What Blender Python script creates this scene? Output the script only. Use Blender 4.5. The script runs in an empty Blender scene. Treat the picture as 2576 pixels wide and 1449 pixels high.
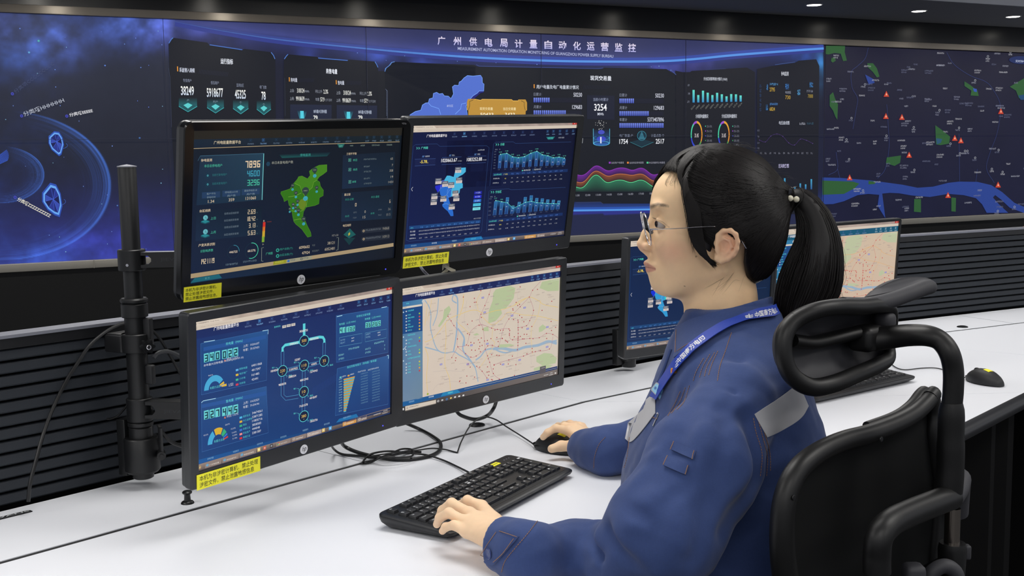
import bpy, bmesh, math, random
import numpy as np
from mathutils import Vector, Matrix, geometry
random.seed(7)
rng = np.random.RandomState(7)
SC = bpy.context.scene
COL = SC.collection
PI = math.pi
DESK = 0.75
# ------------------------------------------------------------------ camera
F_PX, CAM_Z, PITCH, ROLL = 2845.0, DESK + 0.647, -0.1147, 0.0152
def rotx(a): c, s = math.cos(a), math.sin(a); return np.array([[1, 0, 0], [0, c, -s], [0, s, c]])
def roty(a): c, s = math.cos(a), math.sin(a); return np.array([[c, 0, s], [0, 1, 0], [-s, 0, c]])
def rotz(a): c, s = math.cos(a), math.sin(a); return np.array([[c, -s, 0], [s, c, 0], [0, 0, 1]])
RC = rotx(PITCH) @ roty(ROLL)
C_R, C_F, C_U = RC @ [1, 0, 0], RC @ [0, 1, 0], RC @ [0, 0, 1]
CAM = np.array([0, 0, CAM_Z])
cam_d = bpy.data.cameras.new('camera'); cam_d.sensor_width = 36; cam_d.lens = F_PX / 2576 * 36
cam_o = bpy.data.objects.new('camera', cam_d); COL.objects.link(cam_o)
cam_o.matrix_world = Matrix([[C_R[i], C_U[i], -C_F[i], CAM[i]] for i in range(3)] + [[0, 0, 0, 1]])
cam_d.clip_start = 0.05; cam_d.clip_end = 60
SC.camera = cam_o
def ray(px, py):
    return C_F + C_R * ((px - 1288) / F_PX) - C_U * ((py - 724.5) / F_PX)
def at_y(px, py, Y): d = ray(px, py); return CAM + d * (Y / d[1])
def at_z(px, py, Z): d = ray(px, py); return CAM + d * ((Z - CAM_Z) / d[2])
def at_plane(px, py, p, n):
    d = ray(px, py); return CAM + d * (np.dot(np.array(p) - CAM, n) / np.dot(d, n))
def at_d(px, py, D): return CAM + ray(px, py) * D          # D: depth along the view axis
def to_px(P):
    X = np.asarray(P, float) - CAM; z = X @ C_F
    return np.stack([1288 + F_PX * (X @ C_R) / z, 724.5 - F_PX * (X @ C_U) / z, z], -1)
# ------------------------------------------------------------------ naming
def tag(o, label=None, cat=None, group=None, kind=None):
    if label: o['label'] = label
    if cat: o['category'] = cat
    if group: o['group'] = group
    if kind: o['kind'] = kind
    return o
def empty(name, loc=(0, 0, 0), rz=0.0, label=None, cat=None, group=None, mat=None):
    o = bpy.data.objects.new(name, None); COL.objects.link(o); o.empty_display_size = .05
    if mat is not None: o.matrix_world = mat
    else: o.location = loc; o.rotation_euler = (0, 0, rz)
    return tag(o, label, cat, group)
def link(name, me, m, parent=None, smooth=None):
    o = bpy.data.objects.new(name, me); COL.objects.link(o)
    for x in (m if isinstance(m, (list, tuple)) else [m]): me.materials.append(x)
    if parent is not None: o.parent = parent
    return o
def struct(o): o['kind'] = 'structure'; return o
# ------------------------------------------------------------------ materials
def lin(c):
    if isinstance(c, str): c = tuple(int(c[i:i + 2], 16) for i in (0, 2, 4))
    o = []
    for v in c[:3]:
        v = v / 255.0; o.append(v / 12.92 if v <= .04045 else ((v + .055) / 1.055) ** 2.4)
    return tuple(o)
def mat(name, col, rough=.5, metal=0., spec=.5, coat=0., bump=None, noise=None, sheen=0., sss=0., alpha=None, ior=None, trans=0., emit=None, es=0.):
    m = bpy.data.materials.new(name); m.use_nodes = True
    nt = m.node_tree; b = nt.nodes['Principled BSDF']; I = b.inputs
    c = lin(col) + (1,)
    I['Base Color'].default_value = c; I['Roughness'].default_value = rough; I['Metallic'].default_value = metal
    I['Specular IOR Level'].default_value = spec; I['Coat Weight'].default_value = coat
    I['Coat Roughness'].default_value = .08; I['Transmission Weight'].default_value = trans
    if ior: I['IOR'].default_value = ior
    if sheen: I['Sheen Weight'].default_value = sheen; I['Sheen Roughness'].default_value = .5
    if sss:
        I['Subsurface Weight'].default_value = sss; I['Subsurface Radius'].default_value = (1., .35, .18); I['Subsurface Scale'].default_value = .006
    if emit is not None: I['Emission Color'].default_value = lin(emit) + (1,); I['Emission Strength'].default_value = es
    tc = nt.nodes.new('ShaderNodeTexCoord')
    if noise:   # (scale, amount, detail)
        n = nt.nodes.new('ShaderNodeTexNoise'); n.inputs['Scale'].default_value = noise[0]; n.inputs['Detail'].default_value = noise[2] if len(noise) > 2 else 3
        nt.links.new(tc.outputs['Object'], n.inputs['Vector'])
        mx = nt.nodes.new('ShaderNodeMix'); mx.data_type = 'RGBA'
        mx.inputs[6].default_value = tuple(v * (1 - noise[1]) for v in c[:3]) + (1,); mx.inputs[7].default_value = tuple(min(1, v * (1 + noise[1])) for v in c[:3]) + (1,)
        nt.links.new(n.outputs['Fac'], mx.inputs[0]); nt.links.new(mx.outputs[2], I['Base Color'])
    if bump:    # (scale, strength, distance)
        n = nt.nodes.new('ShaderNodeTexNoise'); n.inputs['Scale'].default_value = bump[0]; n.inputs['Detail'].default_value = 4
        nt.links.new(tc.outputs['Object'], n.inputs['Vector'])
        bp = nt.nodes.new('ShaderNodeBump'); bp.inputs['Strength'].default_value = bump[1]; bp.inputs['Distance'].default_value = bump[2] if len(bump) > 2 else .001
        nt.links.new(n.outputs['Fac'], bp.inputs['Height']); nt.links.new(bp.outputs[0], I['Normal'])
    return m
def mat_vcol(name, rough=.5, emit=0., **kw):
    m = mat(name, (0, 0, 0), rough, **kw); nt = m.node_tree; b = nt.nodes['Principled BSDF']
    a = nt.nodes.new('ShaderNodeAttribute'); a.attribute_name = 'Col'
    if emit:
        nt.links.new(a.outputs['Color'], b.inputs['Emission Color']); b.inputs['Emission Strength'].default_value = emit
        b.inputs['Base Color'].default_value = (.002, .002, .002, 1); b.inputs['Specular IOR Level'].default_value = .22
    else: nt.links.new(a.outputs['Color'], b.inputs['Base Color'])
    return m
# ------------------------------------------------------------------ mesh builder
class MB:
    def __init__(s): s.v = []; s.f = []; s.mi = []; s.n = 0
    def add(s, V, F, mi=0):
        V = np.asarray(V, float).reshape(-1, 3); s.v.append(V)
        for f in F: s.f.append(tuple(int(i) + s.n for i in f)); s.mi.append(mi)
        s.n += len(V); return s
    def box(s, c, size, R=None, mi=0, bev=0.):
        hx, hy, hz = [v / 2 for v in size]; b = min(bev, hx * .98, hy * .98, hz * .98)
        if b <= 0:
            V = np.array([[x, y, z] for x in (-hx, hx) for y in (-hy, hy) for z in (-hz, hz)])
            F = [(0, 1, 3, 2), (4, 6, 7, 5), (0, 4, 5, 1), (2, 3, 7, 6), (0, 2, 6, 4), (1, 5, 7, 3)]
        else:
            bm = bmesh.new(); bmesh.ops.create_cube(bm, size=1)
            for v in bm.verts: v.co = Vector((v.co.x * size[0], v.co.y * size[1], v.co.z * size[2]))
            bmesh.ops.bevel(bm, geom=bm.edges[:], offset=b, segments=3, profile=.5, affect='EDGES')
            bm.verts.index_update(); V = np.array([v.co[:] for v in bm.verts]); F = [[v.index for v in f.verts] for f in bm.faces]; bm.free()
        if R is not None: V = V @ np.asarray(R).T
        return s.add(V + np.asarray(c), F, mi)
    def prism(s, pts, z0, z1, M=None, mi=0):
        """polygon pts (x,y) ccw extruded from z0 to z1; M maps (n,3)->(n,3)"""
        n = len(pts); V = np.array([[x, y, z0] for x, y in pts] + [[x, y, z1] for x, y in pts])
        F = [tuple(range(n))[::-1], tuple(range(n, 2 * n))] + [(i, (i + 1) % n, n + (i + 1) % n, n + i) for i in range(n)]
        if M is not None: V = M(V)
        return s.add(V, F, mi)
    def tube(s, P, r, seg=12, cap=True, mi=0, flat=1.0, up=None):
        P = np.asarray(P, float); n = len(P); r = np.atleast_1d(np.asarray(r, float)); r = np.interp(np.linspace(0, 1, n), np.linspace(0, 1, len(r)), r)
        T = np.gradient(P, axis=0); T /= np.linalg.norm(T, axis=1)[:, None] + 1e-12
        a = np.array(up if up is not None else ([0, 0, 1.] if abs(T[0][2]) < .9 else [1., 0, 0])); V = []
        for i in range(n):
            b = np.cross(T[i], a); b /= np.linalg.norm(b) + 1e-12; a = np.cross(b, T[i])
            for k in range(seg):
                t = 2 * PI * k / seg; V.append(P[i] + r[i] * (math.cos(t) * b + math.sin(t) * a * flat))
        F = [(i * seg + k, i * seg + (k + 1) % seg, (i + 1) * seg + (k + 1) % seg, (i + 1) * seg + k) for i in range(n - 1) for k in range(seg)]
        if cap: F += [tuple(range(seg))[::-1], tuple((n - 1) * seg + k for k in range(seg))]
        return s.add(V, F, mi)
    def lathe(s, prof, c=(0, 0, 0), R=None, seg=32, mi=0):
        prof = [(max(r, 1e-5), z) for r, z in prof]; n = len(prof)
        V = np.array([[r * math.cos(2 * PI * k / seg), r * math.sin(2 * PI * k / seg), z] for r, z in prof for k in range(seg)])
        F = [(i * seg + k, i * seg + (k + 1) % seg, (i + 1) * seg + (k + 1) % seg, (i + 1) * seg + k) for i in range(n - 1) for k in range(seg)]
        F += [tuple(range(seg))[::-1], tuple((n - 1) * seg + k for k in range(seg))]
        if R is not None: V = V @ np.asarray(R).T
        return s.add(V + np.asarray(c), F, mi)
    def grid(s, G, mi=0, closed_u=False, closed_v=False):
        G = np.asarray(G, float); a, b = G.shape[:2]
        F = [(i * b + j, ((i + 1) % a) * b + j, ((i + 1) % a) * b + (j + 1) % b, i * b + (j + 1) % b)
             for i in range(a if closed_u else a - 1) for j in range(b if closed_v else b - 1)]
        return s.add(G.reshape(-1, 3), F, mi)
    def sheet(s, G, th, mi=0):
        """open grid with thickness th along normals"""
        G = np.asarray(G, float); a, b = G.shape[:2]
        du = np.gradient(G, axis=0); dv = np.gradient(G, axis=1); N = np.cross(du, dv); N /= np.linalg.norm(N, axis=2)[..., None] + 1e-12
        A = G + N * th / 2; B = G - N * th / 2
        k = a * b; F = []
        for i in range(a - 1):
            for j in range(b - 1):
                q = (i * b + j, (i + 1) * b + j, (i + 1) * b + j + 1, i * b + j + 1); F.append(q); F.append(tuple(x + k for x in q[::-1]))
        rim = [i * b for i in range(a)] + [(a - 1) * b + j for j in range(1, b)] + [i * b + b - 1 for i in range(a - 2, -1, -1)] + [j for j in range(b - 2, 0, -1)]
        for i in range(len(rim)): p, q = rim[i], rim[(i + 1) % len(rim)]; F.append((p, p + k, q + k, q))
        return s.add(np.concatenate([A.reshape(-1, 3), B.reshape(-1, 3)]), F, mi)
    def build(s, name, m, parent=None, smooth=40, fix=False):
        V = np.concatenate(s.v) if s.v else np.zeros((0, 3)); me = bpy.data.meshes.new(name)
        me.from_pydata(V.tolist(), [], s.f); me.update()
        if fix:
            bm = bmesh.new(); bm.from_mesh(me); bmesh.ops.recalc_face_normals(bm, faces=bm.faces[:]); bm.to_mesh(me); bm.free()
        o = link(name, me, m, parent); me.polygons.foreach_set('material_index', s.mi)
        if smooth:
            me.polygons.foreach_set('use_smooth', [True] * len(me.polygons))
            try: me.set_sharp_from_angle(angle=math.radians(smooth))
            except Exception: pass
        return o
def spline(P, n=8, closed=False):
    P = np.asarray(P, float); m = len(P); out = []
    for i in range(m if closed else m - 1):
        g = lambda k: P[k % m] if closed else P[min(max(k, 0), m - 1)]
        p0, p1, p2, p3 = g(i - 1), g(i), g(i + 1), g(i + 2)
        if not closed:
            if i == 0: p0 = 2 * p1 - p2
            if i == m - 2: p3 = 2 * p2 - p1
        for t in np.arange(n) / n:
            out.append(.5 * ((2 * p1) + (-p0 + p2) * t + (2 * p0 - 5 * p1 + 4 * p2 - p3) * t * t + (-p0 + 3 * p1 - 3 * p2 + p3) * t ** 3))
    if not closed: out.append(P[-1])
    return np.array(out)
# ------------------------------------------------------------------ text glyph meshes
_tc = {}
def text_mesh(s, bold=0., res=1, shear=0.):
    if s.isascii(): res = max(res, 3); bold = min(bold, .016)
    k = (s, bold, res, shear)
    if k not in _tc:
        cu = bpy.data.curves.new('t', 'FONT'); cu.body = s; cu.size = 1; cu.resolution_u = res; cu.offset = bold; cu.shear = shear
        o = bpy.data.objects.new('t', cu); me = o.to_mesh()
        V = np.zeros(len(me.vertices) * 3); me.vertices.foreach_get('co', V); V = V.reshape(-1, 3)[:, :2]
        T = [tuple(p.vertices) for p in me.polygons]; o.to_mesh_clear(); bpy.data.objects.remove(o); bpy.data.curves.remove(cu)
        if len(V): lo, hi = V.min(0), V.max(0); V = (V - lo) / np.maximum(hi - lo, 1e-6); asp = (hi - lo)[0] / max((hi - lo)[1], 1e-6)
        else: asp = 1
        _tc[k] = (V, T, asp)
    return _tc[k]
def homography(src, dst):
    A = []
    for (x, y), (u, v) in zip(src, dst):
        A.append([x, y, 1, 0, 0, 0, -u * x, -u * y, -u]); A.append([0, 0, 0, x, y, 1, -v * x, -v * y, -v])
    return np.linalg.svd(np.array(A, float))[2][-1].reshape(3, 3)
class Canvas:
    """flat artwork on a display or label: every call adds coloured polygons to ONE mesh.
    pix: (n,2) reading coords -> (n,2) local coords in metres (u right, v up); surf: (u,v,h)->xyz"""
    def __init__(s, pix, surf, step=1e-4):
        s.pix = pix; s.surf = surf; s.step = step; s.v = []; s.f = []; s.c = []; s.n = 0
    def raw(s, UV, F, col, L):
        UV = np.asarray(UV, float); k = len(UV)
        if not k: return
        s.v.append(np.column_stack([UV, np.full(k, L * s.step)])); s.f += [tuple(i + s.n for i in f) for f in F]
        c = np.asarray(col if not isinstance(col, (str, tuple)) else lin(col), float)
        s.c.append(np.broadcast_to(c, (k, 3)) if c.ndim == 1 else c); s.n += k
    def P(s, pts): return s.pix(np.asarray(pts, float).reshape(-1, 2))
    def poly(s, pts, col, L=2, local=False):
        UV = np.asarray(pts, float) if local else s.P(pts)
        T = geometry.tessellate_polygon([[Vector((u, v, 0)) for u, v in UV]]); s.raw(UV, T, col, L)
    def quad(s, pts, cols, L=1):
        UV = s.P(pts); s.raw(UV, [(0, 1, 2, 3)], np.array([lin(c) for c in cols]), L)
    def rect(s, x, y, w, h, col, L=2, frame=None, cols=None):
        """axis-aligned in the display's own frame: x,y = centre read in the photo, w,h extents there"""
        c, eu, ev = s.jac(x, y); hu, hv = w / eu / 2, h / ev / 2
        UV = np.array([[c[0] - hu, c[1] + hv], [c[0] + hu, c[1] + hv], [c[0] + hu, c[1] - hv], [c[0] - hu, c[1] - hv]])
        if frame: s.pline(np.vstack([UV, UV[:1]]), frame, col, L, local=True, closed=True)
        else: s.raw(UV, [(0, 1, 2, 3)], np.array([lin(q) for q in cols]) if cols else col, L)
    def jac(s, x, y):
        a = s.P([[x, y], [x + 1, y], [x, y + 1]]); J = np.array([a[1] - a[0], a[2] - a[0]]).T; Ji = np.linalg.inv(J)
        return a[0], abs(Ji[0, 0]), abs(Ji[1, 1])
    def pline(s, pts, w, col, L=2, local=False, closed=False):
        """w: width in reading pixels (non-local) or metres (local)"""
        if local: UV = np.asarray(pts, float); W = w
        else:
            UV = s.P(pts); c, eu, ev = s.jac(*np.asarray(pts, float).reshape(-1, 2)[0]); W = w / ev
        T = np.gradient(UV, axis=0) if len(UV) > 2 else np.array([UV[1] - UV[0]] * 2)
        if closed:
            U = UV[:-1]; T = np.roll(U, -1, 0) - np.roll(U, 1, 0); T = np.vstack([T, T[:1]])
        T = T / (np.linalg.norm(T, axis=1)[:, None] + 1e-12); N = np.column_stack([-T[:, 1], T[:, 0]]) * W / 2
        n = len(UV); V = np.vstack([UV + N, UV - N]); s.raw(V, [(i, i + 1, n + i + 1, n + i) for i in range(n - 1)], col, L)
    def disc(s, x, y, rx, ry, col, L=2, n=14, ring=0., a0=0., a1=360., edge=None):
        c, eu, ev = s.jac(x, y); ru, rv = rx / eu, ry / ev
        t = np.radians(np.linspace(a0, a1, n + 1)); O = np.column_stack([c[0] + ru * np.cos(t), c[1] + rv * np.sin(t)])
        if ring: I = c + (O - c) * ring; s.raw(np.vstack([O, I]), [(i, i + 1, n + 2 + i, n + 1 + i) for i in range(n)], col, L)
        else:
            cc = np.array([lin(col)] + [lin(edge or col)] * (n + 1)); s.raw(np.vstack([c[None], O]), [(0, i + 1, i + 2) for i in range(n)], cc, L)
    def text(s, t, x, y, w, h, col, L=3, bold=0., anchor='l', res=1, rot=0., shear=0., grad=None):
        """x,y: left-middle (l), centre (c) or right-middle (r); w: drawn width, h: drawn height in reading pixels"""
        V, T, asp = text_mesh(t, bold, res, shear)
        if not len(V): return
        c, eu, ev = s.jac(x, y); H = h / ev; W = (w / eu) if w else H * asp
        ax = {'l': 0, 'c': .5, 'r': 1}[anchor]; Q = np.column_stack([(V[:, 0] - ax) * W, (V[:, 1] - .5) * H])
        if rot: a = math.radians(rot); Q = Q @ np.array([[math.cos(a), math.sin(a)], [-math.sin(a), math.cos(a)]])
        if grad: col = np.array(lin(grad[1])) * (1 - V[:, 1:2]) + np.array(lin(grad[0])) * V[:, 1:2]
        s.raw(Q + c, T, col, L)
    def seg7(s, t, x, y, w, h, col, L=3, th=.13):
        """seven-segment numerals, right-aligned at x"""
        c, eu, ev = s.jac(x, y); H = h / ev; W = w / eu; n = sum(.35 if ch == '.' else 1 for ch in t); dw = W / n
        SEG = {'0': 'abcdef', '1': 'bc', '2': 'abged', '3': 'abgcd', '4': 'fgbc', '5': 'afgcd', '6': 'afgedc', '7': 'abc', '8': 'abcdefg', '9': 'abcdfg'}
        cx = c[0] - W
        for ch in t:
            if ch == '.':
                u = cx + dw * .17; q = H * th; s.raw([[u - q / 2, c[1] - H / 2], [u + q / 2, c[1] - H / 2], [u + q / 2, c[1] - H / 2 + q], [u - q / 2, c[1] - H / 2 + q]], [(0, 1, 2, 3)], col, L); cx += dw * .35; continue
            a, b = cx + dw * .12, cx + dw * .88; q = H * th; t1, t0, tm = c[1] + H / 2, c[1] - H / 2, c[1]
            B = {'a': (a, t1 - q, b, t1), 'd': (a, t0, b, t0 + q), 'g': (a, tm - q / 2, b, tm + q / 2), 'f': (a, tm, a + q, t1), 'e': (a, t0, a + q, tm), 'b': (b - q, tm, b, t1), 'c': (b - q, t0, b, tm)}
            for k in SEG.get(ch, 'g'):
                p = B[k]; s.raw([[p[0], p[1]], [p[2], p[1]], [p[2], p[3]], [p[0], p[3]]], [(0, 1, 2, 3)], col, L)
            cx += dw
    def field(s, pts4, nu, nv, fn, L=0):
        """smooth colour field over a quad given by reading corners tl,tr,br,bl; fn(U,V in 0..1, X,Y reading px)->linear rgb"""
        p = np.asarray(pts4, float); u, v = np.meshgrid(np.linspace(0, 1, nu), np.linspace(0, 1, nv)); uv = s.P(p)
        G = (uv[0] * ((1 - u) * (1 - v))[..., None] + uv[1] * (u * (1 - v))[..., None] + uv[2] * (u * v)[..., None] + uv[3] * ((1 - u) * v)[..., None])
        R = (p[0] * ((1 - u) * (1 - v))[..., None] + p[1] * (u * (1 - v))[..., None] + p[2] * (u * v)[..., None] + p[3] * ((1 - u) * v)[..., None])
        C = fn(u, v, R[..., 0], R[..., 1])
        F = [(j * nu + i, j * nu + i + 1, (j + 1) * nu + i + 1, (j + 1) * nu + i) for j in range(nv - 1) for i in range(nu - 1)]
        s.raw(G.reshape(-1, 2), F, C.reshape(-1, 3), L)
    def build(s, name, m, parent=None):
        V = np.concatenate(s.v); W = s.surf(V); me = bpy.data.meshes.new(name); me.from_pydata(W.tolist(), [], s.f)
        a = me.color_attributes.new('Col', 'FLOAT_COLOR', 'POINT'); c = np.column_stack([np.concatenate(s.c), np.ones(len(V))]); a.data.foreach_set('color', c.astype(np.float32).ravel())
        me.update(); return link(name, me, m, parent)
def vnoise(x, y, seed=0, oct=4):
    """cheap value noise, 2d numpy"""
    r = np.random.RandomState(seed); T = r.rand(64, 64); out = 0; a = 1; tot = 0
    for o in range(oct):
        xi, yi = np.floor(x).astype(int), np.floor(y).astype(int); fx, fy = x - xi, y - yi; fx = fx * fx * (3 - 2 * fx); fy = fy * fy * (3 - 2 * fy)
        g = lambda i, j: T[(xi + i) % 64, (yi + j) % 64]
        out = out + a * (g(0, 0) * (1 - fx) * (1 - fy) + g(1, 0) * fx * (1 - fy) + g(0, 1) * (1 - fx) * fy + g(1, 1) * fx * fy); tot += a; a *= .5; x = x * 2 + 17.3; y = y * 2 + 5.1
    return out / tot
def greek(c, x, y, w, h, col, L=3, rot=0., n=None):
    """illegible small print: short strokes filling w x h"""
    c0, eu, ev = c.jac(x, y); W, H = w / eu, h / ev; n = n or max(3, int(1.5 * W / H) + 1)
    cw = W / n; a = math.radians(rot); R = np.array([[math.cos(a), math.sin(a)], [-math.sin(a), math.cos(a)]])
    UV = []; F = []
    def q(x0, y0, x1, y1):
        k = len(UV); UV.extend([[x0, y0], [x1, y0], [x1, y1], [x0, y1]]); F.append((k, k + 1, k + 2, k + 3))
    r = random
    for i in range(n):
        x0 = i * cw; b = cw * .82; s = H * .13
        for k in range(r.choice((2, 3))): yy = r.uniform(-.5, .38) * H; q(x0, yy, x0 + b, yy + s)
        for k in range(r.choice((1, 2))): xx = x0 + r.uniform(0, .8) * b; q(xx, -H * .5, xx + cw * .16, H * .5)
    c.raw(np.array(UV) @ R + c0, F, col, L)
# ================================================================== video wall
WA, WD = 0.4598, 7.093
W_T, W_B = CAM_Z + .854, CAM_Z - .5633
wdir, wnrm = np.array([math.cos(WA), math.sin(WA), 0]), np.array([-math.sin(WA), math.cos(WA), 0])
WP = wnrm * WD
def wall_hit(px, py, off=0.): return at_plane(px, py, WP - wnrm * off, wnrm)
def wpt(u, z, off=0.): return WP + wdir * u + np.array([0, 0, z]) - wnrm * off   # off: towards the room
def wu(px, py=300): return float(np.dot(wall_hit(px, py) - WP, wdir))
class View:
    """reading frame: photo pixels or a magnified reading of them"""
    def __init__(s, base): s.base = base; s.x0 = s.y0 = 0.; s.s = 1.
    def set(s, x0=0, y0=0, k=1.): s.x0, s.y0, s.s = x0, y0, k
    def __call__(s, p): return s.base(np.column_stack([p[:, 0] / s.s + s.x0, p[:, 1] / s.s + s.y0]))
def wall_base(p):
    D = C_F[None] + C_R[None] * ((p[:, :1] - 1288) / F_PX) - C_U[None] * ((p[:, 1:] - 724.5) / F_PX)
    X = CAM + D * (((WP - CAM) @ wnrm) / (D @ wnrm))[:, None]
    return np.column_stack([(X - WP) @ wdir, X[:, 2]])
U0, U1 = wu(-330), wu(2860)
US = wu(2071)
room = []
vw = empty('video_wall', wpt(0, W_B), WA, 'long black-framed wall of blue dashboard and city map displays behind the desks', 'video wall')
inv_vw = Matrix(np.array(vw.matrix_basis)).inverted() if False else None
def wsurf(V): return WP + V[:, :1] * wdir + np.array([0, 0, 1.]) * V[:, 1:2] - wnrm * (V[:, 2:3] + .002)
M_LED = mat_vcol('video_wall_display', rough=.55, emit=1.0)
wv = View(wall_base); cw = Canvas(wv, wsurf, step=.0012)
arc = np.array([[380, 44], [440, 55], [560, 78], [710, 101], [925, 123], [1060, 135], [1200, 145], [1364, 152.5], [1500, 155], [1650, 154.5], [1743, 149], [1843, 139], [1998, 127], [2071, 122]], float)
def g2(X, Y, x, y, sx, sy): return np.exp(-((X - x) / sx) ** 2 - ((Y - y) / sy) ** 2)[..., None]
def c3(*c): return np.array(lin(c))
def wall_bg(u, v, X, Y):
    top = 33 + .0396 * X; bot = 665 - .0507 * X; t = np.clip((Y - top) / (bot - top), 0, 1)[..., None]
    C = c3(27, 30, 43) * (1 - t) + c3(30, 33, 62) * t
    # the left third is deep space
    lf = np.clip((452 - X) / 20, 0, 1)[..., None]
    S = c3(46, 50, 66) * (1 - t) ** 1.5 + c3(25, 28, 42) * (1 - (1 - t) ** 1.5)
    S = S + c3(34, 36, 104) * np.clip((t - .55) / .45, 0, 1) ** 1.6
    C = C * (1 - lf) + S * lf
    n = vnoise(X / 45, Y / 40, 3)[..., None]; n2 = vnoise(X / 18, Y / 18, 5)[..., None]
    for (x, y, sx, sy, col, k) in ((75, 100, 90, 70, (70, 110, 215), 1.), (150, 105, 60, 50, (75, 95, 190), .6), (345, 62, 110, 50, (82, 115, 225), 1.15), (430, 70, 80, 45, (90, 90, 190), .6),
                                   (30, 60, 80, 50, (80, 80, 150), .5), (110, 655, 130, 50, (50, 90, 190), 1.), (260, 625, 120, 60, (60, 60, 190), .75), (340, 600, 120, 80, (40, 60, 150), .4), (0, 470, 130, 220, (40, 70, 160), .22),
                                   (520, 85, 150, 45, (62, 65, 140), .5), (850, 142, 40, 18, (70, 100, 215), .9), (925, 128, 130, 20, (60, 80, 190), .5), (1000, 160, 90, 30, (45, 60, 140), .5),
                                   (705, 160, 22, 50, (55, 70, 160), .8), (955, 160, 22, 40, (55, 75, 170), .8), (1715, 170, 16, 60, (65, 65, 140), .55), (1690, 160, 60, 30, (75, 65, 140), .5), (1555, 165, 50, 14, (80, 85, 190), .7), (1600, 168, 90, 20, (60, 60, 140), .5),
                                   (2010, 145, 40, 16, (50, 110, 220), 1.), (2062, 165, 16, 48, (60, 150, 225), 1.1), (1990, 140, 60, 20, (40, 70, 160), .6)):
        C = C + c3(*col) * g2(X, Y, x, y, sx, sy) * k * .55 * (.12 + 2.1 * n ** 2)
    ya = np.interp(X, arc[:, 0], arc[:, 1]); d = (ya - Y); inb = ((X > 380) & (X < 2071))[..., None]
    band = np.clip(d / 8, 0, 1)[..., None] * inb * np.clip((X - 380) / 150, 0, 1)[..., None]
    topcol = c3(54, 58, 98) * .9 + c3(50, 54, 110) * np.exp(-np.maximum(d, 0) / 16)[..., None] * .7
    C = C * (1 - band * .85) + topcol * band * .85
    C = C + c3(60, 72, 150) * (np.exp(-np.abs(d) / 22)[..., None]) * inb * .35 * np.clip((X - 380) / 150, 0, 1)[..., None]
    C = C * (.94 + .12 * n2)
    # planet rings: soft concentric streaks
    for cy_, rx_, ry_, w0, k0 in ((465, 272, 190, .34, .8), (437, 106, 72, .6, .8)):
        rr_ = np.sqrt((X / rx_) ** 2 + ((Y - cy_) / ry_) ** 2); an = np.arctan2((Y - cy_) / ry_, X / rx_); q = np.clip((rr_ - (1 - w0)) / w0, 0, 1)
        st_ = .15 + 2.6 * vnoise(rr_ * 110, an * 1.1, 12, 3) ** 2.2; e = q ** 2.6 * (rr_ < 1) * st_ * np.clip(np.cos(an - .25) * 1.3 + .1, 0, 1); C = C + (c3(44, 78, 150) * (e * k0)[..., None] + c3(60, 110, 200) * (np.exp(-((rr_ - .99) / .012) ** 2) * np.clip(np.cos(an - .1) * 1.2, 0, 1))[..., None] * .35) * lf
    # lower horizon glow
    yb = 530 - .02 * (X - 1440); ib = ((X > 900) & (X < 2071))[..., None]
    C = C + c3(40, 90, 190) * np.exp(-np.abs(Y - yb + 6) / 14)[..., None] * ib * .35
    C = np.where(((Y > yb + 1)[..., None] & ib & (Y < yb + 12)[..., None]), c3(48, 52, 132), C)
    C = np.where(((Y >= yb + 12)[..., None] & ib), c3(36, 41, 72), C)
    return C
def qpx(x0, x1, e=.0):
    return [(x0, 32.4 + .0396 * x0), (x1, 32.4 + .0396 * x1), (x1, 665 - .0507 * x1), (x0, 665 - .0507 * x0)]
cw.field(qpx(-320, -2), 60, 100, wall_bg, 0); cw.field(qpx(-2, 444), 380, 400, wall_bg, 0); cw.field(qpx(444, 2071), 330, 130, wall_bg, 0)
# --- map side
def map_bg(u, v, X, Y):
    n = vnoise(X / 60, Y / 60, 9)[..., None]; t = v[..., None]
    return (c3(27, 27, 48) * (1 - t) + c3(22, 24, 50) * t) * (.85 + .3 * n)
cw.field(qpx(2071, 2860), 60, 40, map_bg, 0)
def star(x, y, r, col=(150, 190, 230)): cw.disc(x, y, r * 1.1, r, col, 2, n=8, edge=(60, 80, 150))
random.seed(5)
for i in range(46):
    x = random.uniform(5, 430) if i < 34 else random.uniform(700, 1700); y = random.uniform(60, 640) if i < 34 else np.interp(x, arc[:, 0], arc[:, 1]) + random.uniform(6, 25)
    cw.disc(x, y, random.uniform(.8, 1.6), random.uniform(.8, 1.6), random.choice([(110, 140, 220), (120, 170, 200), (90, 110, 190)]), 2, n=6)
for x, y, r, col in ((97, 103, 4, (90, 200, 190)), (73, 132, 3.5, (110, 190, 235)), (264, 165, 2.2, (110, 160, 240)), (351, 347, 2.4, (60, 120, 150)), (295, 517, 2, (90, 140, 190)), (354, 170, 1.6, (120, 160, 230)), (50, 72, 2, (120, 150, 230)), (341, 96, 1.8, (120, 140, 230)), (313, 111, 1.6, (120, 160, 220))): star(x, y, r, col)
# orbit rings of the planet on the far left
for k in range(12):
    a = math.radians(-38 + k * 6); cw.pline([(-4, 392 + k * 2), (24 * math.cos(a) - 2, 392 + 24 * math.sin(a))], .8, (60, 100, 220), 2)
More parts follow.
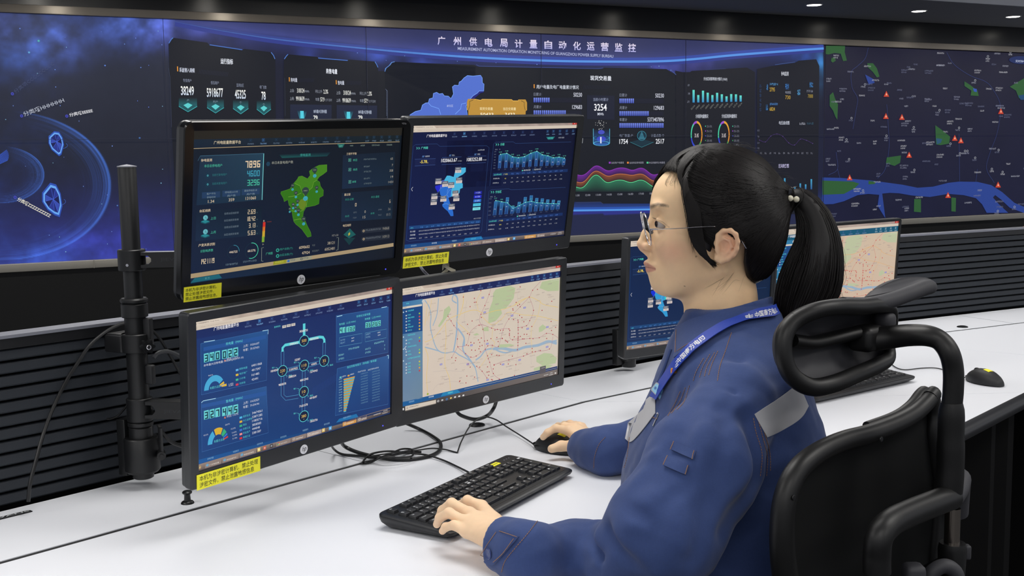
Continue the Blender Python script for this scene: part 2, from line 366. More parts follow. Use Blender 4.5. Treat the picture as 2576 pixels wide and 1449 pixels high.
# crystals
def crystal(cx, cy, s, pts):
    P = np.array(pts, float) * s + (cx, cy); C = P.mean(0)
    cw.poly(C + (P - C) * 1.14, (46, 80, 176), 3); cw.poly(C + (P - C) * 1.0, (104, 166, 240), 4); cw.poly(C + (P - C) * .84, (34, 44, 120), 5)
    n = len(P); Q = C + (P - C) * .8; m = C + np.array([1, -3]) * s
    for i in range(n):
        cw.poly([m, Q[i], Q[(i + 1) % n]], [(30, 40, 110), (42, 54, 140), (26, 30, 80), (55, 75, 170)][i % 4], 6); cw.pline([m, Q[i]], .7, (70, 100, 210), 7)
    t = np.radians(np.linspace(-30, 60, 10)); cw.pline(np.column_stack([cx + s * 34 * np.cos(t), cy + s * 12 * np.sin(t) + 4]), 1, (60, 90, 170), 3)
crystal(141, 362, .84, [(-5, -34), (8, -32), (17, -18), (21, 2), (14, 28), (8, 32), (-12, 15), (-20, -2), (-20, -20)])
crystal(131, 503, 1.0, [(-4, -38), (9, -34), (19, -14), (23, 14), (17, 38), (6, 34), (-10, 22), (-22, 4), (-22, -16)])
wv.set(0, 0, 2.07)
for (t, x, y, w, h, r, col, b) in (('分类项HHHHHH', 122, 596, 232, 26, 21, (170, 175, 190), .01), ('分类项EEEEE', 360, 600, 126, 20, 12, (215, 215, 220), .02), ('分类项ZZZZZZZZZZ', 92, 1035, 196, 22, -32, (225, 220, 205), .02), ('分类项CCCCCCCCC', 75, 480, 270, 22, 38, (66, 74, 108), 0)):
    cw.text(t, x, y, w, h, col, 8, bold=b, rot=r)
for x, y in ((112, 604), (347, 605), (64, 489), (78, 1027)): cw.disc(x, y, 8, 8, (70, 75, 190), 8, ring=.6); cw.disc(x, y, 4, 4, (50, 55, 140), 8)
wv.set()
# light arc (horizon beam)
A2 = spline(arc[1:], 6)
cw.pline(A2 + (0, 5), 12, (52, 62, 138), 1); 
for i in range(len(A2) - 1):
    f = min(1, i / 30); cw.pline(A2[i:i + 2] + (0, .0), 1.5 + 4 * f, tuple(np.array([62, 80, 150]) * (1 - f) + np.array([88, 146, 225]) * f), 3); 
    cw.pline(A2[i:i + 2] + (0, -3.5 - 2 * f), 3 + 6 * f, tuple(np.array([58, 68, 130]) * (1 - f) + np.array([58, 76, 160]) * f), 2)
# dark data panels
PD = (24, 27, 37)
def panel(pts, col=PD): cw.poly(pts, col, 4)
wv.set(400, 50, 3.22)
panel([(75, 200), (110, 145), (390, 185), (408, 207), (668, 245), (690, 236), (905, 262), (940, 320), (950, 1740), (152, 1740), (100, 869)])
panel([(1008, 330), (1040, 280), (1280, 300), (1295, 318), (1520, 332), (1535, 322), (1745, 338), (1772, 390), (1780, 1800), (1010, 1800)])
panel([(1826, 420), (1850, 385), (1900, 340), (2560, 380), (2560, 1800), (1840, 1800)])
for a, b in (((408, 203), (672, 243)), ((1286, 310), (1525, 330))): cw.pline([a, b], 7, (70, 110, 190), 6)
for p in ([(78, 190), (98, 158), (112, 146)], [(905, 264), (925, 290), (936, 318)], [(1012, 318), (1030, 292), (1042, 280)], [(1745, 340), (1758, 360), (1770, 386)], [(1826, 420), (1830, 395), (1860, 372), (1880, 345), (1905, 340)]): cw.pline(p, 6, (80, 125, 205), 6)
cw.pline([(75, 390), (88, 470), (100, 869)], 3, (58, 64, 84), 5); cw.pline([(1015, 470), (1020, 780)], 3, (50, 56, 74), 5)
for k in range(22): cw.rect(1846, 580 + k * 11, 5, 6, (95, 105, 130), 6)
cw.pline([(1830, 560), (1845, 575)], 3, (95, 105, 130), 6)
WH = (232, 236, 246)
cw.text('运行指标', 546, 338, 100, 46, WH, 7, bold=.018, anchor='c', rot=-2)
cw.rect(148, 398, 8, 40, (225, 150, 60), 7); cw.text('系统接入规模', 163, 405, 124, 38, (200, 206, 222), 7, bold=.015, rot=-2)
for k in range(20): cw.pline([(320 + k * 12, 436 + k * 1.2), (330 + k * 12, 402 + k * 1.2)], 2.5, (40, 44, 66), 6)
for t, x, y, w, h in (('38249', 227, 575, 106, 74), ('5918677', 450, 590, 132, 74), ('45325', 655, 604, 88, 72), ('78', 843, 616, 34, 68)): cw.text(t, x, y, w, h, (240, 240, 236), 8, bold=.03, anchor='c', grad=((250, 248, 240), (200, 214, 235)))
for t, x, y, w in (('专变用户', 226, 492, 68), ('低压用户', 449, 511, 64), ('监测台区', 654, 530, 58), ('电厂总数', 840, 546, 54)): cw.text(t, x, y, w, 28, (140, 148, 170), 7, anchor='c', rot=-2)
for t, x, y in (('户', 231, 652), ('万户', 453, 664), ('个', 658, 670), ('个', 845, 686)): cw.text(t, x, y, 0, 20, (130, 150, 165), 8, anchor='c')
for x, y, w in ((232, 705, 74), (455, 715, 68), (659, 722, 62), (846, 728, 57)):
    cw.quad([(x - w, y - 75), (x + w, y - 75), (x + w, y - 5), (x - w, y - 5)], [(24, 27, 37), (24, 27, 37), (36, 100, 108), (36, 100, 108)], 5)
    cw.poly([(x - w, y - 6), (x, y - 40), (x + w, y - 6), (x, y + 40)], (30, 84, 92), 6); cw.pline([(x - w, y - 4), (x, y + 40), (x + w, y - 4)], 6, (60, 160, 165), 7)
    cw.poly([(x - w * .5, y - 14), (x, y - 32), (x + w * .5, y - 14), (x, y + 14)], (92, 205, 205), 7)
cw.text('购售电量', 1395, 418, 90, 42, WH, 7, bold=.018, anchor='c', rot=-2)
for x, y, t in ((1052, 483, '购电量'), (1432, 506, '售电量')):
    cw.rect(x, y, 7, 34, (225, 150, 60), 7); cw.text(t, x + 12, y + 4, 52, 34, (205, 210, 226), 7, bold=.012)
    for k in range(12): cw.pline([(x + 85 + k * 10, y + 20), (x + 93 + k * 10, y - 10)], 2.2, (38, 42, 64), 6)
for dx, dy in ((0, 0), (376, 18)):
    cw.text('上日:', 1056 + dx, 573 + dy, 36, 26, (170, 176, 190), 7); cw.text('318124', 1114 + dx, 573 + dy, 60, 36, (225, 225, 220), 7, bold=.02); cw.text('MWh', 1178 + dx, 580 + dy, 34, 18, (150, 156, 170), 7)
    cw.text('环比上升:', 1262 + dx * .955, 580 + dy * .9, 58, 26, (150, 156, 170), 7); cw.text('2.3%', 1328 + dx * .94, 582 + dy * .9, 38, 34, (225, 225, 220), 7, bold=.02)
    cw.text('上月:', 1056 + dx, 638 + dy * .8, 36, 26, (170, 176, 190), 7); cw.text('9918639', 1106 + dx, 638 + dy * .8, 68, 36, (225, 225, 220), 7, bold=.02); cw.text('MWh', 1180 + dx, 645 + dy * .8, 34, 18, (150, 156, 170), 7)
    cw.text('年累:', 1264 + dx * .955, 645 + dy * .6, 34, 26, (150, 156, 170), 7); cw.text('57.9', 1303 + dx * .945, 645 + dy * .6, 33, 34, (225, 225, 220), 7, bold=.02); cw.text('亿千瓦时', 1343 + dx * .94, 650 + dy * .6, 54, 22, (140, 146, 160), 7)
    cw.quad([(1060 + dx, 685 + dy * .3), (1395 + dx * .98, 690 + dy * .3), (1395 + dx * .98, 1000), (1060 + dx, 1000)], [(34, 40, 62), (34, 40, 62), (26, 32, 50), (26, 32, 50)], 5)
    cw.rect(1155 + dx, 768 + dy * .4, 28, 60, (84, 205, 225), 7); cw.quad([(1115 + dx, 735), (1195 + dx, 740), (1175 + dx, 800), (1135 + dx, 800)], [(30, 44, 66), (30, 44, 66), (50, 130, 150), (50, 130, 150)], 6)
    cw.text('本年最大日购电量' if not dx else '本年最大日售电量', 1247 + dx * .965, 742 + dy * .3, 108, 30, (180, 190, 210), 7, bold=.01); cw.text('79', 1247 + dx * .965, 795, 34, 40, (240, 240, 235), 7, bold=.02)
wv.set(950, 60, 2.8975)
panel([(52, 345), (60, 318), (120, 278), (700, 300), (725, 312), (1630, 330), (1640, 320), (2100, 330), (2170, 370), (2180, 1310), (1640, 1310), (1620, 1296), (0, 1310), (0, 345)], (26, 29, 38))
cw.pline([(715, 298), (735, 309), (1600, 327), (1640, 322)], 5, (58, 72, 130), 6); cw.pline([(2130, 332), (2160, 362), (2170, 372)], 5, (70, 90, 150), 6); cw.pline([(50, 345), (60, 322), (88, 300), (100, 282), (120, 278)], 4, (100, 140, 190), 6)
for k in range(17): cw.rect(62, 490 + k * 11, 4, 6, (95, 105, 130), 6)
tt = '广州供电局计量自动化运营监控'
xs = [460, 575, 690, 804, 914, 1022, 1130, 1238, 1342, 1447, 1547, 1649, 1750, 1848]; ys = [124, 128, 131, 136, 140, 146, 149, 154, 158, 162, 165, 169, 173, 176]
for ch, x, y in zip(tt, xs, ys): cw.text(ch, x, y, 56, 62, (222, 214, 240), 8, bold=.02, anchor='c', res=2, grad=((235, 222, 238), (176, 176, 232)))
cw.text('MEASUREMENT AUTOMATION OPERATION MONITORING OF GUANGZHOU POWER SUPPLY BUREAU', 1165, 210, 1132, 22, (172, 178, 214), 8, bold=.015, anchor='c', rot=-1.0)
cw.text('现货交易量', 1621, 397, 154, 36, (225, 228, 238), 8, bold=.015, anchor='c')
cw.rect(1136, 455, 7, 28, (225, 150, 60), 7); cw.text('用户电量及电厂电量累计情况', 1152, 459, 314, 30, (205, 210, 222), 8, bold=.01)
for k in range(16): cw.pline([(1495 + k * 12, 475), (1503 + k * 12, 448)], 2, (40, 44, 66), 6)
def seg(x0, x1, y, n, full=350):
    cw.rect(x0 + full / 2, y, full, 34, (28, 31, 46), 5)
    for k in range(n): cw.quad([(x0 + (x1 - x0) * k / n, y - 17), (x0 + (x1 - x0) * (k + .72) / n, y - 17), (x0 + (x1 - x0) * (k + .72) / n, y + 17), (x0 + (x1 - x0) * k / n, y + 17)], [(120, 140, 235)] * 2 + [(64, 80, 175)] * 2, 7)
for x0, n1, n2, x1, x2, xr, lab, dy in ((1132, 8, 16, 1252, 1370, 1484, 0, 0), (1757, 8, 15, 1866, 1974, 2080, 1, 6)):
    seg(x0, x1, 556 + dy, n1, xr - x0); seg(x0, x2, 648 + dy, n2, xr - x0)
    cw.text('日累计', x0, 514 + dy, 56, 24, (140, 146, 165), 8); cw.text('50230', xr, 518 + dy, 62, 30, (205, 208, 222), 8, bold=.01, anchor='r')
    cw.text('月累计', x0, 606 + dy, 56, 24, (140, 146, 165), 8); cw.text('129683', xr, 607 + dy, 72, 30, (205, 208, 222), 8, bold=.01, anchor='r')
cw.text('年累计', 1757, 699, 56, 24, (140, 146, 165), 8); cw.text('5373407896', 2080, 698, 118, 30, (205, 208, 222), 8, bold=.01, anchor='r'); seg(1757, 2082, 741, 23, 325)
cw.quad([(1522, 520), (1722, 525), (1722, 700), (1522, 695)], [(30, 34, 52)] * 4, 5)
cw.text('当前小时累计', 1621, 552, 110, 24, (150, 158, 185), 8, anchor='c'); cw.text('3254', 1618, 609, 92, 50, (240, 240, 244), 8, bold=.025, anchor='c'); cw.text('MWh', 1619, 658, 44, 20, (205, 210, 225), 8, bold=.02, anchor='c')
for k in range(28): cw.rect(random.gauss(1622, 16), random.uniform(700, 775), 4, 4, (190, 190, 190), 8)
cw.quad([(1566, 770), (1684, 770), (1684, 872), (1566, 872)], [(24, 32, 48), (24, 32, 48), (40, 80, 140), (40, 80, 140)], 6)
cw.disc(1625, 872, 60, 18, (50, 100, 170), 6); cw.disc(1625, 872, 60, 18, (90, 190, 220), 8, ring=.9); cw.disc(1625, 832, 60, 16, (60, 140, 180), 8, ring=.92); cw.disc(1625, 840, 34, 22, (60, 70, 190), 7); cw.disc(1625, 790, 24, 16, (70, 80, 190), 7); cw.rect(1621, 848, 10, 46, (220, 225, 240), 8)
for x in (1566, 1685): cw.pline([(x, 765), (x, 872)], 4, (100, 190, 220), 8)
cw.text('电厂数量·户', 1757, 815, 98, 22, (120, 128, 150), 8); cw.text('计量点数·个', 2083, 814, 96, 22, (120, 128, 150), 8, anchor='r')
cw.text('1754', 1756, 858, 62, 36, (230, 232, 238), 8, bold=.02); cw.text('2517', 2083, 856, 62, 36, (230, 232, 238), 8, bold=.02, anchor='r')
cw.disc(1919, 816, 34, 36, (22, 50, 66), 7); cw.disc(1919, 816, 34, 36, (60, 130, 150), 8, ring=.9); cw.poly([(1919, 782), (1944, 842), (1894, 842)], (52, 110, 130), 8)
cw.poly([(1835, 862), (1918, 838), (2005, 862), (1918, 900)], (26, 50, 64), 7); cw.pline([(1835, 862), (1918, 900), (2005, 862)], 4, (50, 110, 120), 8)
# guangzhou outline map + amber tag
gz = [(230, 665), (270, 640), (310, 630), (322, 592), (345, 578), (365, 575), (372, 548), (398, 540), (402, 508), (425, 500), (445, 512), (468, 508), (482, 526), (510, 528), (530, 545), (548, 512), (540, 460), (556, 448), (585, 450), (590, 425), (605, 418), (625, 395), (650, 378), (690, 382), (745, 376), (757, 395), (758, 430), (770, 440), (768, 490), (735, 490), (722, 505), (690, 525), (660, 560), (640, 600), (650, 670), (560, 800), (230, 800)]
cw.poly(gz, (82, 112, 205), 7); cw.pline(gz, 4, (120, 165, 250), 8); cw.poly([(768, 490), (735, 490), (690, 525), (655, 565), (655, 585), (700, 545), (745, 505), (768, 500)], (34, 36, 120), 7)
cw.pline([(365, 578), (385, 600), (440, 618), (455, 662)], 4, (120, 165, 250), 9); cw.pline([(560, 658), (600, 620), (605, 585), (640, 578)], 4, (120, 165, 250), 9); cw.text('从化区', 522, 598, 46, 18, (190, 200, 235), 9, anchor='c')
cw.poly([(645, 570), (652, 548), (705, 548), (712, 556), (745, 556), (755, 549), (970, 552), (982, 562), (1015, 562), (1020, 552), (1072, 552), (1083, 575), (1083, 630), (1073, 636), (1070, 720), (655, 720), (655, 632), (645, 628)], (188, 142, 60), 9)
cw.pline([(655, 630), (664, 600), (664, 566), (690, 556)], 4, (90, 72, 40), 10); cw.pline([(1070, 630), (1062, 600), (1062, 572), (1040, 562)], 4, (90, 72, 40), 10); cw.pline([(700, 550), (745, 558), (755, 551), (970, 553), (980, 562), (1020, 562)], 4, (240, 190, 90), 10)
cw.text('现货交易量', 738, 619, 96, 22, (245, 225, 170), 10, bold=.01); cw.text('当日交易量', 908, 620, 94, 22, (245, 225, 170), 10, bold=.01); cw.text('50433', 790, 662, 96, 26, (250, 235, 200), 10, bold=.02, anchor='c'); cw.text('3433', 958, 662, 72, 26, (250, 235, 200), 10, bold=.02, anchor='c')
# wave chart
for x, col, w in ((1680, (150, 60, 190), 92), (1812, (225, 130, 60), 104), (1955, (80, 205, 140), 116)): cw.rect(x + 6, 1012, 13, 13, col, 8); cw.text({1680: '当前用户电量值', 1812: '当前供应商电量值', 1955: '昨日同期环比电量值'}[x], x + 17, 1013, w, 15, (150, 150, 165), 8)
wx = np.linspace(1300, 2100, 90)
def wave(p): return np.interp(wx, *zip(*p))
def smooth(y): return np.convolve(np.pad(y, 6, 'edge'), np.hanning(13) / np.hanning(13).sum(), 'valid')
y1 = smooth(wave([(1300, 1100), (1400, 1085), (1490, 1112), (1530, 1080), (1575, 1028), (1610, 1034), (1670, 1080), (1740, 1050), (1800, 1048), (1850, 1075), (1910, 1044), (1950, 1060), (1990, 1108), (2060, 1090), (2100, 1080)]))
y2 = smooth(wave([(1300, 1120), (1400, 1140), (1490, 1165), (1530, 1120), (1570, 1065), (1610, 1075), (1670, 1118), (1740, 1092), (1800, 1095), (1850, 1108), (1910, 1088), (1950, 1105), (1990, 1148), (2100, 1140)]))
y3 = smooth(wave([(1300, 1170), (1400, 1175), (1490, 1206), (1530, 1150), (1575, 1090), (1610, 1105), (1660, 1168), (1720, 1142), (1780, 1136), (1840, 1164), (1900, 1135), (1940, 1140), (1990, 1185), (2040, 1200), (2100, 1200)]))
def band(a, b, ca, cb, L):
    for i in range(len(wx) - 1): cw.quad([(wx[i], a[i]), (wx[i + 1], a[i + 1]), (wx[i + 1], b[i + 1]), (wx[i], b[i])], [ca, ca, cb, cb], L)
band(y1, y2, (104, 40, 140), (50, 32, 66), 7); band(y2, y3, (130, 74, 50), (46, 38, 44), 7); band(y3, np.full_like(y3, 1225), (48, 110, 84), (28, 34, 42), 7)
for y, c_ in ((y1, (140, 60, 175)), (y2, (196, 116, 76)), (y3, (96, 220, 150))): cw.pline(np.column_stack([wx, y]), 4, c_, 8)
for k, t in enumerate(['11:00', '12:00', '13:00', '14:00', '15:00', '16:00', '17:00', '18:00']): cw.text(t, 1448 + k * 78, 1250 - k * 2, 36, 14, (150, 152, 165), 8, anchor='c')
cw.pline([(1440, 1304), (1620, 1298), (1638, 1312)], 3, (58, 66, 92), 6); cw.text('/', 1485, 852, 6, 36, (230, 232, 238), 8)
wv.set()
xx = np.linspace(900, 2069, 24); cw.pline(np.column_stack([xx, 529.5 - .012 * (xx - 1440) - .00001 * (xx - 1440) ** 2]), 5, (84, 150, 228), 6); cw.pline(np.column_stack([xx, 526 - .012 * (xx - 1440) - .00001 * (xx - 1440) ** 2]), 9, (44, 84, 172), 5)
# right hand small panels
wv.set(1650, 0, 2.5875)
panel([(218, 470), (230, 462), (590, 440), (640, 470), (640, 1400), (120, 1400), (122, 460), (170, 470)], (26, 28, 38)); panel([(655, 450), (740, 432), (900, 410), (925, 395), (1040, 386), (1060, 430), (1050, 1390), (655, 1400)], (25, 27, 38))
cw.pline([(770, 422), (900, 404)], 4, (60, 80, 130), 6); cw.pline([(320, 456), (450, 448)], 3, (50, 60, 100), 6)
cw.text('分台区线损率统计情况 (10kV)', 382, 516, 154, 26, (200, 204, 216), 8, bold=.012, anchor='c')
for k, h in enumerate([82, 48, 76, 62, 46, 60, 50, 36, 50, 48, 40]):
    x = 240 + k * 30.6; cw.quad([(x - 7, 668 - h - k * .6), (x + 7, 668 - h - k * .6), (x + 7, 668 - k * .6), (x - 7, 668 - k * .6)], [(100, 225, 205)] * 2 + [(50, 130, 190)] * 2, 7); greek(cw, x - 16, 712 - k * 1.5, 34, 12, (110, 112, 108), 7, rot=42)
for x, y in ((208, 555), (210, 610), (206, 663)): greek(cw, x - 7, y, 14, 14, (120, 124, 140), 7)
cw.text('分线损电量情况', 294, 757, 82, 26, (200, 204, 216), 8, bold=.012, anchor='c'); cw.text('分台区线损电量情况', 472, 756, 98, 26, (200, 204, 216), 8, bold=.012, anchor='c')
for cx_ in (259, 436):
    for a0, a1, col in ((-88, 30, (225, 160, 50)), (-20, 40, (215, 125, 50)), (30, 95, (70, 150, 80)), (95, 165, (50, 70, 200)), (165, 235, (70, 200, 160)), (235, 272, (150, 80, 200))): cw.disc(cx_, 876, 38, 88, col, 8, n=14, ring=.83, a0=-a1, a1=-a0)
    cw.text('31.45', cx_, 882, 26, 26, (215, 205, 205), 8, bold=.015, anchor='c')
    for k in range(5): cw.rect(cx_ + 58, 822 + k * 31, 5, 7, [(70, 200, 160), (150, 80, 200), (70, 80, 200), (60, 150, 90), (190, 60, 60)][k], 8); cw.text(['25-5%', '5%-12%', '12%-20%', '20%-18%', '>5%'][k], cx_ + 66, 823 + k * 31, 34, 14, (120, 122, 135), 8)
cw.text('停电监测', 833, 480, 48, 28, (205, 208, 218), 8, bold=.015, anchor='c'); cw.text('电压曲线图', 829, 800, 68, 24, (190, 194, 208), 8, bold=.01, anchor='c'); greek(cw, 928, 805, 40, 16, (150, 152, 165), 8); greek(cw, 976, 804, 44, 16, (50, 80, 100), 8); cw.text('区间趋势图', 826, 1080, 66, 26, (185, 180, 215), 8, bold=.012, anchor='c')
for k in range(6): greek(cw, 670, 560 + k * 31, 11, 22, (44, 66, 104), 7)
for t, x, y, col, h in (('2795', 734, 583, (196, 160, 60), 26), ('6824', 734, 710, (196, 160, 60), 24), ('730', 836, 634, (186, 150, 60), 24), ('7888', 982, 626, (150, 128, 56), 24)): cw.text(t, x, y, 34, h, col, 8, bold=.01)
for x, y, w, h, col in ((714, 568, 10, 38, (70, 130, 190)), (710, 700, 14, 38, (60, 120, 180)), (836, 564, 24, 38, (60, 120, 190)), (914, 602, 20, 36, (80, 150, 200)), (994, 552, 24, 34, (60, 120, 180)), (735, 548, 54, 16, (80, 140, 190)), (735, 678, 54, 16, (70, 120, 180)), (836, 602, 38, 16, (140, 144, 160)), (976, 594, 40, 16, (120, 124, 140))): greek(cw, x, y, w, h, col, 8)
pp = [(668, 912), (706, 924), (742, 886), (782, 872), (820, 888), (858, 930), (896, 944), (934, 906), (974, 914), (1014, 934)]
cw.pline(spline(pp, 5), 2.5, (66, 44, 104), 8)
for x, y in pp: cw.disc(x, y, 3, 3, (90, 70, 130), 8, n=6)
for k in range(12): greek(cw, 672 + k * 30, 997, 14, 13, (110, 112, 125), 7, n=2)
for y in (850, 890, 930, 965): greek(cw, 655, y, 14, 12, (90, 92, 110), 7, n=2)
for k, h in enumerate([70, 20, 12, 36, 30, 64]): x = 833 + [0, 22, 66, 101, 136, 173][k]; cw.quad([(x - 5, 1230 - h), (x + 5, 1230 - h), (x + 5, 1232), (x - 5, 1232)], [(70, 160, 200)] * 2 + [(50, 90, 150)] * 2, 7)
# map side artwork
GR = (44, 88, 50); RV = (40, 64, 138)
cw.poly([(1082, 1155), (1200, 1158), (1400, 1175), (1600, 1202), (1700, 1222), (1800, 1215), (1900, 1190), (1970, 1182), (2090, 1184), (2180, 1205), (2250, 1250), (2330, 1320), (2450, 1370), (2600, 1400), (2600, 1440), (2390, 1385), (2300, 1352), (2245, 1300), (2205, 1270), (2190, 1285), (2230, 1330), (2290, 1385), (2150, 1385), (2120, 1330), (2080, 1290), (2000, 1270), (1900, 1262), (1780, 1282), (1660, 1272), (1580, 1258), (1520, 1255), (1470, 1260), (1490, 1420), (1440, 1340), (1450, 1268), (1380, 1262), (1310, 1270), (1220, 1310), (1150, 1328), (1078, 1330)], RV, 3)
cw.poly([(1080, 1175), (1280, 1182), (1320, 1195), (1290, 1225), (1220, 1262), (1080, 1268)], GR, 4); cw.poly([(1380, 1178), (1430, 1182), (1420, 1198), (1380, 1200)], GR, 4)
for q in ([(1100, 298), (1228, 300), (1226, 340), (1240, 395), (1215, 398), (1200, 350), (1160, 345), (1120, 355), (1098, 352)], [(1140, 378), (1160, 372), (1168, 395), (1148, 408), (1136, 398)], [(1372, 412), (1410, 412), (1435, 445), (1452, 498), (1435, 505), (1410, 470), (1378, 440)], [(1128, 620), (1150, 600), (1162, 640), (1182, 680), (1178, 780), (1165, 760), (1150, 720), (1128, 690)],
          [(2005, 530), (2040, 552), (2090, 590), (2098, 625), (2045, 622), (2050, 590), (2005, 560)], [(2300, 565), (2360, 530), (2400, 505), (2560, 520), (2560, 640), (2360, 640), (2340, 590)], [(1815, 815), (1850, 840), (1912, 890), (1905, 935), (1850, 945), (1820, 940)], [(1500, 1025), (1592, 1012), (1586, 1060), (1550, 1080), (1494, 1062)], [(1678, 1295), (1722, 1295), (1722, 1382), (1676, 1378)], [(1920, 1285), (1950, 1288), (1948, 1378), (1920, 1375)]):
    cw.poly(q, GR, 3)
cw.poly([(1358, 485), (1412, 515), (1420, 540), (1382, 550), (1370, 520)], RV, 4); cw.poly([(2060, 575), (2085, 580), (2084, 600), (2066, 596)], (50, 80, 170), 4); cw.poly([(1820, 900), (1860, 905), (1850, 930), (1825, 940)], (40, 80, 110), 4); cw.poly([(2355, 622), (2400, 615), (2400, 650), (2370, 650)], (30, 70, 110), 4)
for P in ([(1380, 310), (1360, 380), (1310, 430), (1270, 470), (1275, 570), (1310, 640), (1300, 720), (1280, 840)], [(1500, 680), (1510, 820), (1515, 960), (1490, 1100), (1440, 1160)], [(1890, 340), (1930, 410), (1990, 460), (2060, 500), (2140, 530), (2190, 580), (2240, 690), (2220, 860), (2170, 1000), (2150, 1100), (2200, 1190)], [(1120, 1140), (1180, 1100), (1170, 990)], [(1970, 870), (1975, 1180)], [(2090, 1100), (2080, 1185)], [(1180, 1100), (1195, 1160)], [(2210, 1240), (2190, 1290)]): cw.pline(spline(P, 5), 3, (48, 60, 108), 2)
random.seed(11)
TX = (140, 142, 156)
for i in range(150):
    x, y = random.uniform(1090, 2560), random.uniform(330, 1395); 
    if 1150 < y < 1290 and random.random() < .6: continue
    w = random.uniform(24, 58); col = random.choice([TX, (112, 114, 134), (90, 94, 118), (160, 160, 168)])
    if random.random() < .25: cw.disc(x + w / 2, y - 15, 7, 8, (150, 152, 160), 5, n=8, ring=.6); w = min(w, 30)
    greek(cw, x, y, w, 11, col, 5)
    if random.random() < .2: greek(cw, x, y + 15, w * .8, 10, col, 5)
for x, y in ((1495, 612), (1492, 756), (1596, 762), (1940, 898), (1980, 914), (1643, 1008), (1256, 1155), (1896, 1270), (2222, 1202), (2240, 724)):
    cw.poly([(x - 18, y + 18), (x, y - 20), (x + 18, y + 18)], (196, 66, 44), 6); cw.poly([(x - 5, y + 8), (x, y - 8), (x + 5, y + 8)], (240, 190, 160), 7)
cw.disc(2375, 392, 80, 26, (30, 44, 92), 5, n=20); cw.text('实时停电监测', 2336, 398, 100, 18, (180, 188, 215), 6, bold=.01)
wv.set()
cw_o = cw.build('display', M_LED)
# panel seams, frame, fascia
M_STRIP = mat('brushed_dark_steel', (158, 150, 140), rough=.42, metal=.55, noise=(3, .12))
M_STRIP2 = mat('grey_metal_sill', (150, 147, 140), rough=.5, metal=.2)
M_FASCIA = mat('black_glossy_fascia', (16, 18, 22), rough=.22, spec=.5)
M_BLACKWALL = mat('matt_black_wall', (20, 21, 23), rough=.7, spec=.3)
nt_ = M_STRIP.node_tree; b_ = nt_.nodes['Principled BSDF']; b_.inputs['Anisotropic'].default_value = .93; cx3 = nt_.nodes.new('ShaderNodeCombineXYZ'); cx3.inputs[2].default_value = 1.; nt_.links.new(cx3.outputs[0], b_.inputs['Tangent'])
def vwpart(mb, name, m, smooth=30):
    o = mb.build(name, m, smooth=smooth); o.parent = vw; o.matrix_parent_inverse = vw_inv; return o
vw_inv = (Matrix.Translation(Vector(wpt(0, W_B))) @ Matrix.Rotation(WA, 4, 'Z')).inverted()
cw_o.parent = vw; cw_o.matrix_parent_inverse = vw_inv
mb = MB()
for x in (421, 925, 1361, 1722, 2071): 
    u = wu(x); mb.box(wpt(u, (W_T + W_B) / 2, .014), (.0022, .004, W_T - W_B), rotz(WA))
um = float(wall_hit(300, 350)[2])
mb.box(wpt((U0 + U1) / 2, um, .014), (U1 - U0, .004, .0018), rotz(WA))
vwpart(mb, 'panel_seam', mat('seam_dark', (40, 44, 66), rough=.7))
zs = float(wall_hit(0, 9.7)[2])
mb = MB(); mb.box(wpt((U0 + U1) / 2, (W_T + zs) / 2, .0), (U1 - U0, .05, zs - W_T), rotz(WA), bev=.004)
vwpart(mb, 'top_frame', M_STRIP)
zb = float(wall_hit(0, 686)[2])
mb = MB(); mb.box(wpt((U0 + U1) / 2, (W_B + zb) / 2, .0), (U1 - U0, .06, W_B - zb), rotz(WA), bev=.004)
for x in (214, 1180): mb.box(wpt(wu(x), (W_B + zb) / 2, .031), (.004, .004, W_B - zb), rotz(WA))
vwpart(mb, 'bottom_frame', M_STRIP2)
# wall around it (structure)
zsof = float(wall_hit(2576, 70)[2])
mb = MB(); mb.box(wpt((U0 + U1) / 2, (zs + 3.6) / 2, -.14), (U1 - U0 + 2, .24, 3.6 - zs), rotz(WA)); mb_f = mb
o = MB().box(wpt((U0 + U1) / 2, (zs + zsof) / 2 + .0, -.02), (U1 - U0 + 1, .04, zsof - zs - .004), rotz(WA)).build('trim_1', M_FASCIA); struct(o)
o = MB().box(wpt((U0 + U1) / 2, 1.8, -.18), (U1 - U0 + 3, .2, 3.6), rotz(WA)).build('wall_back', M_BLACKWALL); struct(o)
o = MB().box(wpt((U0 + U1) / 2, zb / 2, -.03), (U1 - U0 + 1, .1, zb - .002), rotz(WA)).build('trim_2', M_BLACKWALL); struct(o)
# ================================================================== display artwork (each drawn on one screen surface)
QT = {'TL': [(160, 150), (1697, 105), (1622, 1080), (143, 1250)], 'TR': [(210, 165), (1672, 135), (1555, 1140), (120, 1305)],
      'BL': [(105, 332), (1368, 105), (1355, 915), (122, 1290)], 'BR': [(97, 303), (1358, 118), (1335, 975), (98, 1283)]}
SW, SH = .4766, .2681
def screen_pix(q):
    Hm = homography(QT[q], [(-SW / 2, SH / 2), (SW / 2, SH / 2), (SW / 2, -SH / 2), (-SW / 2, -SH / 2)])
    def f(p):
        a = np.column_stack([p, np.ones(len(p))]) @ Hm.T; return a[:, :2] / a[:, 2:3]
    return f
def quadfill(c, q, cols, L=0, nu=24, nv=14, noise=.06, seed=1):
    k = [np.array(lin(x)) for x in cols]
    def fn(u, v, X, Y):
        u = u[..., None]; v = v[..., None]; C = k[0] * (1 - u) * (1 - v) + k[1] * u * (1 - v) + k[2] * u * v + k[3] * (1 - u) * v
        return C * (1 - noise / 2 + noise * vnoise(X / 40, Y / 40, seed)[..., None])
    c.field(q, nu, nv, fn, L)
def lerp(a, b, t): return tuple(np.array(a) * (1 - t) + np.array(b) * t)
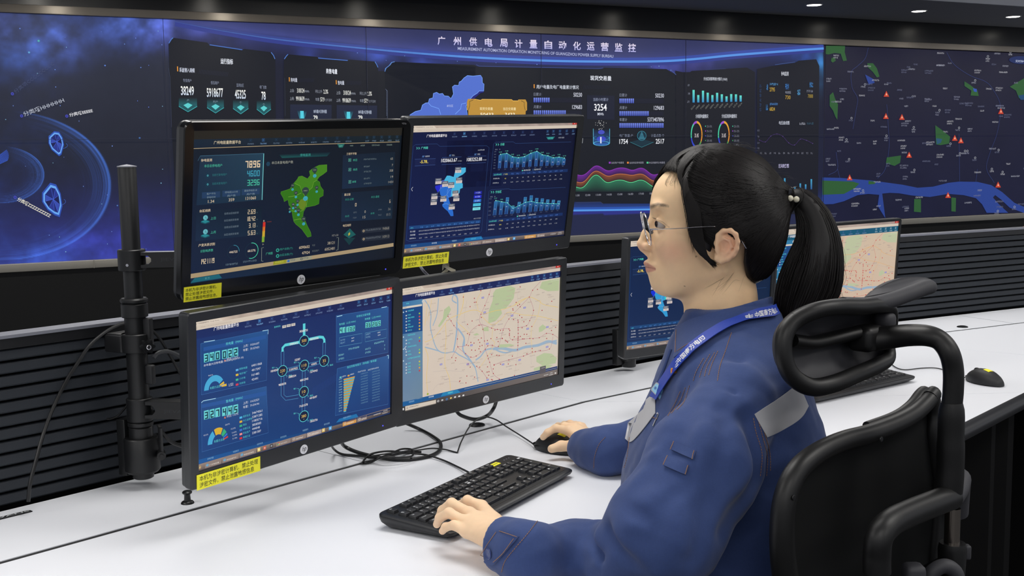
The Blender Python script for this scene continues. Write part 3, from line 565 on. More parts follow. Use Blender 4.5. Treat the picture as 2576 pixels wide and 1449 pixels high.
def menu(c, pts, col, hi=None, s=1.):
    """row of small icon + caption pairs; pts: (x,y) of the icons"""
    for i, (x, y, w) in enumerate(pts):
        k = hi if (hi and i == 1) else col; c.rect(x, y, 17 * s, 19 * s, k, 4, frame=3 * s * 2e-4); c.rect(x, y, 8 * s, 8 * s, k, 4)
        greek(c, x - w / 2 + 2, y + 27 * s, w, 11 * s, lerp(k, (200, 210, 225), .35), 4)
def chrome(c, a, b, h1, h2, s=1.):
    """browser title bar between a (left) and b (right) top corners, tab and address strip under it"""
    (x0, y0), (x1, y1) = a, b
    e = lambda t, d: (x0 + (x1 - x0) * t, y0 + (y1 - y0) * t + d * (1 - t * .22))
    quadfill(c, [e(0, 0), e(1, 0), e(1, h1), e(0, h1)], [(196, 178, 162), (150, 134, 128), (150, 134, 128), (196, 178, 162)], 1, 60, 3, .75, 4)
    c.poly([e(0, h1), e(1, h1), e(1, h2), e(0, h2)], (208, 194, 178), 1)
    c.poly([e(.0, h1 * .15), e(.13, h1 * .15), e(.145, h1), e(0, h1)], (214, 200, 184), 2)
    c.text('广州电能量数据平台 - Google Chrome', *e(.012, h1 * .6), (x1 - x0) * .115, 13 * s, (110, 96, 92), 3); c.disc(*e(.006, h1 * .6), 5 * s, 5 * s, (120, 90, 80), 3)
    c.text('不安全 | 172.18.17.15:8080/index/index.html', *e(.03, (h1 + h2) / 2), (x1 - x0) * .16, 11 * s, (165, 148, 134), 3); c.disc(*e(.01, (h1 + h2) / 2), 5 * s, 5 * s, (160, 142, 130), 3, ring=.7)
    c.rect(*e(.985, h1 * .42), 38 * s, h1 * .6, (190, 52, 44), 3); c.rect(*e(.955, h1 * .42), 26 * s, h1 * .6, (170, 140, 132), 3); c.text('x', *e(.985, h1 * .4), 9, 8, (240, 220, 215), 4, anchor='c')
def taskbar7(c, a, b, h, s=1.):
    (x0, y0), (x1, y1) = a, b
    e = lambda t, d: (x0 + (x1 - x0) * t, y0 + (y1 - y0) * t + d * (1 - t * .22))
    quadfill(c, [e(0, 0), e(1, 0), e(1, h), e(0, h)], [(150, 132, 122), (120, 108, 106), (70, 64, 66), (90, 80, 80)], 1, 40, 3, .3, 8)
    c.disc(*e(.012, h / 2), 11 * s, 12 * s, (60, 110, 150), 3, edge=(200, 150, 70)); c.disc(*e(.012, h / 2), 4 * s, 4 * s, (220, 200, 120), 4)
    for t, w, n in ((.04, .085, 1), (.13, .085, 1), (.22, .085, 1), (.41, .075, 2), (.49, .075, 0), (.57, .075, 3), (.755, .07, 4), (.83, .05, 0)):
        c.poly([e(t, h * .12), e(t + w, h * .12), e(t + w, h * .9), e(t, h * .9)], (205, 150, 82) if n == 4 else ((172, 156, 150) if n == 3 else (140, 124, 118)), 2)
        x, y = e(t + .012, h / 2)
        if n == 1: c.disc(x, y, 9 * s, 9 * s, (90, 170, 215), 3, ring=.55); c.rect(x, y, 14 * s, 3 * s, (90, 170, 215), 4); c.text(['广州电能量', '系统运维平台', '系统综合管理'][int(t * 10) % 3], x + 14 * s, y, w * (x1 - x0) * .6, 10 * s, (225, 215, 205), 3)
        elif n == 2:
            for k, cc in enumerate(((200, 60, 50), (90, 170, 80), (230, 190, 60))): c.disc(x, y, 9 * s, 9 * s, cc, 3, n=6, ring=.45, a0=k * 120 + 30, a1=k * 120 + 150)
            c.disc(x, y, 4 * s, 4 * s, (80, 130, 220), 4); c.text('南方电网…', x + 14 * s, y, w * (x1 - x0) * .55, 9 * s, (205, 195, 188), 3)
        else: c.disc(x, y, 8 * s, 8 * s, (215, 205, 195), 3, ring=.7); greek(c, x + 14 * s, y, w * (x1 - x0) * .5, 9 * s, (225, 215, 205), 3)
    for t, cc in ((.32, (226, 200, 120)), (.35, (190, 90, 70)), (.385, (60, 60, 66)), (.655, (216, 186, 110)), (.69, (80, 160, 220))): c.rect(*e(t, h / 2), 20 * s, h * .55, cc, 3); c.rect(*e(t, h / 2), 10 * s, h * .25, lerp(cc, (250, 250, 250), .5), 4)
    greek(c, *e(.915, h / 2), 50 * s, 8 * s, (210, 205, 205), 3); greek(c, *e(.965, h * .32), 30 * s, 7 * s, (210, 205, 205), 3); greek(c, *e(.96, h * .72), 38 * s, 7 * s, (200, 195, 195), 3)
GZM = np.array([(0, 0), (16, -2), (25, 8), (28, 32), (22, 46), (6, 50), (-4, 62), (-10, 80), (4, 92), (2, 116), (10, 128), (8, 150), (-2, 160), (-6, 176), (-22, 190), (-52, 208), (-56, 230), (-60, 252), (-66, 274), (-50, 300), (-34, 340), (-32, 388), (-54, 390), (-74, 352), (-98, 332), (-110, 318), (-118, 296), (-100, 270), (-96, 250), (-108, 232), (-126, 200), (-130, 180), (-148, 190), (-160, 172), (-166, 152), (-140, 140), (-112, 128), (-96, 110), (-70, 96), (-58, 82), (-44, 92), (-20, 88), (-8, 60), (-6, 36), (-14, 20)], float)
def art_TL(c):
    quadfill(c, QT['TL'], [(22, 30, 40), (17, 24, 34), (20, 25, 38), (24, 36, 62)], 0)
    c.poly([(160, 150), (1697, 105), (1690, 165), (158, 215)], (38, 36, 32), 1)
    quadfill(c, [(166, 215), (1686, 165), (1682, 212), (165, 280)], [(26, 40, 56), (22, 32, 38), (20, 30, 36), (24, 36, 52)], 1)
    c.pline([(165, 217), (146, 1250)], 7, (190, 165, 128), 3); c.pline([(168, 281), (900, 246), (1674, 214)], 4, (188, 164, 126), 3)
    c.text('广州电能量数据平台', 310, 236, 196, 27, (205, 190, 160), 4, bold=.01)
    menu(c, [(x, 216 - (x - 572) * .038, 46) for x in (572, 664, 758, 850, 943, 1032, 1120, 1205, 1288)], (34, 58, 84), (56, 104, 160)); menu(c, [(x, 184 - (x - 1428) * .03, 30) for x in (1428, 1480, 1538, 1597, 1655)], (42, 68, 92))
    c.poly([(1205, 235), (1262, 232), (1246, 262), (1218, 264)], (34, 96, 92), 4); c.text('首页', 1220, 251, 24, 13, (110, 190, 170), 5)
    for x, w in ((1300, 24), (1380, 32), (1464, 60), (1576, 42)): greek(c, x, 248 - (x - 1300) * .035, w, 11, (112, 128, 122), 4)
    # first card
    quadfill(c, [(215, 332), (668, 310), (656, 652), (190, 692)], [(30, 48, 68), (34, 62, 82), (30, 52, 70), (26, 44, 66)], 1)
    c.pline([(198, 370), (215, 334), (668, 311)], 3, (64, 104, 128), 3); c.pline([(668, 311), (656, 652)], 6, (110, 190, 196), 3)
    TW = (212, 192, 162); TE = (72, 182, 152)
    c.text('停电监测', 220, 366, 78, 22, TW, 4, bold=.01); c.text('本日总停电用户', 243, 407, 128, 22, TE, 4)
    c.seg7('7896', 645, 388, 112, 50, (226, 200, 165), 4, th=.15); c.seg7('4600', 641, 456, 94, 42, (64, 160, 186), 4, th=.12); c.seg7('3296', 640, 522, 92, 42, (74, 190, 160), 4, th=.12)
    for y, t in ((474, '当前已复电用户'), (538, '当前未复电用户')): c.disc(268, y + 4, 20, 22, (26, 52, 72), 3, n=6); c.disc(268, y + 2, 6, 7, (80, 170, 180), 4, ring=.5); c.text(t, 300, y - 2 if y < 500 else y - 3, 104, 18, (44, 112, 116), 4)
    for x, y, a, b, n, w in ((293, 618, '客户平均', '停电时间', '1.34', 44), (437, 606, '停电超24小时', '用户数', '359', 40), (575, 594, '重复停电超3次', '用户数', '131060', 74)):
        c.rect(x, y - 2, 128, 44, (36, 60, 92), 2); c.text(a, x, y - 11, 92 if len(a) > 5 else 62, 15, (120, 140, 150), 3, anchor='c'); c.text(b, x, y + 15, 60, 15, (120, 140, 150), 3, anchor='c'); c.text(n, x, y + 45, w, 22, TW, 4, anchor='c')
    c.text('台区线损', 212, 733, 78, 21, TW, 4, bold=.01)
    for y, t in ((786, '上日'), (887, '上月')):
        c.text(t, 290, y, 36, 20, TE, 4); c.poly([(222, y + 22), (252, y + 10), (284, y + 20), (252, y + 34)], (40, 130, 140), 3); c.disc(254, y - 6, 17, 18, (100, 176, 186), 4); c.pline([(254, y - 14), (254, y - 4), (262, y)], 3, (30, 60, 76), 5)
        c.poly([(222, y + 24), (284, y + 22), (284, y + 30), (252, y + 40), (222, y + 32)], (26, 82, 96), 2)
    for y, t, n, w in ((752, '全局台区线损率', '2.69', 58), (802, '台区线损异常率', '18.42', 68), (851, '全局台区线损率', '3.13', 50), (904, '台区线损异常率', '5.63', 58)):
        c.text(t, 386, y, 104, 16, (106, 122, 134), 4); c.seg7(n, 610, y - 16, w, 32, TW, 4, th=.12); c.text('%', 617, y - 8, 7, 8, (84, 120, 124), 4)
    c.text('户变关系识别', 206, 980, 116, 22, TW, 4, bold=.01); c.text('识别电表数', 220, 1022, 90, 20, TE, 4); c.seg7('1421119', 320, 1087, 102, 36, TW, 4, th=.12)
    for x, y, rx, ry, t, col, a1, w in ((452, 1028, 43, 50, '446725', (56, 130, 152), 90, 58), (582, 1020, 48, 58, '68.57%', (72, 196, 160), 210, 56)):
        c.disc(x, y, rx, ry, (28, 50, 66), 3, ring=.95, n=30); c.disc(x, y, rx, ry, col, 4, ring=.92, n=30, a0=90 - a1 if a1 < 100 else -110, a1=90 if a1 < 100 else 95); c.text(t, x, y, w, 17, (206, 190, 170), 4, bold=.015, anchor='c')
    greek(c, 398, 1120, 88, 14, (92, 110, 124), 4); greek(c, 522, 1100, 98, 14, (92, 110, 124), 4)
    for p in ((668, 822, 682, 818, (200, 50, 40), 35), (666, 855, 682, 852, (205, 110, 40), 35), (664, 888, 680, 886, (196, 160, 50), 40), (661, 925, 677, 922, (120, 160, 50), 38)): c.rect(p[0] + 3, p[1] + 12, 18, p[5] + 6, p[4], 4)
    greek(c, 664, 805, 12, 12, (180, 170, 150), 4, n=1); greek(c, 660, 975, 12, 12, (180, 170, 150), 4, n=1); greek(c, 692, 812, 32, 8, (130, 60, 50), 4)
    # middle
    quadfill(c, [(778, 318), (1160, 296), (1130, 328), (800, 344)], [(20, 30, 44), (20, 30, 44), (24, 64, 70), (28, 84, 84)], 2); c.text('停电监测', 932, 321, 76, 20, (62, 160, 150), 4)
    c.disc(700, 388, 15, 18, (30, 62, 84), 3, n=6); c.text('本日未复电用户数', 725, 380, 158, 22, (158, 160, 148), 4)
    base = np.array([(1128, 390), (1070, 395), (1030, 415), (998, 440), (1005, 470), (985, 495), (945, 475), (920, 480), (910, 500), (886, 528), (872, 545), (858, 570), (830, 580), (792, 592), (790, 605), (810, 640), (815, 665), (842, 650), (850, 690), (862, 702), (855, 730), (872, 740), (876, 770), (885, 810), (900, 830), (925, 850), (945, 868), (960, 890), (985, 925), (1012, 918), (1008, 890), (985, 845), (970, 810), (950, 780), (955, 740), (975, 705), (1040, 692), (1068, 680), (1072, 635), (1100, 620), (1102, 580), (1080, 550), (1075, 520), (1055, 505), (1072, 480), (1100, 462), (1128, 440)], float)
    c.poly(base, (50, 112, 24), 3); c.poly([(1128, 390), (1070, 395), (1030, 415), (998, 440), (1005, 470), (985, 495), (945, 475), (920, 480), (910, 500), (892, 530), (930, 548), (955, 590), (985, 590), (1020, 560), (1030, 520), (1055, 505), (1072, 480), (1100, 462), (1128, 440)], (66, 126, 30), 4)
    c.poly([(975, 630), (975, 690), (955, 730), (930, 715), (915, 680), (935, 650)], (98, 128, 34), 4)
    for p in ([(892, 530), (930, 548), (945, 590), (975, 640)], [(1055, 505), (1030, 520), (1020, 560), (985, 590)], [(845, 630), (900, 620), (940, 600)], [(885, 800), (930, 790), (955, 800)], [(870, 730), (905, 740), (950, 730)], [(975, 705), (985, 640)]): c.pline(p, 2.5, (120, 170, 60), 5)
    c.pline(np.vstack([base, base[:1]]), 2, (84, 140, 40), 5)
    for x, y, r, t in ((1038, 430, 19, '354'), (970, 583, 25, '1802'), (876, 545, 13, '74'), (1052, 560, 13, '227'), (900, 600, 13, '267'), (912, 660, 12, '22'), (880, 684, 12, '8'), (898, 706, 12, '50'), (918, 728, 14, '193'), (956, 790, 16, '506'), (855, 716, 10, '4')):
        c.poly([(x - r * .8, y + r * .5), (x + r * .8, y + r * .5), (x, y + r * 1.8)], (44, 66, 58), 6); c.disc(x, y, r, r * 1.05, (44, 62, 60), 6); c.text(t, x, y, r * 1.1, 9, (150, 150, 140), 7, anchor='c'); c.disc(x, y + r * 2.3, r * .7, r * .7, (64, 160, 176), 6); c.poly([(x - r * .6, y + r * 2.1), (x + r * .6, y + r * 2.1), (x, y + r * 3.1)], (50, 140, 160), 6)
    c.pline([(668, 998), (654, 1000), (652, 1096), (665, 1097)], 3, (140, 150, 140), 4); c.pline([(1198, 930), (1212, 928), (1208, 1018), (1194, 1022)], 3, (140, 150, 140), 4)
    c.text('广州局', 684, 1044, 48, 20, TE, 4)
    for dy, a, b, cc, d in ((0, '用户总数(个)', '6090602', '专变', '38121'), (42, '台区总数(个)', '47924', '低压用户', '6052481')):
        c.disc(768, 1018 + dy, 12, 13, (50, 160, 140), 4, ring=.5); c.text(a, 784, 1014 + dy, 94, 20, (50, 140, 126), 4); c.text(b, 1000, 993 + dy, 76 if dy == 0 else 56, 20, TW, 4, anchor='r'); c.text(cc, 1018, 985 + dy, 22 if dy == 0 else 50, 14, (96, 104, 106), 4); c.text(d, 1183, 965 + dy, 52 if dy == 0 else 72, 20, (180, 168, 148), 4, anchor='r')
    greek(c, 1164, 914, 48, 14, (120, 120, 118), 4)
    # right column
    c.text('三相不平衡', 1274, 309, 76, 18, TW, 4)
    for (y, t), rows in zip(((355, '本日'), (426, '本月'), (517, '本年')), (((349, '三相不平衡台区数', 98, '65', 341),), ((403, '月整台区', 46, '7', 390), (441, '重复整台区', 56, '358', 430)), ((492, '月整台区', 46, '19', 477), (530, '重复整台区', 58, '1431', 515)))):
        c.rect(1298, y, 18, 20, (90, 170, 150), 4, frame=9e-4); c.rect(1298, y, 8, 8, (90, 170, 150), 4); c.text(t, 1322 if y < 500 else 1315, y, 30, 18, TE, 4)
        for yy, a, w, n, yn in rows: greek(c, 1402, yy, w, 12, (92, 106, 112), 4); c.text(n, 1622, yn, 9 * len(n), 17, (158, 152, 140), 4, anchor='r')
    c.text('重过载', 1256, 613, 46, 18, TW, 4); c.text('本日-过载', 1262, 649, 64, 17, (54, 140, 124), 4); c.text('本日-重载', 1455, 630, 62, 17, (54, 140, 124), 4)
    c.seg7('0', 1348, 686, 14, 24, TW, 4, th=.12); c.seg7('6', 1602, 661, 11, 24, (176, 160, 140), 4, th=.12); c.text('本月', 1260, 773, 30, 16, (54, 140, 124), 4); c.text('本年', 1450, 752, 30, 16, (54, 140, 124), 4)
    for x, y, n in ((1415, 738, '0'), (1412, 778, '15'), (1601, 718, '36'), (1599, 758, '815')): c.text(n, x, y, 10 * len(n), 19, (165, 158, 145) if x < 1500 else (110, 112, 112), 4, anchor='r'); greek(c, x - 92, y + 6, 26, 12, (84, 94, 104), 4)
    c.text('电压越限', 1245, 842, 60, 18, TW, 4); c.poly([(1296, 862), (1340, 908), (1290, 935), (1248, 908)], (28, 88, 88), 4); c.poly([(1250, 935), (1335, 930), (1290, 985)], (22, 56, 62), 3); c.text('⚡', 1290, 902, 16, 26, (210, 190, 60), 5, anchor='c'); c.poly([(1293, 888), (1282, 906), (1290, 905), (1286, 918), (1299, 899), (1290, 900)], (210, 190, 60), 6)
    for y, n in ((878, '94868'), (938, '10913')): c.poly([(1385, y - 12), (1592, y - 34), (1596, y - 12), (1590, y + 2), (1388, y + 22), (1376, y + 6)], (36, 42, 54), 3); c.disc(1398, y + 3, 8, 9, (180, 160, 130), 4, ring=.5); greek(c, 1412, y - 2, 116, 14, (90, 96, 104), 4); c.text(n, 1588, y - 18, 48, 19, (132, 128, 120), 4, anchor='r')
    for p in ([(190, 735), (655, 700), (650, 905), (185, 950)], [(1248, 318), (1640, 290), (1622, 540), (1240, 570)], [(1238, 600), (1625, 570), (1612, 790), (1232, 812)]): quadfill(c, p, [(24, 36, 54), (20, 32, 46), (24, 40, 58), (26, 42, 66)], 1)
    c.poly([(150, 1183), (740, 1100), (1620, 971), (1620, 997), (740, 1128), (150, 1215)], (164, 144, 112), 4)
    c.poly([(738, 1100), (832, 1086), (830, 1112), (735, 1126)], (146, 146, 44), 5); c.poly([(832, 1086), (1016, 1060), (1014, 1086), (830, 1112)], (150, 146, 122), 5); c.text('系统概览', 750, 1107, 62, 13, (190, 190, 80), 6, rot=0)
    c.disc(846, 1097, 9, 9, (60, 110, 170), 6); c.disc(940, 1083, 9, 9, (60, 70, 80), 6, ring=.6); greek(c, 860, 1093, 36, 12, (90, 100, 104), 6); greek(c, 952, 1079, 38, 12, (90, 100, 104), 6)
    quadfill(c, [(150, 1215), (1620, 997), (1621, 1080), (143, 1250)], [(24, 40, 64), (20, 26, 36), (20, 24, 34), (26, 44, 70)], 1); c.poly([(180, 1213), (352, 1188), (372, 1215), (152, 1248)], (30, 96, 112), 3); c.text('首 页', 252, 1216, 34, 14, (90, 150, 150), 4)
def art_TR(c, teal=False):
    B = (lambda *k: lerp(k, (20, 70, 100), .25)) if teal else (lambda *k: k)
    quadfill(c, QT['TR'], [B(20, 26, 62), B(16, 18, 42), B(20, 30, 62), B(20, 32, 78)], 0)
    quadfill(c, [(520, 300), (1000, 290), (1000, 700), (500, 720)], [B(15, 18, 46)] * 4, 0, 4, 4)
    chrome(c, (210, 165), (1672, 135), 29, 62); WT = (214, 214, 224); TE = (90, 214, 190)
    c.text('广州电能量数据平台', 335, 258, 184, 28, (235, 230, 235), 4, bold=.012)
    menu(c, [(x, 238 - (x - 583) * .027, 46) for x in (583, 670, 758, 848, 936, 1022, 1107, 1190, 1272)], (52, 70, 118), (90, 160, 225)); menu(c, [(x, 214 - (x - 1410) * .022, 26) for x in (1410, 1462, 1520, 1580, 1637)], (64, 104, 156))
    c.poly([(1398, 264), (1476, 260), (1456, 286), (1414, 288)], (36, 110, 118), 3); c.text('分线分电压', 1410, 274, 50, 14, TE, 4); c.text('分线小指标', 1506, 270, 52, 14, (170, 176, 190), 4)
    def frame(P): c.pline(P, 3, B(46, 70, 118), 3)
    frame([(152, 1185), (215, 350), (238, 334), (428, 328), (452, 350), (868, 343), (890, 360), (822, 1100), (800, 1128), (180, 1195), (152, 1185)])
    frame([(895, 700), (930, 325), (950, 312), (1105, 308), (1125, 322), (1620, 308)]); frame([(865, 1110), (888, 750), (905, 735), (1065, 725), (1085, 735), (1570, 712)])
    for x, y, t, w in ((245, 367, '广州局', 62), (950, 333, '分线', 36), (906, 756, '分台区', 54)):
        for k in (0, 18): c.pline([(x + k, y - 9), (x + k + 9, y), (x + k, y + 9)], 5, TE, 4)
        c.text(t, x + 40, y - 2, w, 24, TE, 4, bold=.01)
    c.text('2020年08月', 790, 382, 58, 13, (200, 204, 214), 4)
    for x, y, t in ((296, 440, '线损率'), (536, 430, '供入'), (760, 420, '供出')):
        for k in (0, 10): c.pline([(x + k, y + 8), (x + 7 + k, y - 8)], 4, (110, 160, 230), 4)
        c.text(t, x + 26, y - 1, 40 if len(t) > 2 else 24, 15, (190, 196, 210), 4)
    c.text('-5.78', 276, 488, 62, 27, (240, 214, 90), 4, bold=.015); c.text('%', 340, 496, 8, 10, (240, 214, 90), 4)
    c.text('1020663.67', 465, 476, 142, 32, (240, 240, 245), 4, bold=.008); c.text('万千瓦时', 610, 480, 36, 10, (190, 194, 205), 4); c.text('1083252.88', 692, 467, 136, 32, (240, 240, 245), 4, bold=.008); c.text('万千瓦时', 832, 470, 34, 10, (190, 194, 205), 4)
    for a, b in (((230, 466), (415, 458)), ((229, 525), (411, 514)), ((472, 450), (645, 442)), ((468, 512), (642, 504)), ((700, 440), (864, 434)), ((694, 500), (860, 492))): c.pline([a, b], 3, B(60, 84, 140), 3)
    c.poly([(232, 467), (414, 459), (411, 513), (229, 523)], B(26, 34, 74), 2)
    LB = (72, 176, 218); MB_ = (42, 106, 200); DB = (36, 44, 196) if not teal else (20, 50, 210)
    if teal: LB, MB_ = (60, 200, 190), (50, 150, 205)
    c.poly([(683, 537), (640, 540), (590, 565), (575, 622), (540, 610), (515, 610), (500, 635), (490, 652), (520, 690), (560, 720), (550, 745), (545, 800), (600, 775), (625, 765), (632, 728), (655, 718), (655, 680), (640, 672), (638, 655), (618, 640), (615, 622), (655, 600), (682, 575)], LB, 3)
    c.poly([(490, 650), (470, 655), (472, 690), (412, 700), (410, 720), (425, 745), (430, 758), (450, 745), (455, 720), (500, 705), (500, 680)], DB, 3)
    c.poly([(455, 722), (500, 706), (540, 715), (556, 725), (548, 800), (528, 806), (540, 850), (558, 890), (570, 935), (572, 968), (548, 970), (520, 925), (495, 905), (476, 885), (472, 868), (490, 850), (470, 835), (474, 800), (455, 780), (448, 740)], MB_, 4)
    for p in ([(455, 722), (500, 706), (540, 715)], [(540, 715), (520, 735), (515, 780), (490, 790)], [(476, 868), (505, 858), (540, 868)], [(515, 780), (530, 806)], [(556, 725), (530, 745), (520, 770)], [(490, 652), (470, 655), (455, 720)]): c.pline(p, 2, (130, 180, 240), 5)
    for x, y in ((614, 560), (438, 660), (498, 684), (552, 694), (622, 652), (402, 794), (396, 846), (482, 816), (590, 768), (597, 812), (556, 886)):
        c.rect(x, y - 13, 54, 26, (100, 104, 116), 6); c.rect(x, y + 12, 54, 24, (206, 194, 190), 6); greek(c, x - 18, y - 13, 34, 12, (190, 192, 200), 7); greek(c, x - 18, y + 12, 36, 12, (160, 150, 150), 7)
    for p in ([(470, 700), (430, 770)], [(470, 790), (430, 800), (425, 840)], [(560, 790), (575, 800)], [(595, 620), (610, 590)]): c.pline(p, 2, (110, 140, 190), 5)
    for k, (t, col) in enumerate((('>12%', (34, 40, 160)), ('6-12%', (36, 44, 196)), ('2-6%', (42, 106, 200)), ('0-2%', (72, 190, 218)), ('<0%', (120, 214, 222)))):
        c.rect(791 - k * 3.4, 761 + k * 35.5, 68, 26, col, 4); c.text(t, 791 - k * 3.4, 760 + k * 35.5, 42, 13, (190, 200, 230) if k < 3 else (80, 150, 180), 5, anchor='c')
    c.pline([(212, 712), (198, 730), (208, 748)], 3.5, (220, 222, 230), 4); c.text('单位: 万千瓦时', 752, 992, 64, 11, (180, 184, 196), 4)
    # chart 1
    T1 = [(990, 419), (1046, 409), (1098, 440), (1150, 448), (1204, 438), (1260, 408), (1314, 390), (1362, 421), (1412, 430), (1460, 448), (1511, 441), (1559, 451)]
    for k in range(len(T1) - 1): (x0, y0), (x1, y1) = T1[k], T1[k + 1]; c.quad([(x0, y0), (x1, y1), (x1 - 4, y1 + 70), (x0 - 4, y0 + 70)], [B(40, 110, 150)] * 2 + [B(20, 28, 66)] * 2, 2)
    for k, (x, y) in enumerate(T1):
        b = 543 - (x - 980) * .056; c.quad([(x - 13, y + 8), (x + 11, y + 7), (x + 3, b), (x - 21, b + 1)], [B(40, 96, 150)] * 2 + [B(34, 66, 130)] * 2, 3); c.pline([(x - 13, y + 8), (x + 11, y + 7), (x + 3, b), (x - 21, b + 1), (x - 13, y + 8)], 2, (90, 150, 210), 4); greek(c, x - 12, (y + b) / 2 + 6, 14, 9, (180, 190, 210), 5, n=3)
        c.text(['12.44', '13.28', '9.82', '8.75', '9.61', '12.18', '13.03', '10.40', '9.2', '6.39', '7.52', '6.10'][k], x, y - 20, 26, 10, (96, 190, 170), 5, anchor='c'); greek(c, x - 22, b + 13, 18, 9, (86, 96, 120), 4, n=3)
    c.pline(T1, 3, (96, 214, 196), 6)
    for x, y in T1: c.disc(x, y, 4.5, 5, (150, 235, 215), 7, n=8)
    c.text('单位', 943, 377, 22, 12, (130, 140, 160), 4); c.text('条', 980, 375, 10, 12, (130, 140, 160), 4)
    for k in range(7): greek(c, 936 - k * 1.5, 396 + k * 24.5, 18, 8, (104, 114, 136), 4, n=3)
    c.disc(1186, 563, 5, 6, TE, 4); greek(c, 1196, 561, 64, 11, (200, 205, 214), 4); c.rect(1280, 556, 10, 11, (90, 140, 200), 4, frame=4e-4); greek(c, 1290, 554, 60, 11, (200, 205, 214), 4)
    c.poly([(925, 586), (1590, 548), (1588, 574), (922, 614)], B(24, 46, 94), 2); c.text('2020年08月', 931, 601, 68, 16, TE, 4); c.text('广州局', 1018, 597, 36, 14, (214, 200, 90), 4)
    for k in range(10): greek(c, 1086 + k * 48.5, 593 - k * 3.2, 24, 13, (70, 104, 176), 4, n=2); c.text(['24', '28', '26', '85', '60', '134', '98', '28', '86', '74'][k], 1093 + k * 48.5, 628 - k * 3, 12, 9, (176, 180, 190), 4, anchor='c'); c.text(['5.04', '3.77', '5.24', '5.55', '5.07', '11.36', '5.27', '5.72', '6.42', '10.36'][k], 1091 + k * 48.5, 665 - k * 3.2, 22, 9, (176, 180, 190), 4, anchor='c')
    c.text('异常数(条)', 926, 637, 58, 13, (196, 200, 210), 4); c.text('462', 1034, 634, 14, 10, (214, 200, 90), 4, anchor='c'); c.text('异常率(%)', 922, 676, 54, 13, (196, 200, 210), 4); c.text('6.32', 1028, 671, 22, 10, (176, 180, 190), 4, anchor='c')
    T2 = [(948, 830), (1001, 840), (1052, 850), (1101, 898), (1157, 874), (1211, 845), (1264, 835), (1313, 848), (1362, 851), (1411, 854), (1461, 855), (1510, 858)]; top = [838, 848, 803, 880, 843, 800, 785, 808, 812, 821, 824, 830]
    for k in range(len(T2) - 1): (x0, y0), (x1, y1) = T2[k], T2[k + 1]; c.quad([(x0, y0), (x1, y1), (x1 - 4, y1 + 50), (x0 - 4, y0 + 60)], [B(34, 90, 140)] * 2 + [B(18, 26, 62)] * 2, 2)
    for k, (x, y) in enumerate(T2):
        b = 960 - (x - 940) * .096; tq = top[k]; c.quad([(x - 12, tq), (x + 14, tq - 1), (x + 3, b), (x - 25, b + 2)], [B(40, 104, 160)] * 2 + [B(30, 60, 120)] * 2, 3); c.pline([(x - 10, tq), (x + 14, tq - 1), (x + 3, b), (x - 25, b + 2), (x - 10, tq)], 2, (90, 150, 210), 4); greek(c, x - 14, (tq + b) / 2 + 8, 14, 9, (170, 184, 206), 5, n=3)
        c.text(['21.37', '20.06', '17.8', '7.60', '11.2', '18.5', '20.3', '15.5', '14.9', '14.1', '13.7', '13.5'][k], x, y - 20, 24, 10, (96, 190, 170), 5, anchor='c'); greek(c, x - 20, b + 14, 18, 9, (86, 96, 120), 4, n=3)
    c.pline(T2, 3, (96, 214, 196), 6)
    for x, y in T2: c.disc(x, y, 4.5, 5, (150, 235, 215), 7, n=8)
    c.text('单位', 900, 798, 22, 12, (130, 140, 160), 4); c.text('台', 936, 795, 10, 12, (130, 140, 160), 4)
    for k in range(5): greek(c, 890 - k * 2, 816 + k * 36, 22, 8, (104, 114, 136), 4, n=4)
    c.disc(1141, 970, 5, 6, TE, 4); greek(c, 1152, 967, 64, 11, (200, 205, 214), 4); c.rect(1234, 960, 10, 11, (90, 140, 200), 4, frame=4e-4); greek(c, 1243, 957, 62, 11, (200, 205, 214), 4)
    c.poly([(882, 1002), (1545, 936), (1543, 962), (880, 1030)], B(24, 46, 94), 2); c.text('2020年08月', 889, 1017, 66, 16, TE, 4); c.text('广州局', 976, 1011, 36, 14, (214, 200, 90), 4)
    for k in range(10): greek(c, 1043 + k * 48.5, 1004 - k * 5.2, 24, 13, (70, 104, 176), 4, n=2); c.text(['350', '318', '280', '363', '500', '972', '758', '274', '100', '640'][k], 1051 + k * 48.5, 1037 - k * 5, 16, 9, (176, 180, 190), 4, anchor='c'); c.text(['8.78', '8.48', '8.3', '8.43', '7.37', '10.22', '7.65', '5.33', '10.75', '11.30'][k], 1046 + k * 48.5, 1075 - k * 5, 22, 9, (176, 180, 190), 4, anchor='c')
    c.text('异常数(台)', 884, 1052, 58, 13, (196, 200, 210), 4); c.text('4200', 988, 1045, 20, 10, (214, 200, 90), 4, anchor='c'); c.text('异常率(%)', 880, 1090, 54, 13, (196, 200, 210), 4); c.text('9.33', 985, 1082, 20, 10, (176, 180, 190), 4, anchor='c')
    # left table
    quadfill(c, [(178, 1060), (814, 1002), (812, 1030), (176, 1090)], [B(30, 66, 120)] * 4, 2); greek(c, 190, 1078, 26, 13, (80, 180, 200), 4)
    for k in range(11): greek(c, 276 + k * 50, 1071 - k * 4.9, 26, 13, (70, 120, 190), 4, n=2); c.text(['8.22', '3.76', '5.07', '2.07', '4.05', '2.08', '6.32', '6.07', '3.06', '5.27', '5.07'][k], 278 + k * 50, 1165 - k * 4.8, 22, 10, (180, 184, 196), 4, anchor='c')
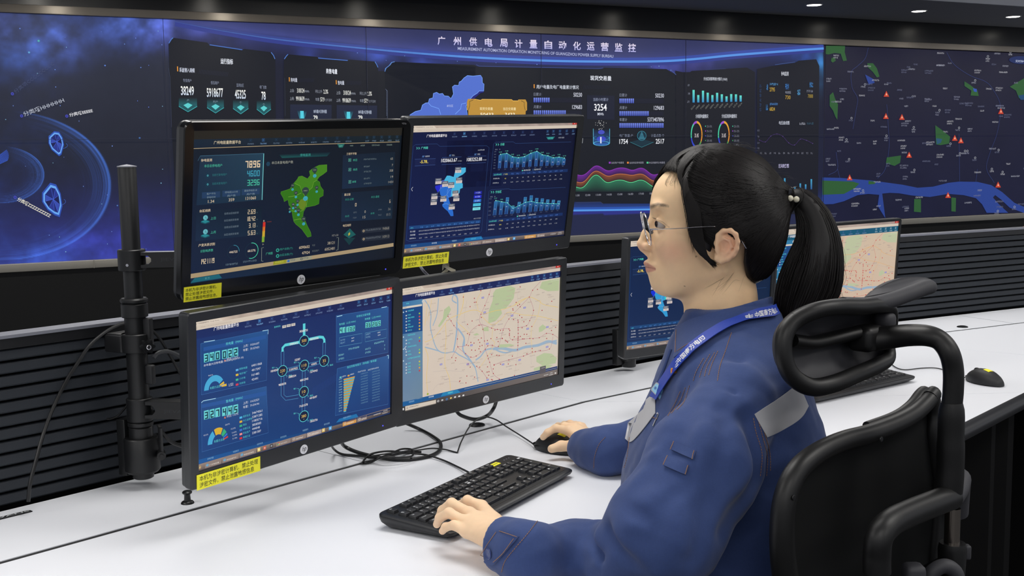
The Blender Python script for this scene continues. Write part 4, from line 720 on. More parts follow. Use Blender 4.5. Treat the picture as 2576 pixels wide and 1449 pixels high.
    for y, t, n in ((1110, '供入电量', ['43915.47', '30222.8', '90786.60', '194941.1', '150971.0', '70330.9', '63110.71', '81797.5', '17601.68', '40354.4', '33357.41']), (1140, '供出电量', ['42276.00', '50865.14', '61007.47', '70556.40', '146235', '46750.9', '71126', '45656.2', '71703.77', '83687.0', '70239.2'])):
        c.text(t, 186, y, 46, 15, (206, 210, 220), 4)
        for k, v in enumerate(n): c.text(v, 262 + k * 49.5, y - 6 - k * 5.4, 46, 10, (180, 184, 196), 4)
    c.text('线损率(%)', 180, 1172, 56, 14, (206, 210, 220), 4)
    # tabs, taskbar
    quadfill(c, [(130, 1226), (1553, 1085), (1555, 1098), (128, 1262)], [B(26, 72, 130), B(24, 34, 70), B(24, 34, 70), B(26, 72, 130)], 2)
    c.poly([(675, 1166), (820, 1148), (835, 1174), (660, 1196)], B(34, 116, 176), 3); c.text('线损分析', 728, 1172, 44, 14, (90, 190, 215), 4); c.text('综合查询', 194, 1235, 48, 14, (130, 170, 205), 4); c.text('用电质量', 378, 1212, 46, 14, (190, 205, 220), 4); c.text('地图展示', 558, 1191, 44, 14, (150, 185, 210), 4); c.text('x', 810, 1165, 6, 8, (90, 190, 215), 4)
    taskbar7(c, (124, 1264), (1556, 1098), 42)
def art_BL(c):
    quadfill(c, QT['BL'], [(32, 52, 104), (26, 34, 84), (30, 56, 110), (26, 66, 122)], 0, noise=.1)
    chrome(c, (105, 332), (1368, 105), 28, 58, .9); WT = (216, 218, 226); TE = (96, 206, 206)
    quadfill(c, [(107, 390), (1368, 150), (1367, 200), (108, 445)], [(30, 44, 92), (28, 32, 76), (26, 32, 80), (30, 46, 98)], 1)
    c.text('广州电能量数据平台', 228, 378, 164, 26, (232, 230, 235), 4, bold=.012)
    menu(c, [(x, 340 - (x - 446) * .19, 42) for x in (446, 521, 600, 678, 754, 827, 900, 970, 1040)], (70, 96, 150), (90, 160, 230), .9); menu(c, [(x, 204 - (x - 1156) * .165, 26) for x in (1156, 1199, 1248, 1296, 1343)], (70, 130, 190), None, .9)
    def card(P): quadfill(c, P, [(34, 72, 128), (40, 84, 142), (30, 58, 112), (32, 66, 124)], 1, 8, 6); c.pline(P + [P[0]], 3, (58, 102, 158), 2)
    card([(145, 472), (575, 385), (566, 705), (148, 800)]); card([(148, 845), (565, 745), (577, 1040), (152, 1165)]); card([(1012, 292), (1345, 235), (1342, 525), (1012, 590)]); card([(1018, 630), (1348, 545), (1342, 855), (1005, 930)])
    for p in ([(162, 496), (562, 415), (562, 440), (162, 520)], [(150, 862), (560, 775), (562, 800), (150, 885)]): c.poly(p, (40, 84, 150), 3)
    for p in ([(165, 462), (235, 450)], [(540, 390), (577, 383), (575, 410)], [(148, 850), (160, 838), (240, 822)], [(1015, 298), (1050, 290)], [(1300, 240), (1335, 233)], [(1335, 545), (1345, 543), (1344, 565)]): c.pline(p, 4, (170, 215, 235), 4)
    for y, t, n, m1, m2, tr in ((463, '购电量（MWh）', '340022', '上月：10206637', '年累：75157053', '▲ 环比 2.02%'), (828, '售电量（MWh）', '327445', '上月：10632529', '年累：71654146', '▲ 环比 1.67%')):
        c.text(t, 360, y, 108, 19, TE, 4, anchor='c'); o = y - 463
        for k, ch in enumerate(n):
            x = 180 + k * 36 + (8 if k > 2 else 0); yy = 562 + o - k * 7.5; c.rect(x, yy, 31, 56, (104, 205, 208), 4); c.seg7(ch, x + 13, yy, 26, 44, (16, 40, 60), 5, th=.16)
        c.text(m1, 416, 488 + o, 104, 17, WT, 4); c.text(m2, 416, 514 + o, 104, 17, WT, 4); c.text(tr[2:], 310, 573 + o, 76, 17, WT, 4); c.poly([(299, 570 + o), (305, 584 + o), (293, 585 + o)], (226, 120, 80), 4)
    c.text('本年最大日购电量: 393587(2020-07-15)', 163, 614, 264, 18, (210, 214, 224), 4)
    for x, y, rx, ry, segs, tx, ty in ((232, 762, 66, 88, ((32, 178, (72, 166, 210)), (14, 24, (220, 180, 60)), (8, 12, (180, 190, 200))), 236, 750), (255, 1106, 66, 96, ((120, 178, (72, 166, 210)), (62, 112, (214, 172, 52)), (34, 56, (56, 170, 120)), (22, 30, (60, 120, 200)), (10, 17, (200, 60, 70))), 262, 1090)):
        for a0, a1, col in segs: c.disc(x, y, rx, ry, col, 4, n=16, ring=.56, a0=a0, a1=a1)
        c.text('年累计占比', tx, ty, 66, 17, TE, 5, anchor='c')
    c.poly([(276, 742), (308, 726), (310, 742), (278, 748)], (220, 180, 60), 5)
    for x, y, t in ((207, 674, '90.01%'), (338, 728, '1.49%'), (338, 738, '0.28%'), (176, 1056, '43.01%'), (315, 988, '28.07%'), (352, 1014, '15.37%'), (358, 1038, '5.63%'), (362, 1056, '3.29%'), (362, 1076, '3.19%')): c.text(t, x, y, 30, 9, (190, 196, 210), 5, anchor='c')
    for y0, rows in ((634, (('网购电量', '64011068', (96, 170, 225)), ('地方电厂', '4017397', (216, 180, 60)), ('小水电', '161485', (70, 180, 140)), ('光伏电', '42491', (205, 60, 84)))), (938, (('居民生活', '34674561', (80, 180, 225)), ('大工业用电', '23871285', (216, 172, 60)), ('商业', '11805716', (56, 170, 130)), ('非普工业', '3858583', (60, 110, 200)), ('农业生产', '444048', (235, 140, 140)), ('普通工业', '2381587', (205, 50, 60))))):
        st = 31 if y0 == 634 else 26.5
        for k, (a, b, col) in enumerate(rows):
            x = 377 + (24 if y0 > 700 else 0); c.rect(x, y0 + 6 + k * st, 17, 13, col, 4); c.text(a, x + 14, y0 + k * st, 13 * len(a) if y0 < 700 else 11.5 * len(a), 14, (84, 190, 200), 4); c.text(b, x + 93 - (21 if y0 > 700 else 0), y0 - 22 + k * (st - 1), 8.2 * len(b), 14, WT, 4)
    # network diagram
    CY = (92, 206, 214); CL = (56, 110, 160)
    def pipe(P, w, col, L=3): c.pline(P, w, col, L)
    for P in ([(668, 520), (668, 800), (690, 822), (770, 808)], [(935, 462), (932, 580), (870, 600), (665, 648)], [(804, 630), (802, 790)], [(802, 800), (801, 945)]):
        pipe(P, 26, (70, 130, 176), 3); pipe(P, 19, (32, 52, 104), 4)
    pipe([(806, 342), (806, 430)], 20, CY, 5); pipe([(668, 522), (668, 498), (684, 480), (800, 456)], 18, CY, 5); pipe([(806, 450), (905, 428), (926, 430), (935, 446), (935, 464)], 18, CY, 5)
    for x, y, t in ((802, 388, '38268722'), (740, 470, '29895472'), (871, 438, '8293306'), (737, 632, '51047022'), (868, 600, '418470'), (763, 572, '152307'), (805, 700, '48412945'), (801, 865, '71651578')): c.text(t, x, y, 54 if len(t) > 6 else 34, 14, (226, 218, 214), 7, bold=.03, anchor='c')
    for x, y, t in ((592, 648, '18540569'), (706, 685, '1088224'), (642, 736, '9858578'), (843, 652, '1274943'), (840, 820, '44142697'), (843, 968, '15632756')): c.text(t, x, y, 48, 14, (226, 218, 214), 7, bold=.03)
    for x, y, t in ((805, 452, '500'), (667, 645, '220'), (805, 610, '110'), (934, 580, '35'), (803, 778, '10'), (803, 934, '380')):
        c.disc(x, y, 31, 36, (22, 34, 66), 6, n=26); c.disc(x, y, 31, 36, CY, 7, n=26, ring=.9); c.text(t, x, y - 1, 30 if len(t) > 2 else 21, 18, (226, 190, 100), 7, anchor='c'); c.text('kV' if t != '380' else 'V', x, y + 19, 8, 8, (190, 170, 110), 7, anchor='c')
    for x, y, t in ((870, 562, '输入'), (970, 608, '输出'), (740, 592, '输入'), (844, 642, '输出'), (738, 760, '输入'), (842, 804, '输出'), (738, 918, '输入'), (842, 960, '输出'), (600, 626, '输入'), (706, 676, '输出')): c.text(t, x, y, 20, 11, TE, 6); c.pline([(x + (24 if t == '输入' else -20), y - 4), (x + (38 if t == '输入' else -8), y + 2), (x + (30 if t == '输入' else -14), y + 10)], 2, TE, 6)
    c.text('查询时间', 614, 366, 40, 12, TE, 4)
    for x, y in ((679, 362), (708, 355), (737, 349)): c.rect(x, y, 25, 17, (206, 198, 190), 4); greek(c, x - 8, y, 16, 8, (90, 90, 96), 5, n=2)
    # right cards
    c.text('市场化交易电量', 1140, 297, 90, 15, TE, 4, rot=0); c.text('售电量（上日 MWh）', 1030, 348, 108, 14, (100, 210, 200), 4); c.text('购电量（上日 MWh）', 1194, 314, 104, 14, (100, 210, 200), 4)
    for x, y, t in ((1033, 385, '41132'), (1197, 351, '36265')):
        for k, ch in enumerate(t): xx = x + 9 + k * 19.4 + (3 if k > 1 else 0); yy = y - k * 3; c.rect(xx, yy, 17, 36, (104, 205, 200), 4); c.seg7(ch, xx + 7, yy, 14, 26, (16, 50, 60), 5, th=.16)
    for P in ([(1032, 432), (1176, 404), (1174, 464), (1030, 490)], [(1196, 402), (1332, 376), (1330, 432), (1196, 458)]): c.pline(P + [P[0]], 2, (90, 150, 180), 4)
    for x, y in ((1038, 450), (1038, 468), (1200, 412), (1200, 430)): greek(c, x, y, 30, 11, (110, 150, 180), 4)
    for x, y in ((1108, 436), (1108, 454), (1275, 400), (1277, 416)): greek(c, x, y, 18, 8, (190, 200, 210), 4)
    for x, y, w in ((1090, 506, 70), (1254, 468, 62), (1026, 545, 36), (1026, 570, 36), (1196, 505, 36), (1196, 528, 36), (1317, 480, 6), (1317, 503, 6)): greek(c, x, y, w, 12, (120, 180, 190), 4)
    c.text('各区购售电情况（购电量 / 售电量）', 1080, 622, 196, 15, TE, 4, rot=0); c.rect(1039, 685, 12, 10, (100, 190, 200), 4); greek(c, 1048, 681, 26, 9, (190, 200, 210), 4); c.rect(1090, 674, 12, 10, (220, 160, 60), 4); greek(c, 1100, 668, 26, 9, (190, 200, 210), 4); greek(c, 1148, 652, 52, 10, (170, 185, 200), 4); greek(c, 1214, 638, 70, 10, (170, 185, 200), 4)
    for k in range(13):
        y = 690 + k * 17; w = 72 - k * 4.6; c.rect(1058 + w / 2, y, w, 7, (214, 154, 62), 4); c.rect(1058 + w / 2, y + 8, w * .95, 7, (96, 182, 190), 4); greek(c, 1028, y + 8, 22, 8, (130, 170, 190), 4, n=3)
        if k < 12: greek(c, 1168, y - 26, 46, 8, (92, 130, 160), 4); greek(c, 1240, y - 40, 50, 8, (92, 130, 160), 4)
    for k in range(22): c.pline([(860 + k * 10, 800 - k * 6), (866 + k * 10, 750 - k * 6)], 2, (38, 66, 130), 1)
    # bottom tabs
    quadfill(c, [(122, 1218), (1354, 885), (1355, 892), (122, 1245)], [(28, 86, 150), (24, 40, 80), (24, 40, 80), (28, 86, 150)], 2); c.poly([(1030, 950), (1140, 918), (1152, 938), (1010, 975)], (34, 110, 168), 3)
    for x, y, t, w in ((186, 1211, '用电质量', 40), (350, 1165, '地图展示', 38), (504, 1116, '线损综合', 38), (654, 1071, '综合查询', 38), (796, 1027, '地图展示', 36), (933, 987, '综合运维', 36), (1056, 945, '电量大类统计', 50)): c.text(t, x, y, w, 12, (130, 170, 200), 4)
    taskbar7(c, (122, 1248), (1355, 877), 42, .9)
RDOTS = [(470, 523), (495, 560), (517, 597), (545, 703), (548, 765), (500, 851), (533, 853), (529, 874), (610, 819), (652, 846), (694, 837), (728, 803), (766, 783), (741, 753), (722, 730), (735, 695), (760, 718), (783, 714), (811, 699), (858, 690), (868, 722), (900, 697), (822, 752), (870, 760), (785, 757), (677, 735), (658, 790), (652, 730), (617, 750), (641, 668), (625, 660), (625, 587), (717, 594), (747, 626), (662, 560), (736, 532), (732, 507), (592, 371), (680, 381), (680, 413), (693, 411), (646, 447), (731, 320), (797, 350), (763, 438), (816, 616), (843, 631), (862, 626), (887, 634), (907, 632), (953, 622), (960, 634), (957, 660), (957, 672), (982, 708), (995, 684), (1025, 612), (1026, 630), (1026, 657), (1026, 684), (1025, 697), (1024, 710), (1024, 728), (1024, 752), (1043, 681), (1074, 664), (1094, 664), (1072, 700), (1060, 700), (1118, 696), (1143, 698), (1192, 690), (1248, 656), (1298, 664), (1320, 608), (1285, 562), (1133, 602), (1092, 596), (1057, 612), (1071, 565), (1055, 532), (1026, 568), (1024, 552), (990, 548), (953, 544), (1037, 515), (984, 463), (986, 474), (1010, 413), (1023, 437), (1037, 428), (1042, 447), (1042, 290), (1114, 370), (1140, 317), (1178, 310), (1147, 475), (1117, 556), (1214, 475), (1290, 403), (925, 712), (935, 718), (943, 726), (902, 698), (784, 835), (790, 858), (801, 886), (817, 825), (857, 830), (876, 832), (836, 908), (887, 900), (948, 898), (952, 866), (980, 836), (1008, 903), (1068, 835), (1095, 817), (1137, 801), (1161, 800), (1200, 792), (1272, 778), (1087, 735), (1020, 786), (698, 918), (722, 925), (741, 957), (784, 922), (795, 960), (781, 963), (779, 1010), (793, 988), (830, 974), (681, 1004), (620, 996), (613, 1050), (561, 1040), (565, 1034), (647, 925), (630, 900), (815, 1022), (823, 1025), (877, 1018), (996, 988), (1136, 775), (829, 938), (835, 905), (1250, 696), (1288, 633), (632, 755), (712, 710), (723, 760), (716, 780), (687, 792)]
def art_BR(c, teal=False):
    quadfill(c, QT['BR'], [(212, 196, 180), (206, 194, 176), (206, 194, 180), (208, 192, 178)] if not teal else [(206, 184, 160), (204, 184, 160), (205, 180, 160), (200, 176, 156)], 0, noise=.05)
    chrome(c, (97, 303), (1358, 118), 30, 60, .9)
    hb = (30, 40, 88) if not teal else (20, 84, 112)
    c.poly([(97, 360), (1357, 165), (1355, 215), (97, 418)], hb, 2); c.text('广州电能量数据平台', 211, 360, 158, 26, (232, 230, 235), 4, bold=.012)
    menu(c, [(x, 329 - (x - 423) * .155, 42) for x in (423, 495, 574, 652, 727, 800, 875, 946, 1017)], (70, 96, 150), (90, 160, 230), .9); menu(c, [(x, 214 - (x - 1137) * .14, 26) for x in (1137, 1182, 1232, 1283, 1331)], (80, 140, 200) if not teal else (160, 190, 200), None, .9)
    GN = (170, 190, 142); BW = (150, 172, 192)
    for P in ([(850, 310), (960, 280), (1005, 300), (992, 380), (955, 430), (930, 460), (890, 465), (900, 500), (850, 560), (790, 580), (795, 480), (825, 400), (830, 340)], [(1215, 250), (1350, 222), (1346, 320), (1260, 325), (1195, 300)], [(440, 470), (480, 440), (495, 470), (470, 520), (420, 590), (400, 612), (392, 600), (430, 540)], [(1190, 610), (1220, 585), (1252, 610), (1215, 640), (1190, 648)], [(1170, 840), (1230, 810), (1290, 815), (1330, 850), (1320, 890), (1220, 910), (1170, 880)], [(1150, 930), (1240, 900), (1300, 905), (1250, 940), (1150, 950)], [(670, 670), (700, 655), (720, 668), (690, 676)], [(880, 745), (960, 740), (1000, 750), (900, 776), (870, 770)], [(740, 620), (790, 600), (795, 640), (750, 640)]): c.poly(P, lerp(GN, (205, 192, 176), .25 if not teal else .45), 2)
    for P, w in (([(285, 395), (320, 450), (335, 520), (330, 600), (345, 680), (370, 760), (400, 800), (450, 815), (520, 805), (560, 830), (620, 860), (660, 890), (690, 940), (710, 1040)], 9), ([(395, 380), (390, 450), (380, 520), (350, 600)], 8), ([(520, 350), (545, 380), (548, 470), (542, 560), (540, 640), (530, 720), (515, 800)], 14), ([(515, 350), (505, 395), (540, 420)], 10), ([(548, 620), (580, 660), (600, 700), (600, 760)], 14), ([(600, 700), (590, 790), (640, 860), (690, 930)], 14), ([(400, 800), (330, 780), (285, 770)], 9), ([(690, 870), (730, 840), (770, 790), (830, 780), (880, 800), (930, 810), (980, 795)], 12), ([(830, 780), (900, 775), (1000, 790), (1080, 765), (1180, 750), (1260, 720), (1330, 735)], 22), ([(1180, 755), (1250, 730), (1330, 712)], 14)): c.pline(spline(P, 5), w, BW, 2)
    YL = (222, 190, 110); 
    for P, w in (([(285, 730), (350, 700), (420, 620), (480, 545), (560, 510), (640, 480), (700, 476), (760, 500), (840, 480), (900, 470), (960, 450), (1030, 420), (1110, 372), (1180, 395), (1230, 430), (1340, 450)], 4), ([(310, 400), (300, 480), (285, 600)], 3), ([(340, 395), (325, 480), (300, 560)], 3), ([(450, 580), (455, 700), (445, 900), (480, 1010), (490, 1110)], 4), ([(285, 770), (310, 850), (300, 1000), (308, 1140)], 4), ([(595, 350), (590, 430), (570, 500)], 5), ([(570, 510), (540, 560), (600, 620), (640, 660)], 3.5), ([(735, 520), (820, 590), (900, 540), (950, 490), (1060, 510), (1180, 520), (1340, 556)], 3.5), ([(830, 600), (820, 700), (840, 740), (770, 860), (720, 930)], 3), ([(710, 470), (700, 400), (735, 330)], 3), ([(1205, 395), (1180, 520), (1130, 640), (1140, 820)], 3), ([(1110, 372), (1040, 400), (1000, 430)], 4)): c.pline(spline(P, 5), w, YL if not teal else (216, 170, 120), 3)
    GY = (184, 172, 168)
    for P in ([(350, 1110), (400, 1060), (520, 1040), (600, 1060)], [(350, 965), (450, 955), (600, 960)], [(680, 380), (700, 480), (740, 560), (760, 700)], [(1020, 500), (1026, 760), (1000, 980)], [(620, 400), (600, 560), (640, 620)], [(900, 400), (960, 400)], [(1050, 290), (1020, 360), (1030, 420)], [(1120, 690), (1130, 900)], [(560, 900), (700, 880)], [(880, 880), (1000, 870), (1050, 900)], [(980, 560), (1100, 540), (1280, 560)]): c.pline(spline(P, 4), 2, GY, 3)
    PK = (176, 112, 130) if not teal else (196, 110, 100)
    for P in ([(470, 523), (517, 597), (550, 640), (545, 703), (548, 765), (610, 819), (650, 848), (694, 837), (766, 783), (785, 757), (822, 752), (870, 760), (907, 632), (953, 544), (1042, 447), (1114, 370), (1140, 317), (1205, 245)], [(548, 765), (500, 851)], [(548, 765), (617, 750), (641, 668), (660, 632), (717, 590), (760, 595), (816, 616), (862, 626), (953, 622), (957, 672), (982, 708), (1118, 696), (1192, 690), (1248, 656), (1298, 664), (1340, 690)], [(732, 507), (763, 438), (797, 350), (812, 300)], [(732, 507), (720, 560), (750, 626), (765, 770), (784, 835), (801, 886), (829, 975), (877, 1018)], [(698, 918), (741, 957), (779, 1010)], [(835, 905), (952, 866), (1068, 835), (1161, 800), (1272, 778), (1300, 680)], [(1114, 370), (1147, 475), (1117, 556), (1092, 596), (1025, 612)], [(1026, 552), (1024, 752), (1020, 790)]): c.pline(spline(P, 4), 2.6, PK, 4)
    for x, y in RDOTS: c.rect(x, y, 7, 8, (168, 50, 62) if not teal else (196, 44, 48), 5)
    random.seed(21)
    for k in range(150):
        x = random.uniform(290, 1320); y = random.uniform(0, 1); ya = 410 - (x - 290) * .17 + 20; yb = 1150 - (x - 290) * .22 - 30; greek(c, x, ya + (yb - ya) * y, random.uniform(18, 44), 8, random.choice([(170, 152, 140), (184, 168, 152), (150, 136, 140)]), 3)
    for x, y in ((747, 376), (762, 492), (978, 517), (1077, 454), (657, 752), (783, 740), (628, 902), (907, 902), (785, 1024), (1038, 866), (1101, 620), (1256, 606), (1254, 762), (415, 905)): c.rect(x, y, 20, 14, (134, 130, 190), 4); c.rect(x, y, 14, 4, (190, 186, 214), 5)
    for x in (1294, 1316, 1338): c.rect(x, 238 - (x - 1294) * .15, 18, 13, (228, 222, 214), 5, frame=4e-4)
    c.disc(308, 1141, 8, 8, (150, 170, 60), 5)
    # side tree
    quadfill(c, [(98, 412), (268, 386), (268, 1175), (98, 1210)], [(56, 112, 160), (80, 130, 168), (108, 132, 152), (110, 134, 160)] if not teal else [(50, 120, 160)] * 4, 3, 6, 20); c.poly([(100, 462), (266, 440), (266, 640), (102, 668)], (30, 72, 128), 4)
    c.poly([(99, 452), (262, 427), (262, 442), (99, 468)], (214, 204, 190), 5); greek(c, 104, 457, 38, 9, (120, 120, 120), 6); c.text('终端', 136, 425, 22, 12, (90, 214, 214), 6)
    TE = (80, 200, 205)
    for x, y, w in ((148, 482, 50), (148, 515, 26), (148, 538, 54), (148, 563, 22), (148, 590, 24), (148, 612, 46), (148, 637, 34), (148, 676, 60), (148, 712, 38), (148, 738, 20), (148, 768, 70), (148, 804, 22), (148, 830, 32), (148, 862, 102), (148, 900, 24), (148, 926, 24), (148, 948, 24), (148, 972, 26)):
        greek(c, x, y, w, 12, TE, 6)
        if w < 56: c.rect(136, y + 4, 9, 10, (200, 206, 210), 6)
    for y in (493, 690, 786, 880): c.rect(113, y, 8, 10, (190, 215, 225), 6)
    for k, (y, col) in enumerate(((501, (150, 190, 70)), (526, (200, 70, 70)), (551, (220, 110, 110)), (576, (220, 150, 60)), (601, (220, 180, 70)), (626, (226, 190, 60)), (694, (140, 190, 80)), (720, (190, 40, 50)), (789, (130, 190, 80)), (813, (205, 200, 60)), (883, (205, 190, 60)), (908, (120, 190, 90)), (932, (220, 150, 60)), (956, (190, 60, 60)))): c.disc(242, y, 6, 7, col, 6)
    c.disc(272, 405, 11, 12, (190, 200, 210), 6, ring=.6); c.pline([(136, 762), (122, 778), (136, 794)], 4, (235, 235, 238), 7)
    quadfill(c, [(98, 1208), (1334, 912), (1335, 935), (98, 1246)], [(26, 92, 150), (34, 52, 100), (34, 52, 100), (26, 92, 150)], 3); c.poly([(430, 1130), (545, 1104), (570, 1126), (412, 1160)], (34, 126, 176), 4); c.text('地图展示', 468, 1133, 42, 14, (110, 220, 220), 5); c.text('综合查询', 158, 1207, 42, 13, (150, 190, 220), 5); c.text('用电质量', 316, 1167, 40, 13, (220, 226, 234), 5)
    c.pline([(600, 1100), (1334, 925)], 2, (190, 186, 180), 4)
    quadfill(c, [(98, 1246), (1335, 935), (1335, 975), (98, 1283)], [(50, 50, 54), (118, 108, 104), (118, 108, 104), (50, 50, 54)], 4); c.poly([(128, 1240), (374, 1186), (374, 1216), (128, 1275)], (206, 194, 180), 5); greek(c, 160, 1248, 78, 11, (120, 110, 106), 6); c.disc(144, 1254, 6, 7, (120, 110, 106), 6, ring=.6)
    for dx, dy in ((-4, -5), (4, -6), (-4, 4), (4, 3)): c.rect(110 + dx, 1264 + dy, 7, 8, (230, 230, 232), 6)
    for x, y, col, r in ((391, 1196, (225, 225, 225), 1), (424, 1188, (200, 200, 200), 0), (460, 1180, (60, 140, 215), 1), (493, 1171, (224, 196, 110), 0), (526, 1163, (225, 225, 225), 0), (559, 1156, (225, 225, 225), 0), (592, 1149, (225, 225, 225), 0)):
        (c.disc(x, y, 8, 8, col, 6, ring=.6) if r else c.rect(x, y, 14, 11, col, 6)); 
    c.poly([(1197, 920), (1243, 908), (1241, 965), (1195, 976)], (86, 82, 88), 6); c.pline([(1208, 930), (1236, 922)], 3, (180, 176, 176), 7)
    for x, y, w in ((1228, 986, 34), (1276, 968, 20), (1270, 984, 30)): greek(c, x, y, w, 7, (225, 222, 218), 6)
    c.rect(1318, 967, 10, 10, (225, 222, 218), 6)
# ================================================================== room shell
def on_soffit(px, py): return at_z(px, py, zsof)
M_CEIL = mat('white_ceiling_paint', (228, 230, 236), rough=.9)
M_SOF = mat('grey_soffit_paint', (138, 140, 144), rough=.75)
M_FLOOR = mat('dark_floor', (40, 41, 44), rough=.6, noise=(6, .15))
o = MB().box((0, 3, -.05), (16, 14, .1)).build('floor', M_FLOOR); struct(o)
lA, lB = on_soffit(2048, 12), on_soffit(2313, 28); sA, sB = on_soffit(2300, 1.5), on_soffit(2576, 14.7)
ul = [float(np.dot(p - WP, wdir)) for p in (lA, lB, on_soffit(2553, 41))]; lo_off = float(np.dot(WP - lA, wnrm)); stp = (ul[2] - ul[0]) / 2
so_off = float(np.dot(WP - (sA + sB) / 2, wnrm))
o = MB().box(wpt((U0 + U1) / 2, zsof + .1, so_off / 2), (U1 - U0 + 3, so_off, .2), rotz(WA)).build('trim_3', M_SOF); struct(o)
CZ = zsof + .24
o = MB().box(wpt((U0 + U1) / 2 + 1, CZ + .1, so_off + 3.4), (U1 - U0 + 6, 6.8, .2), rotz(WA)).build('ceiling', M_CEIL); struct(o)
o = MB().box(wpt((U0 + U1) / 2, zsof + .12, so_off + .01), (U1 - U0 + 3, .02, .24), rotz(WA)).build('trim_4', M_CEIL); struct(o)
M_LAMP = mat('downlight_lens', (255, 255, 250), emit=(255, 250, 238), es=14.)
M_RING = mat('downlight_ring', (220, 220, 220), rough=.4)
ld = bpy.data.lights.new('downlight_beam', 'SPOT'); ld.energy = 34; ld.spot_size = math.radians(168); ld.spot_blend = .9; ld.shadow_soft_size = .05; ld.color = (1, .95, .86)
for k in range(-9, 4):
    p = wpt(ul[0] + k * stp, zsof, lo_off)
    dl = empty('downlight', p, WA); tag(dl, {-1: 'small round recessed downlight cut by the top edge of the photo', 0: 'glowing recessed downlight in the grey soffit, leftmost of the three in full view', 1: 'glowing recessed downlight in the grey soffit, middle of the three in full view', 2: 'glowing recessed downlight in the grey soffit, nearest the right edge of the photo'}.get(k, 'round recessed downlight in the grey soffit outside the photo, mirrored in the steel strip'), 'ceiling light', 'downlights along the soffit')
    MB().lathe([(.052, -.001), (.056, -.004), (.06, -.004), (.064, 0), (.05, 0)], seg=28).build('ring', M_RING, dl); MB().lathe([(.0, -.0035), (.05, -.0035), (.05, -.001), (0, -.001)], seg=28).build('lens', M_LAMP, dl)
    lo = bpy.data.objects.new('downlight_beam', ld); COL.objects.link(lo); lo.parent = dl; lo.location = (0, 0, -.02)
# unseen ceiling panels, added and placed to light the desks evenly
pl = bpy.data.lights.new('added_panel_light', 'AREA'); pl.shape = 'RECTANGLE'; pl.size = 1.2; pl.size_y = .6; pl.energy = 11; pl.color = (1, .985, .965); pl.spread = math.radians(150)
M_PAN = mat('added_panel_frame', (235, 235, 235), rough=.5)
M_PANE = mat('added_panel_diffuser', (255, 255, 255), emit=(255, 251, 244), es=5.)
for i, (x, y) in enumerate([(-2.3, 1.2), (-.1, 2.2), (2.1, 1.5), (-1.1, 3.9), (1.4, 4.3), (4.0, 3.6), (-2.0, -.9), (.2, -.6), (2.4, -.6), (4.2, 1.2), (.3, -2.8)]):
    t = empty('added_light_panel', (x, y, CZ - .001)); tag(t, 'flat white rectangular ceiling light panel above the desks, outside the photo', 'ceiling light', 'ceiling light panels')
    MB().box((0, 0, -.006), (1.24, .64, .012), bev=.003).build('frame', M_PAN, t); MB().box((0, 0, -.0125), (1.18, .58, .003)).build('diffuser', M_PANE, t)
    lo = bpy.data.objects.new('added_panel_light', pl); COL.objects.link(lo); lo.parent = t; lo.location = (0, 0, -.02)
W = bpy.data.worlds.new('world'); SC.world = W; W.use_nodes = True; W.node_tree.nodes['Background'].inputs[0].default_value = (.80, .82, .88, 1); W.node_tree.nodes['Background'].inputs[1].default_value = .52
SC.view_settings.view_transform = 'Standard'; SC.view_settings.look = 'None'; SC.view_settings.gamma = 1; SC.view_settings.exposure = 0
try: SC.view_settings.use_curve_mapping = False
except Exception: pass
# ================================================================== desks
M_TOP = mat('white_laminate', (232, 234, 240), rough=.42, spec=.4, bump=(900, .02, .0002))
M_TOPE = mat('dark_gap_channel', (22, 23, 25), rough=.6); M_SEAM = mat('seam_line', (120, 122, 128), rough=.6)
M_EDGE = mat('black_soft_edge', (24, 25, 28), rough=.38)
M_BODY = mat('black_console_body', (8, 8, 9), rough=.7, spec=.15)
M_SLAT = mat('charcoal_slat', (40, 44, 50), rough=.5, spec=.35, bump=(700, .15, .0003))
M_RAIL = mat('grey_aluminium_rail', (138, 140, 150), rough=.42, metal=.35, bump=(900, .1, .0002))
M_RAILD = mat('black_rail_face', (22, 23, 26), rough=.4)
SEG = {'A': (.8415, 1.8254), 'B': (.7123, 2.1095), 'C': (.4872, 2.8262)}
def sdir(a): return np.array([math.cos(a), math.sin(a)]), np.array([-math.sin(a), math.cos(a)])
def isect(s1, d1, s2, d2):
    _, n1 = sdir(SEG[s1][0]); _, n2 = sdir(SEG[s2][0]); return np.linalg.solve(np.array([n1, n2]), [SEG[s1][1] + d1, SEG[s2][1] + d2])
def spt(s, u, d, z=None):
    t, n = sdir(SEG[s][0]); p = t * u + n * (SEG[s][1] + d); return p if z is None else np.array([p[0], p[1], z])
def outline(s, d):
    """end points of the line at offset d from the gap line, for one desk segment"""
    if s == 'A': return spt('A', .35, d), isect('A', d, 'B', d)
    if s == 'B': return isect('A', d, 'B', d), isect('B', d, 'C', d)
    return isect('B', d, 'C', d), spt('C', 5.2, d)
DEP = {'A': .86, 'B': .80, 'C': .875}
nm = {'A': 'white-topped console desk at the left, under the four stacked monitors and the keyboard in use', 'B': 'white-topped console desk behind the seated person, with the second keyboard', 'C': 'white-topped console desk at the far right, with the spare black mouse'}
fE = {'A': None}
e0, e1 = at_z(2423, 1030.5, DESK)[:2], at_z(2576, 987.5, DESK)[:2]; ev = (e1 - e0) / np.linalg.norm(e1 - e0)
